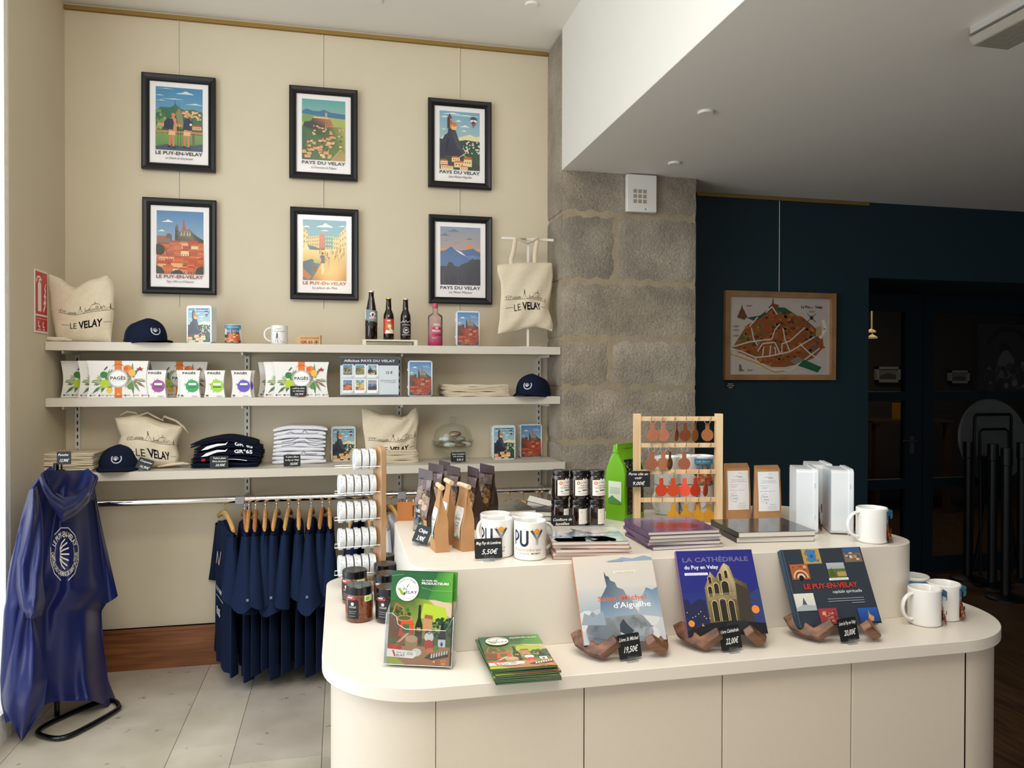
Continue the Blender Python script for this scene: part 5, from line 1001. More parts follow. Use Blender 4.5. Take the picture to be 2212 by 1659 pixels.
# ---- amber jars
amber = mat('amber_spread', '#6a3210', .25, noise=.5, nscale=120, coat=.8); dark = mat('dark_jam', '#1c0a08', .2, coat=.8); blid = mat('black_lid', '#0c0c0e', .25, coat=.3)
def jar(label, loc, rz, r, h, m_, art, group, lh, lab=None, la=1.6, lz=.012, name='jam_jar'):
    t = thing(name, label, 'jar', loc, rz, group)
    w = MB(); w.lathe([(0, .001), (r*.85, 0), (r*.97, .004), (r, .01), (r, h-lh-.012), (r*.93, h-lh-.004), (r*.86, h-lh), (0, h-lh)], 36); w.build('glass_body', m_, t)
    w = MB(); w.lathe([(r*.90, h-lh-.001), (r*.95, h-lh), (r*.95, h-.002), (r*.90, h), (0, h-.0005)], 36); w.build('lid', blid, t)
    ar = Art(r*la, lab); art(ar); ar.build('jar_label', cyl(r, lz, -PI/2, r*la), t, PAPER, cell=(.005, None)); return t
def alab(ar): ar.rect(0, 0, .42, .78, '#121214').rect(.0, .79, .3, .86, '#c03030').rect(0, .86, .2, .9, '#e8e8e8').text('miel', .08, .45, .1, '#c9c9cc', w=.25).circ(.2, .62, .06, '#c9c9cc').rect(.05, .3, .35, .32, '#8a8a8c').rect(.05, .22, .3, .24, '#8a8a8c').rect(.05, .1, .3, .12, '#8a8a8c').rect(.62, .7, .95, .95, '#d8e8b0').rect(.66, .74, .8, .9, '#8ab83c')
ja = jar('amber jar with black lid, front one of the two beside the rack', onC(776, 1338, ZL), .1, .036, .093, amber, alab, 'amber jars', .02, .062, la=2.1)
dup(ja, onC(766, 1300, ZL), -.1, 'amber jar with black lid, back one of the two before the post rack')
jb = jar('dark jar with black lid nearest the brochure holder, front of its row', onC(840, 1340, ZL), .1, .035, .091, dark, alab, 'dark jars', .02, .062, la=2.1)
for i, (x, y) in enumerate(((835, 1307), (832, 1283), (830, 1262))): dup(jb, onC(x, y, ZL), .2*i, 'dark jar with black lid, %s in the row behind the brochure holder' % ('second', 'third', 'last')[i])
price_tag('small price tag standing edge-on behind the back amber jar', onC(768, 1268, ZL), .06, .045, (('Terrines', .5, .6, .2, .7), ('6,90€', .5, .15, .2, .5)), rz=-.9, tilt=-.3)
# ---- brochures
def brochure(ar):
    rnd = random.Random(2); ar.rect(0, 0, 1, 1, '#5a6a30'); ar.rect(0, .68, 1, 1, '#2a6a34', '#1c5a34').poly([(.6, .68), (1, .66), (1, 1), (.75, 1)], ['#2f7a34', '#4f9a3a', '#5aa03c', '#2a6e34'])
    ar.poly([(0, .3), (0, .68), (.35, .72), (.6, .7), (.8, .68), (1, .68), (1, .35), (.6, .28)], ['#3a5228', '#3a5228', '#3f5a2c', '#8aa83a', '#a8bc3c', '#b0a070', '#3a5a30', '#9ab03a'])
    ar.poly([(.62, .7), (1, .5), (1, .66), (.72, .7)], '#c9b498').poly([(.5, .5), (.95, .48), (.9, .62), (.55, .66)], '#a9c034')
    for i in range(60): x, y = rnd.uniform(.7, 1), rnd.uniform(.3, .5); ar.l = 12; ar.circ(x, y, .025, rnd.choice(['#1f4a34', '#2c5f3e', '#1a3a2a']), n=6)
    for i in range(30): x, y = rnd.uniform(0, .35), rnd.uniform(.42, .62); ar.l = 13; ar.circ(x, y, .03, rnd.choice(['#3a5a28', '#5a4a24', '#2f4a2a']), n=6)
    ar.l = 15; ar.line([(.03, .48), (.1, .65), (.22, .6), (.25, .46)], .02, '#a8703c').poly([(.0, .28), (.25, .26), (.27, .48), (.0, .5)], '#7a4a24').circ(.25, .49, .14, '#b07a44', ry=.035).circ(.25, .495, .1, '#4a5a2c', ry=.022)
    for i in range(6): ar.line([(0, .3+.03*i), (.26, .28+.03*i)], .006, '#5a3418')
    ar.poly([(.16, .3), (.4, .28), (.4, .45), (.36, .47), (.2, .46)], '#d8442c').poly([(.22, .34), (.33, .33), (.34, .43), (.23, .43)], '#2c6e3a')
    ar.poly([(.43, .22), (.54, .22), (.545, .42), (.51, .5), (.505, .64), (.47, .64), (.465, .5), (.43, .42)], '#1a1512').rect(.44, .35, .53, .41, '#1c1a14').text('TIE', .485, .36, .035, '#d8b040', w=.07, al='c', bold=.03).rect(.44, .27, .53, .31, '#5a2a24')
    ar.poly([(.56, .3), (.7, .3), (.7, .52), (.57, .53)], '#b9855c').poly([(.57, .5), (.7, .49), (.7, .53), (.58, .54)], '#8a5a3a').circ(.63, .34, .04, '#4a2c1c', n=10)
    ar.circ(.66, .3, .075, '#e8ece4', n=16).line([(.62, .36), (.66, .33), (.7, .36)], .012, '#2f6a44').poly([(.8, .16), (.93, .16), (.93, .3), (.9, .38), (.88, .45), (.85, .45), (.83, .36), (.8, .3)], '#15120f').rect(.805, .18, .925, .28, '#dfe2e6').poly([(.865, .2), (.89, .23), (.865, .26), (.84, .23)], '#3a4a70')
    ar.rect(0, 0, 1, .2, '#b07a50', '#b98a5c').poly([(0, 0), (0, .2), (.2, .22), (.1, .1), (.3, .0)], '#a8b83a').poly([(.13, .22), (.3, .34), (.36, .33), (.3, .22), (.2, .2)], '#8a5a34').poly([(.14, .23), (.3, .335), (.35, .335), (.2, .24)], '#e0c09a')
    ar.circ(.38, .24, .105, '#b08a60', ry=.07).circ(.38, .275, .10, '#c9ab84', ry=.04).circ(.66, .22, .075, '#cc3a30').circ(.68, .15, .055, '#d98058').circ(.78, .19, .05, '#6a8a44', n=8).circ(.47, .135, .08, '#ebe6da', ry=.042).circ(.05, .19, .05, '#c83028', n=8).circ(.12, .185, .045, '#d03c30', n=8).circ(.19, .18, .045, '#c02c28', n=8)
    ar.poly([(.6, .08), (.68, .13), (.98, .16), (.98, .1), (.72, .06)], '#4a3428')
    for i in range(7): ar.poly([(.7+.04*i, .08+.008*i), (.725+.04*i, .082+.008*i), (.73+.04*i, .13+.006*i), (.705+.04*i, .125+.006*i)], '#e6e0d6')
    for i in range(9): ar.circ(rnd.uniform(.72, .94), rnd.uniform(.02, .065), .022, rnd.choice(['#d9803c', '#e6954a', '#c46a2c']), n=8)
    ar.poly([(.0, .08), (.42, .07), (.48, .1), (.46, .145), (.0, .165)], '#dcdcd8').poly([(.08, .15), (.11, .15), (.15, .085), (.12, .085)], '#c8283c').text('ELAY', .155, .088, .022, '#2a2a2e', w=.14, bold=.02).text('PUY en', .16, .12, .015, '#2a2a2e', w=.13, bold=.01)
    for i in range(3): ar.rect(.32, .105+.011*i, .42, .11+.011*i, '#8a8a8a')
    ar.circ(.27, .81, .185, '#f0f0ee', n=36).ring(.27, .81, .155, .004, '#5a5a5a', a0=-60, a1=60).ring(.27, .81, .155, .004, '#5a5a5a', a0=200, a1=300)
    ar.text('PRODUCTEURS', .27, .80, .018, '#2c2c30', w=.27, al='c', arc=.15, bold=.01).poly([(.11, .82), (.155, .82), (.22, .765), (.2, .745), (.175, .745)], '#8aa82c').poly([(.2, .745), (.24, .745), (.245, .775), (.225, .775)], '#2c3a34').text('ELAY', .25, .762, .03, '#232327', w=.18, bold=.015).text('du', .19, .80, .032, '#232327', w=.07).poly([(.25, .83), (.31, .88), (.27, .83)], '#2c3a34')
    ar.text('La route des', .5, .9, .022, '#eef4ea', w=.25, shear=.2, bold=.01).text('PRODUCTEURS', .5, .865, .024, '#f4f8f0', w=.44, bold=.025).line([(.5, .83), (.7, .8), (1, .8)], .004, '#9ac09a').line([(0, .95), (.2, .97)], .004, '#9ac09a')
    ar.l = 60
BWd, BHt = .141, .199
o0 = onC(836.7, 1437, ZL); hrz = -.34; til = -.24
th_ = thing('brochure_holder', 'clear acrylic brochure holder on the lower counter', 'brochure holder', o0, hrz)
T = Matrix.Translation((0, .0, .004)) @ Matrix.Rotation(til, 4, 'X')
clear2 = glassy('acrylic_holder', (.93, .95, .97), .14, .03)
w = MB(); w.prism([(-.006, 0), (BWd+.006, 0), (BWd+.006, .105), (BWd-.010, .075), (.04, .075), (.022, .085), (.018, .1), (.008, .108), (-.006, .108)], -.010, -.012, 'y', T=T); w.build('front_panel', clear2, th_, smooth=False)
w = MB(); w.tube([T @ Vector((x_, -.0125, z_)) for x_, z_ in ((-.006, 0), (-.006, .108), (.008, .108), (.018, .1), (.022, .085), (.04, .075), (BWd-.010, .075), (BWd+.006, .105), (BWd+.006, 0), (-.006, 0))], .0007, 5); w.build('edge_highlight', mat('acrylic_highlight', '#dfe6ee', .1, coat=.5), th_)  # pale rim added along the clear panel, its edge highlight put into colour
for x_ in (-.0075, BWd+.006): w = MB(); w.prism([(-.012, 0), (.03, 0), (.03, .14), (-.012, .105)], x_, x_+.0015, 'x', T=T); w.build('side_panel', clear2, th_, smooth=False)
w = MB(); w.box(-.006, BWd+.006, .030, .032, 0, .15, T=T); w.box(-.0075, BWd+.0075, -.012, .05, -.004, -.002); w.build('back_panel', clear2, th_, smooth=False)
paperw = mat('page_edges', '#d9d5cc', .8)
def booklet(name, label, cat, loc, rot, w_, h_, th, art, cover, group=None, edge=None, spine=None):
    t = thing(name, label, cat, loc, 0, group, rot=rot); w = MB()
    w.box(.0015, w_-.0015, .0006, th-.0006, .0015, h_-.0015); w.build('pages', edge or paperw, t, smooth=False)
    w = MB(); w.box(0, w_, 0, .0007, 0, h_); w.box(0, w_, th-.0007, th, 0, h_); w.box(0, .0009, 0, th, 0, h_); w.build('cover', spine or cover, t, smooth=False)
    ar = Art(w_, h_); art(ar); ar.build('cover_print', front(0, 0), t, GLOSSY, lift=.00005); return t
gcov = mat('brochure_cover', '#2f6a34', .4)
Hm = Matrix.Translation(Vector(o0)) @ Matrix.Rotation(hrz, 4, 'Z') @ Matrix.Translation((0, 0, .004)) @ Matrix.Rotation(til, 4, 'X')
bA = booklet('brochure', 'green producers route brochure at the front of the acrylic holder', 'brochure', Hm @ Vector((0, -.008, .0)), (til, 0, hrz), BWd, BHt, .003, brochure, gcov, 'green brochures in the holder')
for i, (dx_, dy_, dz_) in enumerate(((.006, .004, .001), (.012, .013, .002))): dup(bA, Hm @ Vector((dx_-.006, dy_, dz_)), 0, 'green producers route brochure, %s in the acrylic holder' % ('second', 'rearmost')[i], rot=(til, 0, hrz))
rnd = random.Random(7)
for i in range(8):
    z_ = ZL+.0005+.0043*i; ang = math.radians(0)+rnd.uniform(-.05, .05); cx_, cy_ = .39+rnd.uniform(-.004, .004)-.002*i, 1.640+rnd.uniform(-.004, .004)
    M_ = Matrix.Rotation(ang, 4, 'Z') @ Matrix.Translation((-BWd/2, -BHt/2, 0)); p = M_ @ Vector((0, 0, 0))
    lb = 'green brochure lying '+('on top' if i == 7 else ordn[i])+' of the flat stack on the counter'; L = (cx_+p.x, cy_+p.y, z_+.004); rt = (-PI/2, 0, ang)
    # lying flat: front (-Y) turned up
    if i == 0: b0_ = dup(bA, L, 0, lb, 'flat stack of green brochures', rot=(-PI/2, 0, ang))
    else: dup(bA, L, 0, lb, 'flat stack of green brochures', rot=(-PI/2, 0, ang))
# ---- display books on wooden easels
walnut = wood('walnut_easel', '#4a2c1c', '#8a5a3a', (1, 14, 14), .4, 3); walnut.node_tree.nodes['Principled BSDF'].inputs['Coat Weight'].default_value = .2
def bk1(ar):
    rnd = random.Random(3); ar.rect(0, 0, 1, 1, '#b9bfc6', '#d6cec2').rect(0, .3, 1, .62, '#94a9ba', '#c8c6c2')
    for i in range(18): x = rnd.uniform(.0, .95); ar.l = 5; ar.circ(x, rnd.uniform(.05, .3), rnd.uniform(.08, .2), rnd.choice(['#c3c8cd', '#cfd0d2', '#b5bec8', '#aab7c4']), n=14)
    ar.l = 8; ar.poly([(.4, .93), (.55, .95), (.62, .97), (.75, .95), (.9, .98), (1, .95), (1, .92), (.6, .92)], '#8fa3b8').poly([(.24, .28), (.27, .5), (.33, .58), (.37, .64), (.36, .76), (.365, .81), (.38, .76), (.41, .75), (.43, .7), (.48, .68), (.5, .62), (.57, .59), (.6, .52), (.66, .46), (.7, .3)], ['#7f95ab', '#56718c', '#4f6478', '#54687a', '#3a4a5c', '#2c3a4c', '#3a4a5c', '#4a5a6c', '#5a6a7a', '#6a7684', '#6a7a8a', '#6f7f8c', '#7a8b9a', '#8596a5', '#96a6b4'])
    ar.poly([(.7, .3), (.8, .52), (.86, .6), (.93, .57), (1, .6), (1, .25)], ['#a5b2be', '#8ba0b2', '#5f7d98', '#6a8aa4', '#6a8aa4', '#a5b2be']).poly([(.0, .22), (.05, .35), (.15, .3), (.28, .36), (.3, .2)], '#8fa0ae')
    ar.poly([(.45, .12), (.46, .2), (.51, .26), (.55, .2), (.62, .12), (.56, .06)], '#3a4650')
    ar.text('Saint-Michel', .24, .47, .055, '#d9663c', w=.6, bold=.01).text("d'Aiguilhe", .42, .385, .062, '#f6f6f6', w=.46, bold=.01).rect(.48, .78, .76, .81, '#e6e0d8').text('OUVRAGE EN CONSULTATION', .62, .785, .014, '#4a4a4a', w=.24, al='c').text('GEORGES PALUET', .43, .915, .012, '#4a5560', w=.2)
def bk2(ar):
    rnd = random.Random(3); ar.rect(0, 0, 1, 1, '#1f2a78', '#22257e').rect(0, .2, 1, .5, '#2a3c8c', '#1f2a78').text('LA CATHÉDRALE', .5, .86, .055, '#6f6a92', w=.86, al='c', bold=.02).text('du Puy en Velay', .08, .775, .045, '#eef0f6', w=.44, bold=.015)
    ar.rect(.07, .7, .37, .73, '#e8e8ec').text('OUVRAGE EN CONSULTATION', .22, .707, .014, '#4a4a4a', w=.26, al='c')
    ar.poly([(0, .0), (0, .42), (.06, .42), (.09, .36), (.2, .42), (.28, .4), (.3, .15)], '#1c2448').poly([(.3, .12), (.3, .55), (.34, .62), (.4, .74), (.46, .66), (.56, .8), (.6, .84), (.66, .8), (.7, .66), (.85, .58), (.86, .12)], ['#6a5a3a', '#8a7848', '#9a885a', '#b8a678', '#7a6a44', '#a89868', '#c8b88a', '#b0a070', '#6a5c3a', '#4a4434', '#332e28', '#4a402c'])
    for (x, y, w_, h_) in ((.36, .16, .07, .2), (.46, .16, .08, .22), (.57, .16, .07, .2), (.34, .44, .05, .1), (.42, .46, .06, .11), (.52, .46, .09, .12), (.36, .6, .04, .06), (.5, .63, .04, .07), (.58, .66, .04, .07)):
        ar.rect(x-.006, y, x+w_+.006, y+h_+.01, '#d8c898').circ(x+w_/2, y+h_, w_/2+.008, '#d8c898', n=14).rect(x, y, x+w_, y+h_, '#2a2420').circ(x+w_/2, y+h_, w_/2, '#2a2420', n=14)
    for i in range(7): ar.line([(.32, .4+.012*i), (.68, .41+.012*i)], .003, '#d0c090')
    ar.poly([(.68, .1), (.7, .6), (.88, .5), (.88, .1)], '#3c3630').poly([(.86, .1), (.86, .46), (1, .54), (1, .1)], '#2c3c70').circ(.9, .28, .05, '#e08a3c', n=12).circ(.06, .14, .04, '#d88a3a', n=10).circ(.14, .08, .02, '#e0a050', n=8)
    ar.poly([(0, 0), (1, 0), (1, .12), (.6, .16), (.3, .14), (0, .06)], '#14161e').poly([(.45, 0), (.5, .14), (.75, .16), (.85, 0)], '#22252c').text('GUIDE DE VISITE', .5, .03, .014, '#a8a8b0', w=.24, al='c')
    for i in range(12): ar.circ(rnd.uniform(.02, .3), rnd.uniform(.1, .3), .008, '#c8b078', n=6)
def bk3(ar):
    rnd = random.Random(3); ar.rect(0, 0, 1, 1, '#2f3844').line([(.02, 0), (.02, 1)], .006, '#5a6878').line([(.05, 0), (.05, 1)], .004, '#1f2630')
    def tile(x, y, base_, cs, n):
        X0, Y0, X1, Y1 = x, y, x+.22, y+.2; ar.rect(X0, Y0, X1, Y1, base_)
        for i in range(n): a_, b_ = rnd.uniform(X0+.02, X1-.04), rnd.uniform(Y0+.02, Y1-.04); ar.rect(a_, b_, a_+rnd.uniform(.015, .04), b_+rnd.uniform(.015, .04), rnd.choice(cs))
    tile(.25, .8, '#b59a58', ['#d9b868', '#8a7a40', '#3f6a9a'], 14); ar.rect(.31, .83, .41, .96, '#3f78b8').circ(.36, .93, .05, '#3f78b8').circ(.36, .9, .02, '#27558c', n=10)
    tile(.76, .8, '#7a6a5a', ['#c98a5c', '#e0c890', '#4a5a7a', '#9a4a3a'], 22); ar.rect(.76, .93, .98, 1, '#3a5a8c')
    tile(.06, .6, '#a8603c', ['#d8a070', '#8a3c24'], 10); ar.circ(.17, .62, .09, '#e0c8a8', a1=180).circ(.17, .62, .075, '#8a4a34', a1=180).circ(.17, .62, .05, '#dcc8b0', a1=180).circ(.17, .62, .03, '#1c1418', n=12)
    ar.rect(.51, .6, .73, .8, '#8a9098', '#b0b8c0').rect(.51, .6, .73, .72, '#5a6a34').poly([(.52, .62), (.56, .74), (.6, .62)], '#4a5a2c').rect(.62, .62, .73, .68, '#b8945c').rect(.5, .57, .74, .6, '#efefec').text('OUVRAGE EN CONSULTATION', .62, .577, .014, '#4a4a4a', w=.2, al='c')
    ar.text('LE PUY-EN-VELAY', .17, .475, .062, '#c03a2c', w=.66, bold=.035).text('capitale spirituelle', .5, .405, .04, '#e8e8ea', w=.36, shear=.15)
    for i, (x_, w_) in enumerate(((.42, .44), (.42, .44), (.7, .16))): ar.rect(x_, .33-.03*i, x_+w_, .337-.03*i, '#a8acb2')
    ar.rect(.02, .2, .26, .42, '#c9cdc8', '#e2ded2').poly([(.1, .27), (.13, .37), (.16, .27)], '#4a5a64').poly([(.02, .2), (.26, .2), (.26, .26), (.12, .28), (.02, .24)], '#a8b4b8')
    tile(.27, .02, '#9a3c44', ['#c97a5c', '#b08a4a', '#7a2c3c', '#d9b07a'], 18); ar.rect(.74, .02, .98, .2, '#1c3f8c', '#2a5aa8').poly([(.84, .04), (.86, .12), (.865, .17), (.875, .12), (.92, .08), (.9, .03)], '#c9985c')
def easel_book(label, lab_e, prm, art, covc, spc, th, tagl, tagpos, tlab, plx, prx, edge=None):
    X, Y, w_, h_, rz, tl = prm; z0 = ZL+.032
    booklet('display_book', label, 'book', (X, Y, z0), (-tl, 0, rz), w_, h_, th, art, mat('cover_'+art.__name__, covc, .3), None, edge, mat('spine_'+art.__name__, spc, .35))
    e = thing('book_easel', lab_e, 'book easel', (X+w_*.5, Y+.02, ZL), rz, 'walnut book easels')
    for sgn, (bx, by) in ((1, plx), (-1, prx)):
        p = onZ(bx, by, ZL); loc = Matrix.Rotation(-rz, 4, 'Z') @ (Vector((p.x, p.y, 0))-Vector((X+w_*.5, Y+.02, 0)))
        prof = [(-.012, 0), (.02, 0), (.050, .040), (.036, .056), (.004, .024), (-.055, .050), (-.074, .034), (-.052, .010)] if True else None
        w = MB(); w.prism(prof, -.012, .012, 'y', T=Matrix.Translation((loc.x, loc.y, .010)) @ Matrix.Rotation(math.radians(-50 if sgn > 0 else -118), 4, 'Z') @ Matrix.Rotation(math.radians(-38 if sgn > 0 else 40), 4, 'X')); w.build('wooden_arm', walnut, e, bevel=.003)
    price_tag(tagl, onC(*tagpos, ZL), .056, .053, tlab, rz=.12, tilt=-.25, roll=-.04)
easel_book('pale misty chapel book standing on the left walnut easel', 'walnut easel under the pale misty chapel book', (.54, 1.645, .2, .203, -.01, .50), bk1, '#c9c8c6', '#c9764a', .009, 'black price tag before the pale misty chapel book', (1364, 1428), (('Livre St Michel', .5, .72, .15, .85), ('19,50€', .52, .25, .24, .6)), (1284, 1428), (1436, 1415))
easel_book('deep blue night cathedral book on the middle walnut easel', 'walnut easel under the deep blue cathedral book', (.798, 1.65, .195, .203, -.109, .49), bk2, '#23287c', '#8a5a86', .013, 'black price tag before the deep blue cathedral book', (1583, 1409), (('Livre Cathédrale', .5, .72, .15, .88), ('22,00€', .52, .25, .24, .6)), (1506, 1408), (1648, 1396))
easel_book('dark slate photo grid book on the right walnut easel', 'walnut easel under the dark slate photo grid book', (1.089, 1.65, .223, .192, -.052, .49), bk3, '#2f3844', '#2c4a60', .018, 'black price tag before the dark slate photo grid book', (1838, 1390), (('Livre le Puy en Velay', .5, .72, .15, .9), ('20,00€', .52, .25, .24, .6)), (1752, 1388), (1894, 1383))
# ---- mugs
def edge_city(ar): ar.win(0, 0, ar.w, ar.h); ville(ar); ar.rect(.0, .78, 1, 1, '#4a8fae', '#3d7f9f').text('LE PUY', .5, .86, .06, '#d8e6ea', w=.7, al='c')
def mugat(lb, fx, fy, z, rz, **k):
    p = onZ(fx, fy, z); d = Vector((p.x, p.y, 0)).normalized()*.0405; return mug(lb, (p.x+d.x, p.y+d.y, z+.0003), rz, **k)
G = 'white picture mugs at the right of the counter'
mA = mugat('white mug with handle to the left, front one of three at the right corner', 1997, 1356, ZL, math.radians(35), art=edge_city, hz=150, a_deg=-60, aw=.05, group=G)
p = Vector(mA.location); q = onZ(2041, 1347, ZL); d = Vector((q.x, q.y, 0)).normalized()*.0405
mB = dup(mA, (q.x+d.x+.008, q.y+d.y+.012, ZL+.0003), math.radians(22), 'white mug with a sky and red roof picture, right one of three at the corner')
for c_ in bpy.data.objects:
    if c_.parent is mB and c_.name.startswith('handle'): c_.rotation_euler = (0, 0, math.radians(-60))
q = onZ(1993, 1252, ZL+.094); dup(mA, (q.x+.01, q.y+.045, ZL+.0003), math.radians(-60), 'white mug at the back of the three, half hidden beside the raised platform')
p = onZ(1883, 1176, ZU); d = Vector((p.x, p.y, 0)).normalized()*.0405; dup(mA, (p.x+d.x, p.y+d.y, ZU+.0003), math.radians(28), 'white mug standing alone at the right end of the raised platform')
def puy(ar):
    ar.ring(.02, .68, .16, .06, '#14203a', n=24).rect(.0, .38, .045, .85, '#14203a')
    ar.rect(.2, .48, .27, .86, '#14203a').rect(.40, .48, .47, .86, '#2c3446').ring(.335, .49, .135, .07, '#1c2840', a0=180, a1=360, n=16)
    ar.poly([(.52, .86), (.60, .86), (.72, .66), (.68, .58)], ['#20242e', '#20242e', '#9a9ca0', '#8a8c90']).poly([(.92, .86), (.84, .86), (.72, .66), (.76, .58)], ['#20242e', '#20242e', '#9a9ca0', '#8a8c90']).rect(.68, .40, .76, .64, '#c4c4c4', '#8e8f94')
    ar.poly([(.72, .70), (.62, .84), (.66, .9), (.72, .93), (.78, .9), (.82, .84)], ['#d98c34', '#e6a040', '#d8a060', '#e8a848', '#d8a060', '#e6a040']).poly([(.54, .87), (.62, .88), (.58, .91)], '#d8a060').poly([(.9, .87), (.82, .88), (.86, .91)], '#d8a060')
    ar.text('Lumières', .45, .2, .1, '#d0a878', w=.8, al='c').text('dans les noirs', .2, .1, .035, '#3a3a3a', w=.3).text('EN VELAY', .55, .1, .04, '#1a1a1a', w=.28, bold=.03)
G2 = 'white lettered mugs on the raised platform'
mP = mugat('white lettered mug, front right of the four on the raised platform', 1145, 1213, ZU, math.radians(10), art=puy, hz=10, a_deg=-116, aw=.085, ah=.075, group=G2)
p = onZ(1074, 1207, ZU); d = Vector((p.x, p.y, 0)).normalized()*.0405
pp = dup(mP, (p.x+d.x, p.y+d.y, ZU+.0003), math.radians(2), 'white lettered mug, front left behind the price tag on the raised platform')
for c_ in bpy.data.objects:
    if c_.parent is pp and c_.name.startswith('handle'): c_.rotation_euler = (0, 0, math.radians(-60))
for (x, y, lb, r_) in ((1072, 1113, 'white lettered mug, back left of the four on the raised platform', 30), (1143, 1117, 'white lettered mug, back right of the four on the raised platform', 50)): p = onZ(x, y, ZU+.094); dup(mP, (p.x+.004, p.y+.03, ZU+.0003), math.radians(r_), lb)
price_tag('black price tag before the lettered mugs on the raised platform', onC(1056, 1212, ZU), .068, .048, (('Mug Puy de Lumières', .5, .7, .15, .9), ('5,50€', .52, .22, .24, .55)), rz=.0, tilt=-.2)
# ---- mugs stacked behind the key ring rack
k = 0
for (x, y_, hs, lb) in ((1440, 2.33, 0, 'left'), (1482, 2.34, 0, 'middle'), (1516, 2.33, 0, 'right')):
    for lay in (0, 1):
        p = onY(x, 1100, y_); l2 = 'white mug in the %s layer, %s column behind the key ring rack' % (('lower', 'upper')[lay], lb)
        dup(mA, (p.x, y_, ZU+.0005+lay*.0945-(.000)), math.radians(60+50*k), l2, 'mugs behind the key ring rack'); k += 1
# ---- crisp bags and kraft bags
brownf = mat('brown_film', '#3a2822', .25, coat=.5); kraft = mat('kraft_paper', '#b08458', .8, noise=.06, nscale=40, bump=.2, bscale=60); sealm = mat('film_seal', '#4e4044', .3, alpha=1)
def chips(ar):
    rnd = random.Random(5); ar.rect(0, 0, 1, 1, '#3a2a22')
    for i in range(46): ar.circ(rnd.uniform(.08, .92), rnd.uniform(.03, .78), rnd.uniform(.1, .22), rnd.choice(['#8a6a48', '#a07c54', '#6a4c34', '#b08c60', '#7a5a3c']), n=10, ry=rnd.uniform(.04, .1))
    ar.rect(.0, .8, 1, 1, '#6a5a58').line([(.3, .8), (.35, .98)], .04, '#9a8c8a').rect(.12, .1, .55, .52, '#1c1c20').text('CHIPS', .33, .36, .06, '#e8e8ea', w=.36, al='c', bold=.02).text('artisanales', .33, .28, .035, '#e8e8ea', w=.34, al='c', shear=.3).rect(.35, .1, .55, .17, '#5aa06c')
def bag(name, label, cat, loc, rz, w_, d_, h_, body, art=None, seal=None, group=None, roll=False, la=None):
    t = thing(name, label, cat, loc, rz, group); rings = []; nst = 12
    for j in range(nst+1):
        v = j/nst; s_ = 1-ss(.25, 1, v)*.93; hw = w_/2*(1+.03*math.sin(v*9)); hd = d_/2*s_; g_ = .45*ss(.2, .9, v); ring = [(-hw, -hd), (0, -hd), (hw, -hd), (hw*(1-.25*g_), 0), (hw, hd), (0, hd), (-hw, hd), (-hw*(1-.25*g_), 0)]
        rings.append([(x, y+.002*math.sin(v*11+x*60), v*h_) for x, y in ring])
    w = MB(); w.loft(rings); w.build('bag_body', body, t, smooth=True)
    if seal: w = MB(); w.prism([(-w_/2, h_-.004), (w_/2, h_-.004), (w_/2*.96, h_+.022), (-w_/2*.98, h_+.026)], -.0012, .0012, 'y'); w.build('top_seal', seal, t, smooth=False)
    if roll: w = MB(); w.tube([(-w_/2-.002, 0, h_), (w_/2+.002, 0, h_)], .0065, 10); w.build('rolled_top', mat('pale_kraft', '#d8bc98', .8) if 'pale_kraft' not in bpy.data.materials else bpy.data.materials['pale_kraft'], t)
    if art:
        x0_, z0_, aw, ah = la; ar = Art(aw, ah); art(ar)
        def f(x, y, d):
            v = (z0_+y)/h_; s_ = 1-ss(.25, 1, v)*.93; return (x0_+x, -d_/2*s_-d-.0012+.002*math.sin(v*11+(x0_+x)*60), z0_+y)
        ar.build('bag_print', f, t, GLOSSY, cell=(.02, .01))
    return t
GB = 'brown bags of crisps'
fb = bag('crisp_bag', 'brown see-through bag of crisps, leftmost on the raised platform', 'bag of crisps', onC(920, 1148, ZU), math.radians(-56), .064, .038, .155, brownf, chips, sealm, GB, la=(-.030, .004, .060, .147))
for (x, y, r_, lb) in ((942, 1128, -50, 'brown bag of crisps second from the left, behind the kraft bags'), (960, 1118, -66, 'brown bag of crisps at the back, with a twisted dark top'), (980, 1136, -62, 'brown bag of crisps behind the middle kraft bag'), (1022, 1140, -70, 'brown bag of crisps behind the right kraft bag'), (1052, 1130, -58, 'brown bag of crisps, rightmost beside the lettered mugs')): dup(fb, onC(x, y, ZU), math.radians(r_), lb)
GK = 'small kraft paper bags'
def kl(ar): ar.rect(0, 0, 1, 1, '#e2e4e0').text('Biscuits', .5, .6, .1, '#4a6a4a', w=.7, al='c').rect(.2, .5, .8, .52, '#8a8a84').rect(.2, .4, .7, .42, '#8a8a84').rect(0, 0, 1, .08, '#8ab89a')
kb = bag('kraft_bag', 'small kraft bag with rolled top, front left by the crisps', 'paper bag', onC(950, 1188, ZU), math.radians(-87), .062, .036, .165, kraft, kl, None, GK, True, la=(-.022, .03, .044, .08))
dup(kb, onC(969, 1172, ZU), math.radians(-84), 'small kraft bag with rolled top, standing behind the other two'); dup(kb, onC(1002, 1186, ZU), math.radians(-76), 'small kraft bag with rolled top, right one beside the mugs')
price_tag('black price tag turned sideways at the left edge of the raised platform', onC(903, 1178, ZU), .07, .048, (('Chips', .5, .6, .2, .6), ('3,90€', .5, .15, .25, .5)), rz=-1.1, tilt=-.45)
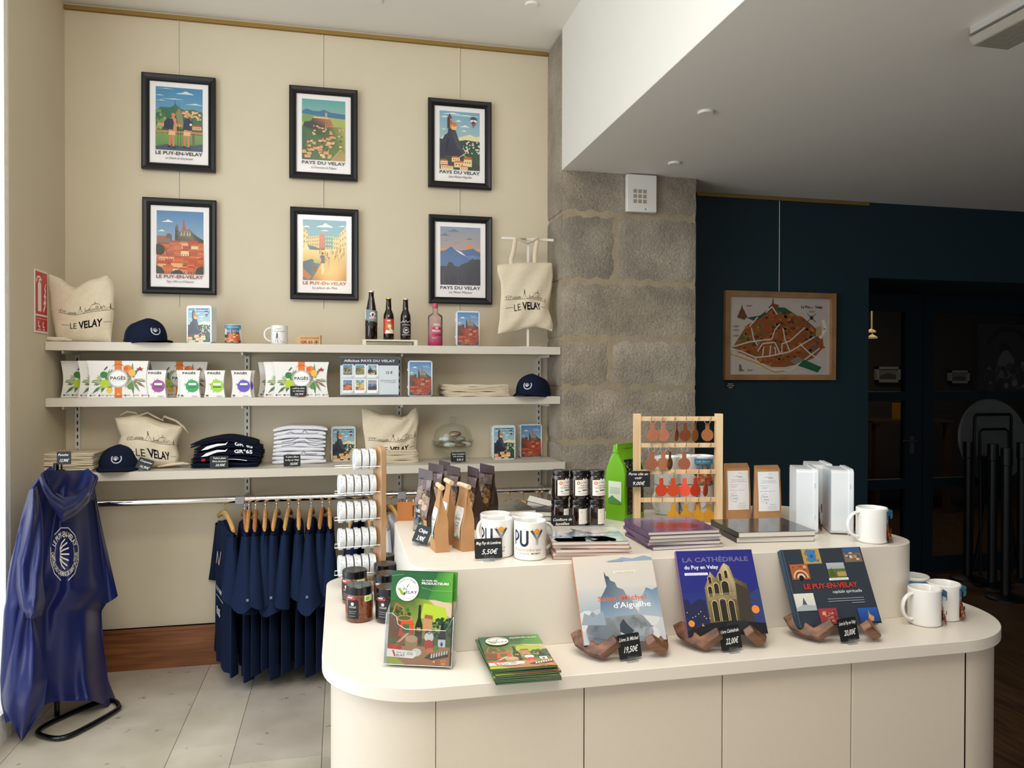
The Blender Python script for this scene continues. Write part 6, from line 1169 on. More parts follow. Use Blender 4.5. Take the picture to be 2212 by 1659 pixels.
# ---- lentil jam jars
def llab(ar):
    ar.poly([(0, 0), (1, 0), (1, .92), (.8, .9), (.7, 1), (.6, .9), (.5, 1), (.42, .9), (0, .88)], '#efece6').circ(.2, .72, .1, '#d9702c').circ(.2, .72, .05, '#f0e0c8', n=12).text('La Vellavia', .33, .7, .12, '#8a4a4a', w=.45, shear=.3).text('Confiture Extra', .58, .54, .08, '#3f5a4a', w=.55, al='c', bold=.01).text('de Lentilles Vertes', .52, .42, .08, '#3f5a4a', w=.7, al='c', bold=.01).rect(.42, .28, .8, .34, '#5a3a34').circ(.25, .22, .1, '#8a9a94', ry=.06, a1=180).rect(.2, .1, .8, .115, '#8a8a8a')
def llab2(ar):
    ar.rect(0, 0, 1, 1, '#efece6').circ(.2, .8, .06, '#c8ccd0').rect(.66, .2, .74, .9, '#8a8f94').rect(.82, .5, .95, .7, '#d09050').rect(.82, .25, .95, .45, '#3f8a6a').circ(.88, .82, .05, '#7a8a9a')
lentil = mat('lentil_jam', '#1e0e08', .12, coat=1)
G3 = 'lentil jam jars stacked on the raised platform'; jt = None
for i, x in enumerate((1209, 1249, 1286)):
    p = onZ(x, 1143, ZU); d = Vector((p.x, p.y, 0)).normalized()*.027; P0 = (p.x+d.x, p.y+d.y+.0, ZU+.0003); nm = ('left', 'middle', 'right')[i]
    if i == 0: jbm = jar('jam jar, lower left of the lentil jam stack', P0, .9, .0272, .0855, lentil, llab2, G3, .014, .045, la=1.5, lz=.014); jt = jar('jam jar with white label, upper left of the lentil jam stack', (P0[0]+.002, P0[1], ZU+.0862), .35, .0272, .0855, lentil, llab, G3, .014, .052, la=1.9, lz=.012)
    else: dup(jbm, P0, .3+.2*i, 'jam jar, lower %s of the lentil jam stack' % nm); dup(jt, (P0[0]+.001*i, P0[1], ZU+.0862), .30-.04*i, 'jam jar with white label, upper %s of the lentil jam stack' % nm)
price_tag('black price tag before the lentil jam jars, cut off by the book stack', onC(1215, 1153, ZU), .066, .046, (('Confiture de', .5, .66, .17, .85), ('lentilles', .5, .4, .17, .6), ('6,90€', .5, .08, .2, .45)), rz=-.02, tilt=-.1)
# ---- green lentil bag
greenf = mat('green_film', '#6fb01c', .3, coat=.4)
p = onC(1349, 1127, ZU); grz = math.radians(33); t = thing('lentil_bag', 'bright green bag of green lentils with a clear window behind the rack', 'bag of lentils', p, grz)
W_, D_, H_ = .105, .072, .235
rings = []
for j in range(15):
    v = j/14; s_ = 1-ss(.6, 1, v)*.8; y0_ = D_/2*(1-s_); b_ = .003*math.sin(v*12)
    rings.append([(0+b_*.5, y0_, v*H_), (W_*.5, y0_-b_, v*H_), (W_, y0_, v*H_), (W_-.006*ss(.4, .9, v), D_/2, v*H_), (W_, D_-y0_, v*H_), (W_*.5, D_-y0_, v*H_), (0, D_-y0_, v*H_), (.004*ss(.4, .9, v), D_/2, v*H_)])
w = MB(); w.loft(rings); w.build('bag_body', greenf, t); w = MB(); w.box(-.001, W_+.001, D_/2-.008, D_/2-.004, H_-.012, H_+.004); w.build('top_fold', greenf, t, smooth=False)
def lwin(ar):
    rnd = random.Random(1); ar.rect(0, 0, 1, 1, '#20241e')
    for i in range(240): ar.l = 3+i % 3; ar.circ(rnd.random(), rnd.random(), .035, rnd.choice(['#3a4636', '#4f5c4a', '#2a332a', '#66705c', '#1c221c']), n=6)
    ar.l = 8; ar.line([(0, .95), (.25, .75)], .03, '#d8dcda').line([(0, .8), (.15, .6)], .02, '#b8bcba').rect(.45, .25, .85, .62, '#cfc4b8').text('LENTILLES', .65, .38, .04, '#2a2a2a', w=.34, al='c').rect(.45, .25, .85, .3, '#5a9a3c')
def rside(x, y, d):
    v = (.02+y)/H_; s_ = 1-ss(.6, 1, v)*.8; return (.010+x, D_/2*(1-s_)-d-.0035, .02+y)
ar = Art(.084, .17); lwin(ar); ar.build('lentil_window', rside, t, GLOSSY, cell=(.03, .02))
ar = Art(.05, .07); ar.rect(0, 0, 1, 1, '#d8e6d0').text('Notre histoire', .5, .82, .07, '#3a4a3a', w=.7, al='c', arc=2)
for i in range(6): ar.rect(.12, .7-.05*i, .88, .715-.05*i, '#7a8a78')
ar.poly([(0, 0), (0, .2), (.3, .36), (.5, .26), (1, .1), (1, 0)], '#4f8a44'); ar.build('back_label', lambda x, y, d: (-d-.0018, D_*.5+.025-x, .052+y), t, PAPER, cell=.02)
# ---- key ring rack
pine = wood('pine_rack', '#d2b083', '#e6cba2', (8, 8, 1.2), .5, 4); L0, R0 = onZ(1376, 1128, ZU), onZ(1548, 1131, ZU); rzr = math.atan2(R0.y-L0.y, R0.x-L0.x)*.55; YR_ = (L0.y+R0.y)/2; xa = onY(1376, 1000, YR_+.01).x; xb = onY(1548, 1000, YR_-.012).x
Wr = (Vector((xb, 0, 0))-Vector((xa, 0, 0))).length; t = thing('key_ring_rack', 'small pine ladder rack holding leather key rings', 'display rack', (xa, YR_+.01, ZU), rzr); Hr = onY(1376, 894, YR_).z-ZU
for x_ in (0, Wr): w = MB(); w.box(x_-.010, x_+.010, -.010, .014, 0, Hr); w.build('post', pine, t, smooth=False, bevel=.001)
rails = [onY(1460, y, YR_).z-ZU for y in (904, 961, 1018, 1078)]
for z_ in rails: w = MB(); w.box(-.0+.010, Wr-.010, -.006, .002, z_-.007, z_+.007); w.build('rail', pine, t, smooth=False, bevel=.001)
w = MB(); w.box(-.012, .012, -.03, .035, 0, .012); w.box(Wr-.012, Wr+.012, -.03, .035, 0, .012)
brs = mat('brass_hook', '#d0b070', .25, 1); steel = mat('bright_steel', '#cfcfcf', .15, 1); kr = {}
rowsK = [(0, 940, [(1410, 0, '#a5674a'), (1432.5, 0, '#aa6c50'), (1461, .98, '#8f5238'), (1480, .25, '#7d4320'), (1501, .7, '#8a5524'), (1528, 0, '#9c6238')]),
 (1, 1002, [(1407, 0, '#9a5d3f'), (1432.5, 0, '#a66a4c'), (1447, .9, '#6f3d20'), (1478, 0, '#9c5b40')]), (2, 1059, [(1428.5, .1, '#c8401c'), (1454, 0, '#c8461a'), (1479, 0, '#ee5840'), (1502, .35, '#bd3418'), (1524, .9, '#a33a22')]), (3, 1115, [(1454, 0, '#c8901e'), (1482, 0, '#c08a1c'), (1507, 0, '#c8901e'), (1531, .1, '#c08a24')])]
rn = ['top row', 'second row', 'third row', 'bottom row']; cn_ = ['tan', 'tan', 'red orange', 'mustard']
hooks_x = [onY(x, 940, YR_-.01).x-xa for x in (1409, 1432, 1457, 1480, 1505, 1529)]
hm = MB(); hm.tube([(0, -.006, 0), (0, -.013, 0), (0, -.015, .004), (0, -.015, .010)], .0011, 6); hk = None
ir = Matrix.Rotation(-rzr, 4, 'Z')
for ri, (r_, yy, lst) in enumerate(rowsK):
    for hx_ in hooks_x: h_o = hm.build('hook', brs, t) if hk is None else hk.copy(); hk = hk or h_o; (C.objects.link(h_o) if h_o.name not in C.objects else None); h_o.parent = t; h_o.location = (hx_, 0, rails[ri]-.002)
    for i, (x, ang, col) in enumerate(lst):
        g_ = YR_-.012-.004*(i % 2); pos3 = onY(x, yy, g_); lb = '%s leather key ring, %s from left in the %s of the rack' % (cn_[ri], ('first', 'second', 'third', 'fourth', 'fifth', 'sixth')[i], rn[ri])
        k_ = thing('key_ring', lb, 'key ring', (pos3.x, g_, pos3.z+.028+.0), ang+rzr, 'leather key rings')
        if 'tab' not in kr:
            w = MB(); pts = [(.019*math.cos(a), -.028+.019*math.sin(a)) for a in [math.radians(110+320*i_/28) for i_ in range(29)]]; w.prism(pts+[(.0065, -.006), (.006, .009), (-.006, .009), (-.0065, -.006)], -.0013, .0013, 'y'); kr['tab'] = w
            w = MB(); w.tube([(.0095*math.cos(a), .0, .0165+.0095*math.sin(a)) for a in [2*PI*i_/24 for i_ in range(24)]], .0008, 6, closed=True); kr['ring'] = w
        lm = bpy.data.materials.get('leather'+col) or mat('leather'+col, col, .6, noise=.06, nscale=80, bump=.15, bscale=300)
        kr['tab'].build('leather_tab', lm, k_, bevel=.0005); kr['ring'].build('split_ring', steel, k_)
pt = price_tag('black price tag fixed to the left post of the pine rack', (onY(1379, 1036, YR_-.02).x, YR_-.0, onY(1379, 1052, YR_-.02).z), .072, .048, (('Porte clés en', .5, .74, .16, .8), ('cuir', .5, .5, .16, .3), ('9,00€', .5, .12, .22, .5)), rz=rzr, tilt=0, foot=False); pt.location.y -= .018
# ---- kraft coffee sachets
G4 = 'kraft sachets with white labels'
def sach(ar):
    ar.win(ar.w*.06, ar.h*.22, ar.w*.88, ar.h*.74); ar.rect(0, 0, 1, 1, '#e9ebee').text('La Pélerine', .5, .82, .05, '#5a6478', w=.42, al='c', bold=.01).text('Infusion artisanale', .5, .93, .022, '#7a8496', w=.6, al='c')
    for y_, a_, b_ in ((.77, .15, .85), (.74, .2, .8), (.71, .1, .9), (.64, .08, .5), (.6, .15, .45), (.57, .15, .4), (.5, .08, .8)): ar.rect(a_, y_, b_, y_+.008, '#a8b0bc')
    ar.ring(.3, .33, .19, .008, '#7a8494', a0=60, a1=330).text("L'Arche", .3, .35, .04, '#5a6478', w=.26, al='c').text('Gabriel', .34, .28, .035, '#5a6478', w=.22, al='c').circ(.36, .2, .02, '#5a6478', n=8).rect(.5, .16, .8, .168, '#a8b0bc').rect(.4, .1, .85, .108, '#a8b0bc').rect(.4, .05, .85, .058, '#a8b0bc')
def sachet(lb, loc, rz):
    t = thing('kraft_sachet', lb, 'sachet', loc, rz, G4); W2, H2, D2 = .082, .165, .02; rings = []
    for j in range(8):
        v = j/7; hd = D2/2*(1-.75*ss(.35, 1, v)); rings.append([(-W2/2, -hd, v*H2), (0, -hd-.002, v*H2), (W2/2, -hd, v*H2), (W2/2, hd, v*H2), (0, hd+.001, v*H2), (-W2/2, hd, v*H2)])
    w = MB(); w.loft(rings); w.build('sachet_body', kraft, t)
    ar = Art(W2-.002, H2-.002); sach(ar); ar.build('sachet_label', lambda x, y, d: (-W2/2+.001+x, -(D2/2*(1-.75*ss(.35, 1, y/H2))+.002*(1-abs(x-W2/2)/(W2/2)))-d-.0004, y+.001), t, PAPER, cell=.02); return t
s1_ = onC(1596, 1127, ZU); s2_ = onC(1662, 1130, ZU); od = ['front', 'second', 'third', 'fourth', 'rearmost']
s0 = sachet('kraft sachet with a white label, front of the left row', (s1_[0], s1_[1]+.012, ZU+.0003), -.02)
for i in range(1, 5): dup(s0, (s1_[0]+.016*i, s1_[1]+.012+.031*i, ZU+.0003), -.02+.02*(i % 2), 'kraft sachet with a white label, %s in the left row' % od[i])
for i in range(4): dup(s0, (s2_[0]+.017*i, s2_[1]+.012+.031*i, ZU+.0003), -.03+.02*(i % 2), 'kraft sachet with a white label, %s in the right row' % od[i] if i < 3 else 'kraft sachet with a white label, rearmost in the right row')
# ---- white tins seen from the side
for (x, y, r_, lb) in ((1744, 1154, 66, 'white tin turned sideways, left one beside the kraft sachets'), (1820, 1157, 66, 'white tin turned sideways, right one behind the lone mug'), (1776, 1138, 68, 'white tin turned sideways, standing behind the other two')):
    p = onC(x, y, ZU); a = math.radians(r_); tn_ = tin(lb, (p[0]+.064*math.cos(a)+.03*math.sin(a), p[1]+.064*math.sin(a)-.03*math.cos(a), ZU+.0003), a, ville, group='white tins turned sideways')
# ---- book stacks
def stackbooks(n, cen, w_, d_, th, rz, art, cover, spine, labf, grp, seed, z0=ZU, jig=.004):
    rnd = random.Random(seed); b0 = None
    for i in range(n):
        ang = rz+rnd.uniform(-.05, .05)*(i < n-1); M_ = Matrix.Rotation(ang, 4, 'Z') @ Vector((-w_/2, -d_/2, 0)); j1, j2 = rnd.uniform(-jig, jig), rnd.uniform(-jig, jig)
        L = (cen[0]+M_.x+j1, cen[1]+M_.y+j2, z0+.0004+th*(i+1)+.0003*i)
        if b0 is None: b0 = booklet('book', labf(i, n), 'book', L, (-PI/2, 0, ang), w_, d_, th, art, cover, grp, None, spine)
        else: dup(b0, L, 0, labf(i, n), rot=(-PI/2, 0, ang))
tp = lambda nm: (lambda i, n: ('top' if i == n-1 else ordn[i])+' book of the '+nm)
stackbooks(5, (.617, 1.872), .19, .195, .0088, math.radians(-9), bk1, mat('pale_cover', '#c4c6c8', .15, coat=.5), mat('orange_spine', '#a86a4c', .4), tp('pale misty stack on the raised platform'), 'pale books in a flat stack', 1)
def bkp(ar): bk2(ar); ar.l = 70
def bkpur(ar):
    ar.rect(0, 0, 1, 1, '#4f3f66', '#6a5f8a').rect(.1, .75, .9, .95, '#6a628c').circ(.4, .4, .22, '#7a3a34', n=14).circ(.65, .35, .18, '#5a2c34', n=14).text('LA CATHÉDRALE', .5, .84, .05, '#8a84ac', w=.7, al='c', bold=.02)
stackbooks(5, (.882, 1.935), .20, .19, .0090, math.radians(-2), bkpur, mat('purple_cover', '#54406a', .12, coat=.6), mat('purple_spine', '#5a3c62', .35), tp('purple stack before the key ring rack'), 'purple books in a flat stack', 2)
def bkdark(ar): ar.rect(0, 0, 1, 1, '#2c2e30', '#3a3c40').rect(.04, .04, .96, .96, '#33363a').text('LE PUY-EN-VELAY', .5, .5, .06, '#6a3a34', w=.66, al='c', bold=.02)
stackbooks(2, (1.165, 1.955), .222, .19, .0145, math.radians(-5), bkdark, mat('slate_cover', '#26282a', .1, coat=.7), mat('slate_spine', '#1e2022', .3), tp('dark slate stack before the kraft sachets'), 'dark books in a flat stack', 3)
def bkcul(ar): ar.rect(0, 0, 1, 1, '#3a3a34', '#44443c').text('Recettes', .5, .3, .1, '#8a8a7c', w=.6, al='c', shear=.2).text('de lentilles', .6, .7, .08, '#8a8a7c', w=.5, al='c', shear=.2)
stackbooks(3, (.495, 2.26), .13, .17, .018, math.radians(2), bkcul, mat('olive_cover', '#3c3a32', .25, coat=.4), mat('brown_spine', '#7a4a34', .4), tp('brown edged stack behind the lettered mugs'), 'brown edged books behind the mugs', 4)
stackbooks(3, (.62, 2.29), .13, .17, .014, math.radians(-22), bkdark, mat('charcoal_cover', '#222428', .2, coat=.5), mat('charcoal_spine', '#2a3038', .3), tp('charcoal stack left of the jam jars'), 'charcoal books behind the jam jars', 5)
booklet('book', 'black book propped askew above the charcoal stack behind the mugs', 'book', (.575, 2.33, ZU+.058), (-PI/2+.15, .22, -.35), .15, .055, .018, lambda ar: ar.rect(0, 0, 1, 1, '#e6e4e0'), mat('black_cover', '#0c0d10', .4), None, mat('white_pages', '#eceae6', .7), mat('black_spine', '#0c0d10', .4))
booklet('booklet', 'orange brown booklet standing at the back left of the raised platform', 'booklet', (UX0+.012, 2.385, ZU+.0003), (-.05, 0, -.12), .085, .058, .004, lambda ar: ar.rect(0, 0, 1, 1, '#b8702c').rect(.55, .2, 1, .8, '#5a2c1c').poly([(.6, .3), (.8, .6), (.95, .3)], '#8a4a34'), mat('orange_cover', '#b06a2a', .5))
p = onC(1938, 1172, ZU); price_tag('price tag seen edge-on behind the lone mug at the right', (p[0]-.012, p[1]+.02, ZU), .06, .05, (('Mug', .5, .6, .2, .5), ('9,90€', .5, .15, .22, .5)), rz=1.25, tilt=-.35)
# ================================================================== HANGING T-SHIRTS
def shirt(label, x, rz, m_, lean=0, seed=0, group='navy t-shirts on the chrome rail', pr=None, first=None):
    t = thing('hanging_t_shirt', label, 't-shirt', (x, YR, ZR), rz, group); rnd = random.Random(seed)
    tab = [(0, .085, .010, -.098), (.04, .12, .015, -.105), (.10, .205, .020, -.125), (.2, .225, .022, -.20), (.45, .225, .022, -.42), (.75, .225, .025, -.66), (1, .22, .028, -.80+.03*math.sin(seed*2.1))]
    rings = []; n = 32; ph = seed*1.7
    for j in range(28):
        v = j/27; ry = interp([(a, b) for a, b, c, d in tab], v); rx = interp([(a, c) for a, b, c, d in tab], v); z = interp([(a, d) for a, b, c, d in tab], v)
        ring = []
        for i in range(n):
            a = 2*PI*i/n; fold = 1
            ring.append((rx*math.cos(a)*fold+min(1, v*3)*(.010*math.sin(math.sin(a)*9+v*2)+.006*math.sin(math.sin(a)*17-v*4)*v), ry*math.sin(a)*(1+.02*math.sin(v*9+ph)), z-(.035*abs(math.sin(a)) if v < .12 else 0)*(1-v*8)))
        rings.append(ring)
    w = MB(); w.loft(rings); w.build('shirt_body', m_, t)
    for s_ in (-1, 1):
        rings = []
        for j in range(10):
            v = j/9; cy_ = s_*(.17+(.085+.03*math.sin(seed*2.7+s_))*v); cz_ = -.145-(.29+.035*math.sin(seed*1.9+s_*2))*v; r1 = .055+.030*v; r2 = .020+.026*v; ring = []
            for i in range(16):
                a = 2*PI*i/16; ring.append((r2*math.cos(a)*(1+.3*v*math.sin(2*a+ph))+.012*v*math.sin(ph*3+s_), cy_+r1*math.sin(a)*.75, cz_-.03*math.sin(a)*s_*v+.012*v*math.cos(a*2+ph)))
            rings.append(ring)
        w = MB(); w.loft(rings, cap=False); w.build('sleeve', m_, t)
        if s_ < 0 and seed in (1, 2, 5, 8): w = MB(); w.box(-.004, .004, -.262, -.256, -.375, -.362) if False else w.box(-.005, .005, -.329-.0225*math.sin(seed*2.7-1), -.320-.0225*math.sin(seed*2.7-1), -.41, -.40); w.build('sleeve_tag', tagm, t, smooth=False)
    if pr:
        ar = Art(.28, .42); pr(ar); ar.build('shirt_print', lambda x_, y_, d: (-.030-d, .14-x_, -.62+y_), t, FABPRINT, cell=.05)
    return t
tagm = mat('grey_tag', '#7d8088', .6); hw_ = wood('hanger_wood', '#c9924e', '#dcab6a', (4, 4, 4), .35, 4); hwd = wood('hanger_wood_dark', '#a8683a', '#b97a48', (4, 4, 4), .35, 4)
def hanger(label, x, rz, m_, group='wooden hangers on the chrome rail'):
    t = thing('clothes_hanger', label, 'hanger', (x, YR, ZR), rz, group)
    w = MB(); pts = []
    for i in range(21):
        u = -1+i/10; pts.append((0, u*.215, -.066-.050*abs(u)**1.6))
    w.tube(pts, [.0065]+[.0105]*19+[.0065], 8, flat=1.3); w.build('wooden_arms', m_, t)
    w = MB(); pts = [(0, 0, -.056), (0, 0, -.03)]+[(0, .0215*math.cos(a), .0215*math.sin(a)) for a in [math.radians(-90+250*i/14) for i in range(1, 15)]]; w.tube(pts, .0016, 6); w.build('hook', chrome, t)
    return t
def tprint(ar):
    ar.text('GR65', .1, .12, .09, '#eceef2', w=.5, bold=.03).text('SUR LE CHEMIN', .1, .4, .05, '#eceef2', w=.7, bold=.02).line([(.05, .34), (.9, .34)], .012, '#eceef2').rect(.3, .72, .5, .78, '#8a1c28').line([(.2, .7), (.35, .86), (.5, .72), (.7, .9)], .03, '#eceef2')
nj = mat('navy_jersey_hanging', '#15223d', .85, spec=.15, bump=.1, bscale=200)
sx_px = [487, 528, 539, 550, 573, 597, 623, 645, 672, 696, 706]; sh0 = None; hg0 = {}
od2 = ['first', 'second', 'third', 'fourth', 'fifth', 'sixth', 'seventh', 'eighth', 'ninth', 'tenth', 'eleventh']
rnd = random.Random(3)
for i, x in enumerate(sx_px):
    X = onY(x, 1082, YR).x; X += (0, 0, .0, .004, 0, 0, 0, 0, 0, 0, .012)[i]; rz = -X/YR-.03+rnd.uniform(-.05, .05)+(.22 if i < 1 else .06 if i < 2 else 0)
    if i in (2,): X -= .003
    shirt('navy t-shirt on a wooden hanger, %s from the left on the chrome rail' % od2[i], X, rz, nj, seed=i, pr=tprint if i in (0, 1) else None)
    dk = i in (1, 3, 9); m_ = hwd if dk else hw_; lb = '%s wooden hanger, %s from the left on the chrome rail' % ('reddish' if dk else 'pale', od2[i])
    if dk not in hg0: hg0[dk] = hanger(lb, X, rz, m_)
    else: dup(hg0[dk], (X, YR, ZR), rz, lb)
wj = mat('white_jersey_hanging', '#dfe3ea', .85, spec=.15); hid = [(768, 'navy t-shirt behind the round tin rack, left one', nj), (800, 'grey t-shirt hanging behind the round tin rack', mat('grey_jersey', '#8a8478', .9)), (826, 'white t-shirt hanging right behind the rack post', wj), (846, 'white t-shirt hanging beside the raised platform', wj)]
for i, (x, lb, m_) in enumerate(hid):
    X = onY(x, 1082, YR).x; shirt(lb, X, -.15+.1*i, m_, seed=20+i, group='t-shirts behind the counter rack'); dup(hg0[False], (X, YR, ZR), -.15+.1*i, 'pale wooden hanger holding the '+lb.split(' behind')[0].split(' hanging')[0]+' near the tin rack, '+('first', 'second', 'third', 'fourth')[i])
for i, x in enumerate((879, 893, 1066, 1072, 1103, 1131, 1164, 1173)):
    X = onY(x, 1070, YR).x; dup(hg0[False], (X, YR, ZR), .5 if i < 2 else (.06*i-.2), 'pale wooden hanger without visible shirt, %s at the right part of the rail' % od2[i])
# ================================================================== PONCHO ON ITS STAND
blk2 = mat('black_steel_stand', '#0b0b0d', .25, .3, coat=.4)
st = [onZ(x, y, .012) for x, y in ((82, 1580), (100, 1592), (135, 1594), (180, 1575), (250, 1535), (256, 1524), (245, 1514), (215, 1516), (120, 1556))]
cen = sum((Vector(p) for p in st), Vector())/len(st)
def smooth_loop(P, k=6):
    out = []; n = len(P)
    for i in range(n):
        a, b, c, d = [Vector(P[(i+j) % n]) for j in (-1, 0, 1, 2)]
        for q_ in range(k): s = q_/k; out.append(.5*((2*b)+(c-a)*s+(2*a-5*b+4*c-d)*s*s+(3*b-a-3*c+d)*s**3))
    return out
st = smooth_loop(st); t = thing('poncho_stand', 'black tubular steel garment stand with looped foot on the tiled floor', 'garment stand', (cen.x, cen.y, 0))
w = MB(); w.tube([(p.x-cen.x, p.y-cen.y, .012) for p in st], .011, 10, closed=True); w.build('foot_loop', blk2, t)
px0 = onZ(123, 1552, .0); yP = px0.y; topz = onY(133, 1000, yP).z
w = MB(); w.tube([(px0.x-cen.x, px0.y-cen.y, .012), (px0.x-cen.x, px0.y-cen.y, topz)], .011, 10); w.build('upright', blk2, t)
hp = onY(133, 1016, yP-.0); t = thing('black_hanger', 'black plastic coat hanger inside the neck of the blue poncho', 'hanger', hp)
w = MB()
for (x, y, dy_) in ((88, 1052, -.05), (178, 1040, .05)):
    q = onY(x, y, yP+dy_); w.tube([(0, 0, 0), ((q.x-hp.x)*.5, dy_*.5, (q.z-hp.z)*.42), (q.x-hp.x, dy_, q.z-hp.z)], [.007, .009, .009], 10)
w.tube([(0, 0, 0), (0, 0, .035)], .004, 8); w.build('hanger_arms', blk2, t)
pq = onY(135, 1004, yP-.03); price_tag('black price tag on top of the poncho hanger', (pq.x, yP-.012, onY(135, 1003, yP-.01).z), .056, .056, (('Poncho', .45, .66, .17, .7), ('12,90€', .5, .2, .22, .6)), tilt=0, foot=False)
blue = mat('blue_nylon', '#09195a', .42, bump=.08, bscale=60, coat=.15, sheen=.1)
# silhouette rows: pixel y, left x, right x
rowsP = [(1016, 96, 196), (1030, 84, 203), (1060, 62, 206), (1100, 50, 213), (1150, 38, 222), (1200, 26, 232), (1240, 18, 240), (1275, 14, 248), (1300, 12, 232), (1320, 8, 219), (1400, 4, 224), (1470, 0, 234), (1510, 2, 250), (1532, 12, 255)]
yL, yR_ = yP-.24, yP+.17
def Yat(u): return yL+(yR_-yL)*u
def pon(u, v, back=0):
    k = v*(len(rowsP)-1); i = min(int(k), len(rowsP)-2); f = k-i; a, b = rowsP[i], rowsP[i+1]; y = a[0]+(b[0]-a[0])*f; xl = a[1]+(b[1]-a[1])*f; xr = a[2]+(b[2]-a[2])*f
    hem = 0
    if v > .9: hem = (v-.9)*10*(30*max(0, .25-u)*4-18*ss(.2, .5, u)*(1-ss(.75, 1, u)))
    x = xl+(xr-xl)*u; y += hem; amp = .012+.030*v; fo = amp*(math.sin(u*11+.9*math.sin(v*5))+.45*math.sin(u*23+v*6)*math.sin(v*5+1)+.2*math.sin(u*33+v*15))
    e = math.sin(PI*u)**.6; dep = Yat(u)-.11*e*(.5+.5*v)-fo*e**.5*min(1, v*5)
    if back: dep = Yat(u)+.10*e*(.5+.5*v)+.012*math.sin(u*11+v*5)*e
    return onY(x, y, dep)
O = Vector((px0.x, px0.y, 0)); t = thing('rain_poncho', 'long shiny blue rain poncho with white shell emblem on a black stand', 'poncho', O)
w = MB(); w.grid(lambda u, v: pon(u, v)-O, 90, 70, flip=True); w.grid(lambda u, v: pon(u, v, 1)-O, 50, 70); w.build('poncho_body', blue, t, fix=True)
# left sleeve flap and its hanging corner
def flap(pts_l, pts_r, dY, amp, nm, sd):
    def f(u, v):
        a = polyat(pts_l, v); b = polyat(pts_r, v); x = a[0]+(b[0]-a[0])*u; y = a[1]+(b[1]-a[1])*u
        return onY(x, y, yL+.05-dY-amp*math.sin(u*PI)*(1+.4*math.sin(v*9+sd))-.012*math.sin(u*12+v*6+sd))-O
    w = MB(); w.grid(f, 24, 40, flip=True); w.grid(lambda u, v: f(u, v)+Vector((0, .03*math.sin(u*PI)*math.sin(v*PI)**.3+.0015, 0)), 24, 40); w.build(nm, blue, t, fix=True)
flap([(62, 1060), (50, 1110), (36, 1160), (26, 1200), (28, 1260), (40, 1310), (55, 1335)], [(80, 1050), (92, 1110), (94, 1180), (92, 1250), (98, 1300), (90, 1330), (74, 1336)], .06, .06, 'sleeve', 1)
flap([(40, 1300), (20, 1360), (8, 1430), (2, 1500), (8, 1530), (30, 1570), (45, 1600)], [(70, 1325), (80, 1370), (92, 1420), (102, 1470), (96, 1520), (75, 1560), (48, 1601)], .05, .05, 'hem_corner', 3)
# right sleeve wing
def wing(u, v):
    a = polyat([(204, 1080), (214, 1160), (220, 1240), (217, 1308)], v); b = polyat([(206, 1080), (222, 1160), (238, 1230), (252, 1290)], v); x = a[0]+(b[0]-a[0])*u; y = a[1]+(b[1]-a[1])*u+(8*u*(1-u) if v > .9 else 0); return onY(x, y, yP+.15-.03*math.sin(u*PI)-.02*u)-O
w = MB(); w.grid(wing, 12, 20, flip=True); w.grid(lambda u, v: wing(u, v)+Vector((0, .02, 0)), 12, 20); w.build('sleeve', blue, t, fix=True)
# hood: thick draped roll round the neck, hanging forward
def hood(u, v):
    a = 2*PI*u; c_ = interp([(0, (148, 1035)), (.5, (148, 1062)), (1, (140, 1105))], v); rx = interp([(0, 46), (.3, 58), (.6, 56), (1, 30)], v); ry = interp([(0, 12), (.4, 26), (1, 20)], v)
    x = c_[0]+rx*math.cos(a); yy = c_[1]+ry*math.sin(a)*.9; return onY(x, yy, yP-.10-.10*math.sin(PI*v)-.05*math.sin(a))-O
def hoodf(u, v):
    T_ = polyat([(90, 1020), (100, 1040), (115, 1062), (140, 1074), (165, 1070), (188, 1052), (200, 1022)], u); B_ = polyat([(84, 1034), (92, 1058), (108, 1090), (135, 1128), (165, 1112), (192, 1085), (208, 1045)], u)
    x = T_[0]+(B_[0]-T_[0])*v; y = T_[1]+(B_[1]-T_[1])*v; return onY(x, y, Yat((x-50)/160)-.13-.055*math.sin(PI*v)-.006*math.sin(v*16+u*9)-.03*math.sin(PI*u))-O
w = MB(); w.grid(hoodf, 50, 16, flip=True); w.grid(lambda u, v: hoodf(u, v)+Vector((0, .05*math.sin(PI*v)+.002, 0)), 50, 16); w.build('hood', blue, t, fix=True)
def collar(u, v):
    T_ = polyat([(96, 1018), (98, 1008), (110, 1022)], u); T_ = polyat([(92, 1022), (108, 1008), (148, 1030), (190, 1012), (202, 1024)], u); B_ = polyat([(90, 1026), (104, 1046), (140, 1072), (180, 1056), (204, 1030)], u)
    x = T_[0]+(B_[0]-T_[0])*v; y = T_[1]+(B_[1]-T_[1])*v; return onY(x, y, yP+.06-.10*v*math.sin(PI*u))-O
w = MB(); w.grid(lambda u, v: collar(u, v), 40, 10, flip=True); w.grid(lambda u, v: collar(u, v)+Vector((0, .003, 0)), 40, 10); w.build('neck_opening', mat('blue_nylon_inside', '#0c2268', .5), t, fix=True)
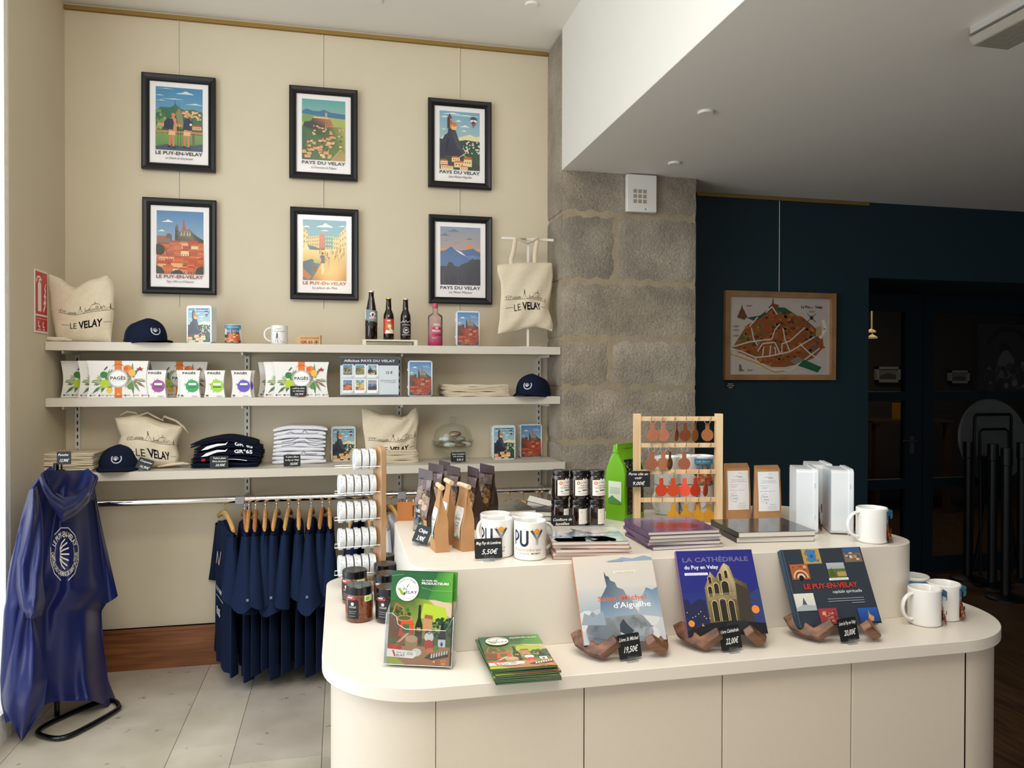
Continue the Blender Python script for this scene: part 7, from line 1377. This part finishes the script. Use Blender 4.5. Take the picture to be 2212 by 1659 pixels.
# emblem
ar = Art(.30, .34); wc = '#ece9df'; pts = [(.5+.49*math.cos(math.radians(a)), .5+.49*math.sin(math.radians(a))) for a in range(15, 376, 30)]; 
ar.line(pts[0:5], .02, wc).line(pts[5:9], .02, wc).line(pts[9:], .02, wc)
ar.text('LE PUY-EN-VELAY', .5, .5, .10, wc, w=.80, al='c', bold=.025, arc=.35).text('CAPITALE DES CHEMINS DE SAINT JACQUES', .5, .5, .085, wc, w=1.5, al='c', bold=.02, arc=-.45)
ar.ring(.5, .5, .34, .012, wc, a0=-25, a1=25).ring(.5, .5, .34, .012, wc, a0=155, a1=205)
for i in range(7): an = math.radians(-66+22*i); ar.line([(.34, .5+.05*(i-3)*.6), (.36+.10*math.cos(an), .5+.03*(i-3)+.12*math.sin(an)), (.42+.24*math.cos(an), .5+.30*math.sin(an))], .032, wc)
def em(x, y, d):
    X = 108+(171-108)*x/.30; Yp = 1257-(1257-1137)*y/.34
    k = next((i for i in range(len(rowsP)-1) if rowsP[i][0] <= Yp <= rowsP[i+1][0]), 5); a, b = rowsP[k], rowsP[k+1]; f = (Yp-a[0])/(b[0]-a[0]); v = (k+f)/(len(rowsP)-1); xl = a[1]+(b[1]-a[1])*f; xr = a[2]+(b[2]-a[2])*f; u = (X-xl)/(xr-xl)
    p = pon(u, v); return p-O-(p-Vector((0, 0, H))).normalized()*(d+.004)
ar.build('shell_emblem', em, t, FABPRINT, cell=.012)
# ================================================================== SUB-PARTS: prints and fittings belong to the part that carries them
OWN = {'lid_print': ('lid',), 'hinge': ('tin_body',), 'mug_print': ('cup',), 'label': ('glass',), 'jar_label': ('glass_body',), 'poster_print': ('backing', 'board'), 'map_print': ('backing',), 'glazing': ('frame',),
 'handwriting': ('card',), 'sign_print': ('block', 'plate'), 'carton_print': ('carton',), 'shell_badge': ('front_panel',), 'button': ('front_panel',), 'cover_print': ('cover',), 'bag_print': ('bag_body',),
 'top_seal': ('bag_body',), 'rolled_top': ('bag_body',), 'sachet_label': ('sachet_body',), 'skyline_print': ('bag_body',), 'name_print': ('bag_body',), 'shirt_print': ('shirt_body', 'folded_cloth'), 'sleeve_tag': ('sleeve',),
 'lid_mark': ('lid',), 'sheet_print': ('paper_sheet',), 'grille': ('cover',), 'slots': ('rail',), 'shell_emblem': ('poncho_body',), 'lentil_window': ('bag_body',), 'back_label': ('bag_body',), 'picture_print': ('frame',)}
base_of = lambda o: o.name.split('.')[0]
fam = {}
for o in bpy.data.objects:
    if o.parent: fam.setdefault(o.parent.name, []).append(o)
for kids in fam.values():
    for o in kids:
        for c in kids:
            if c is not o and base_of(c) in OWN.get(base_of(o), ()) and o.location.length < 1e-6:
                o.parent = c; break
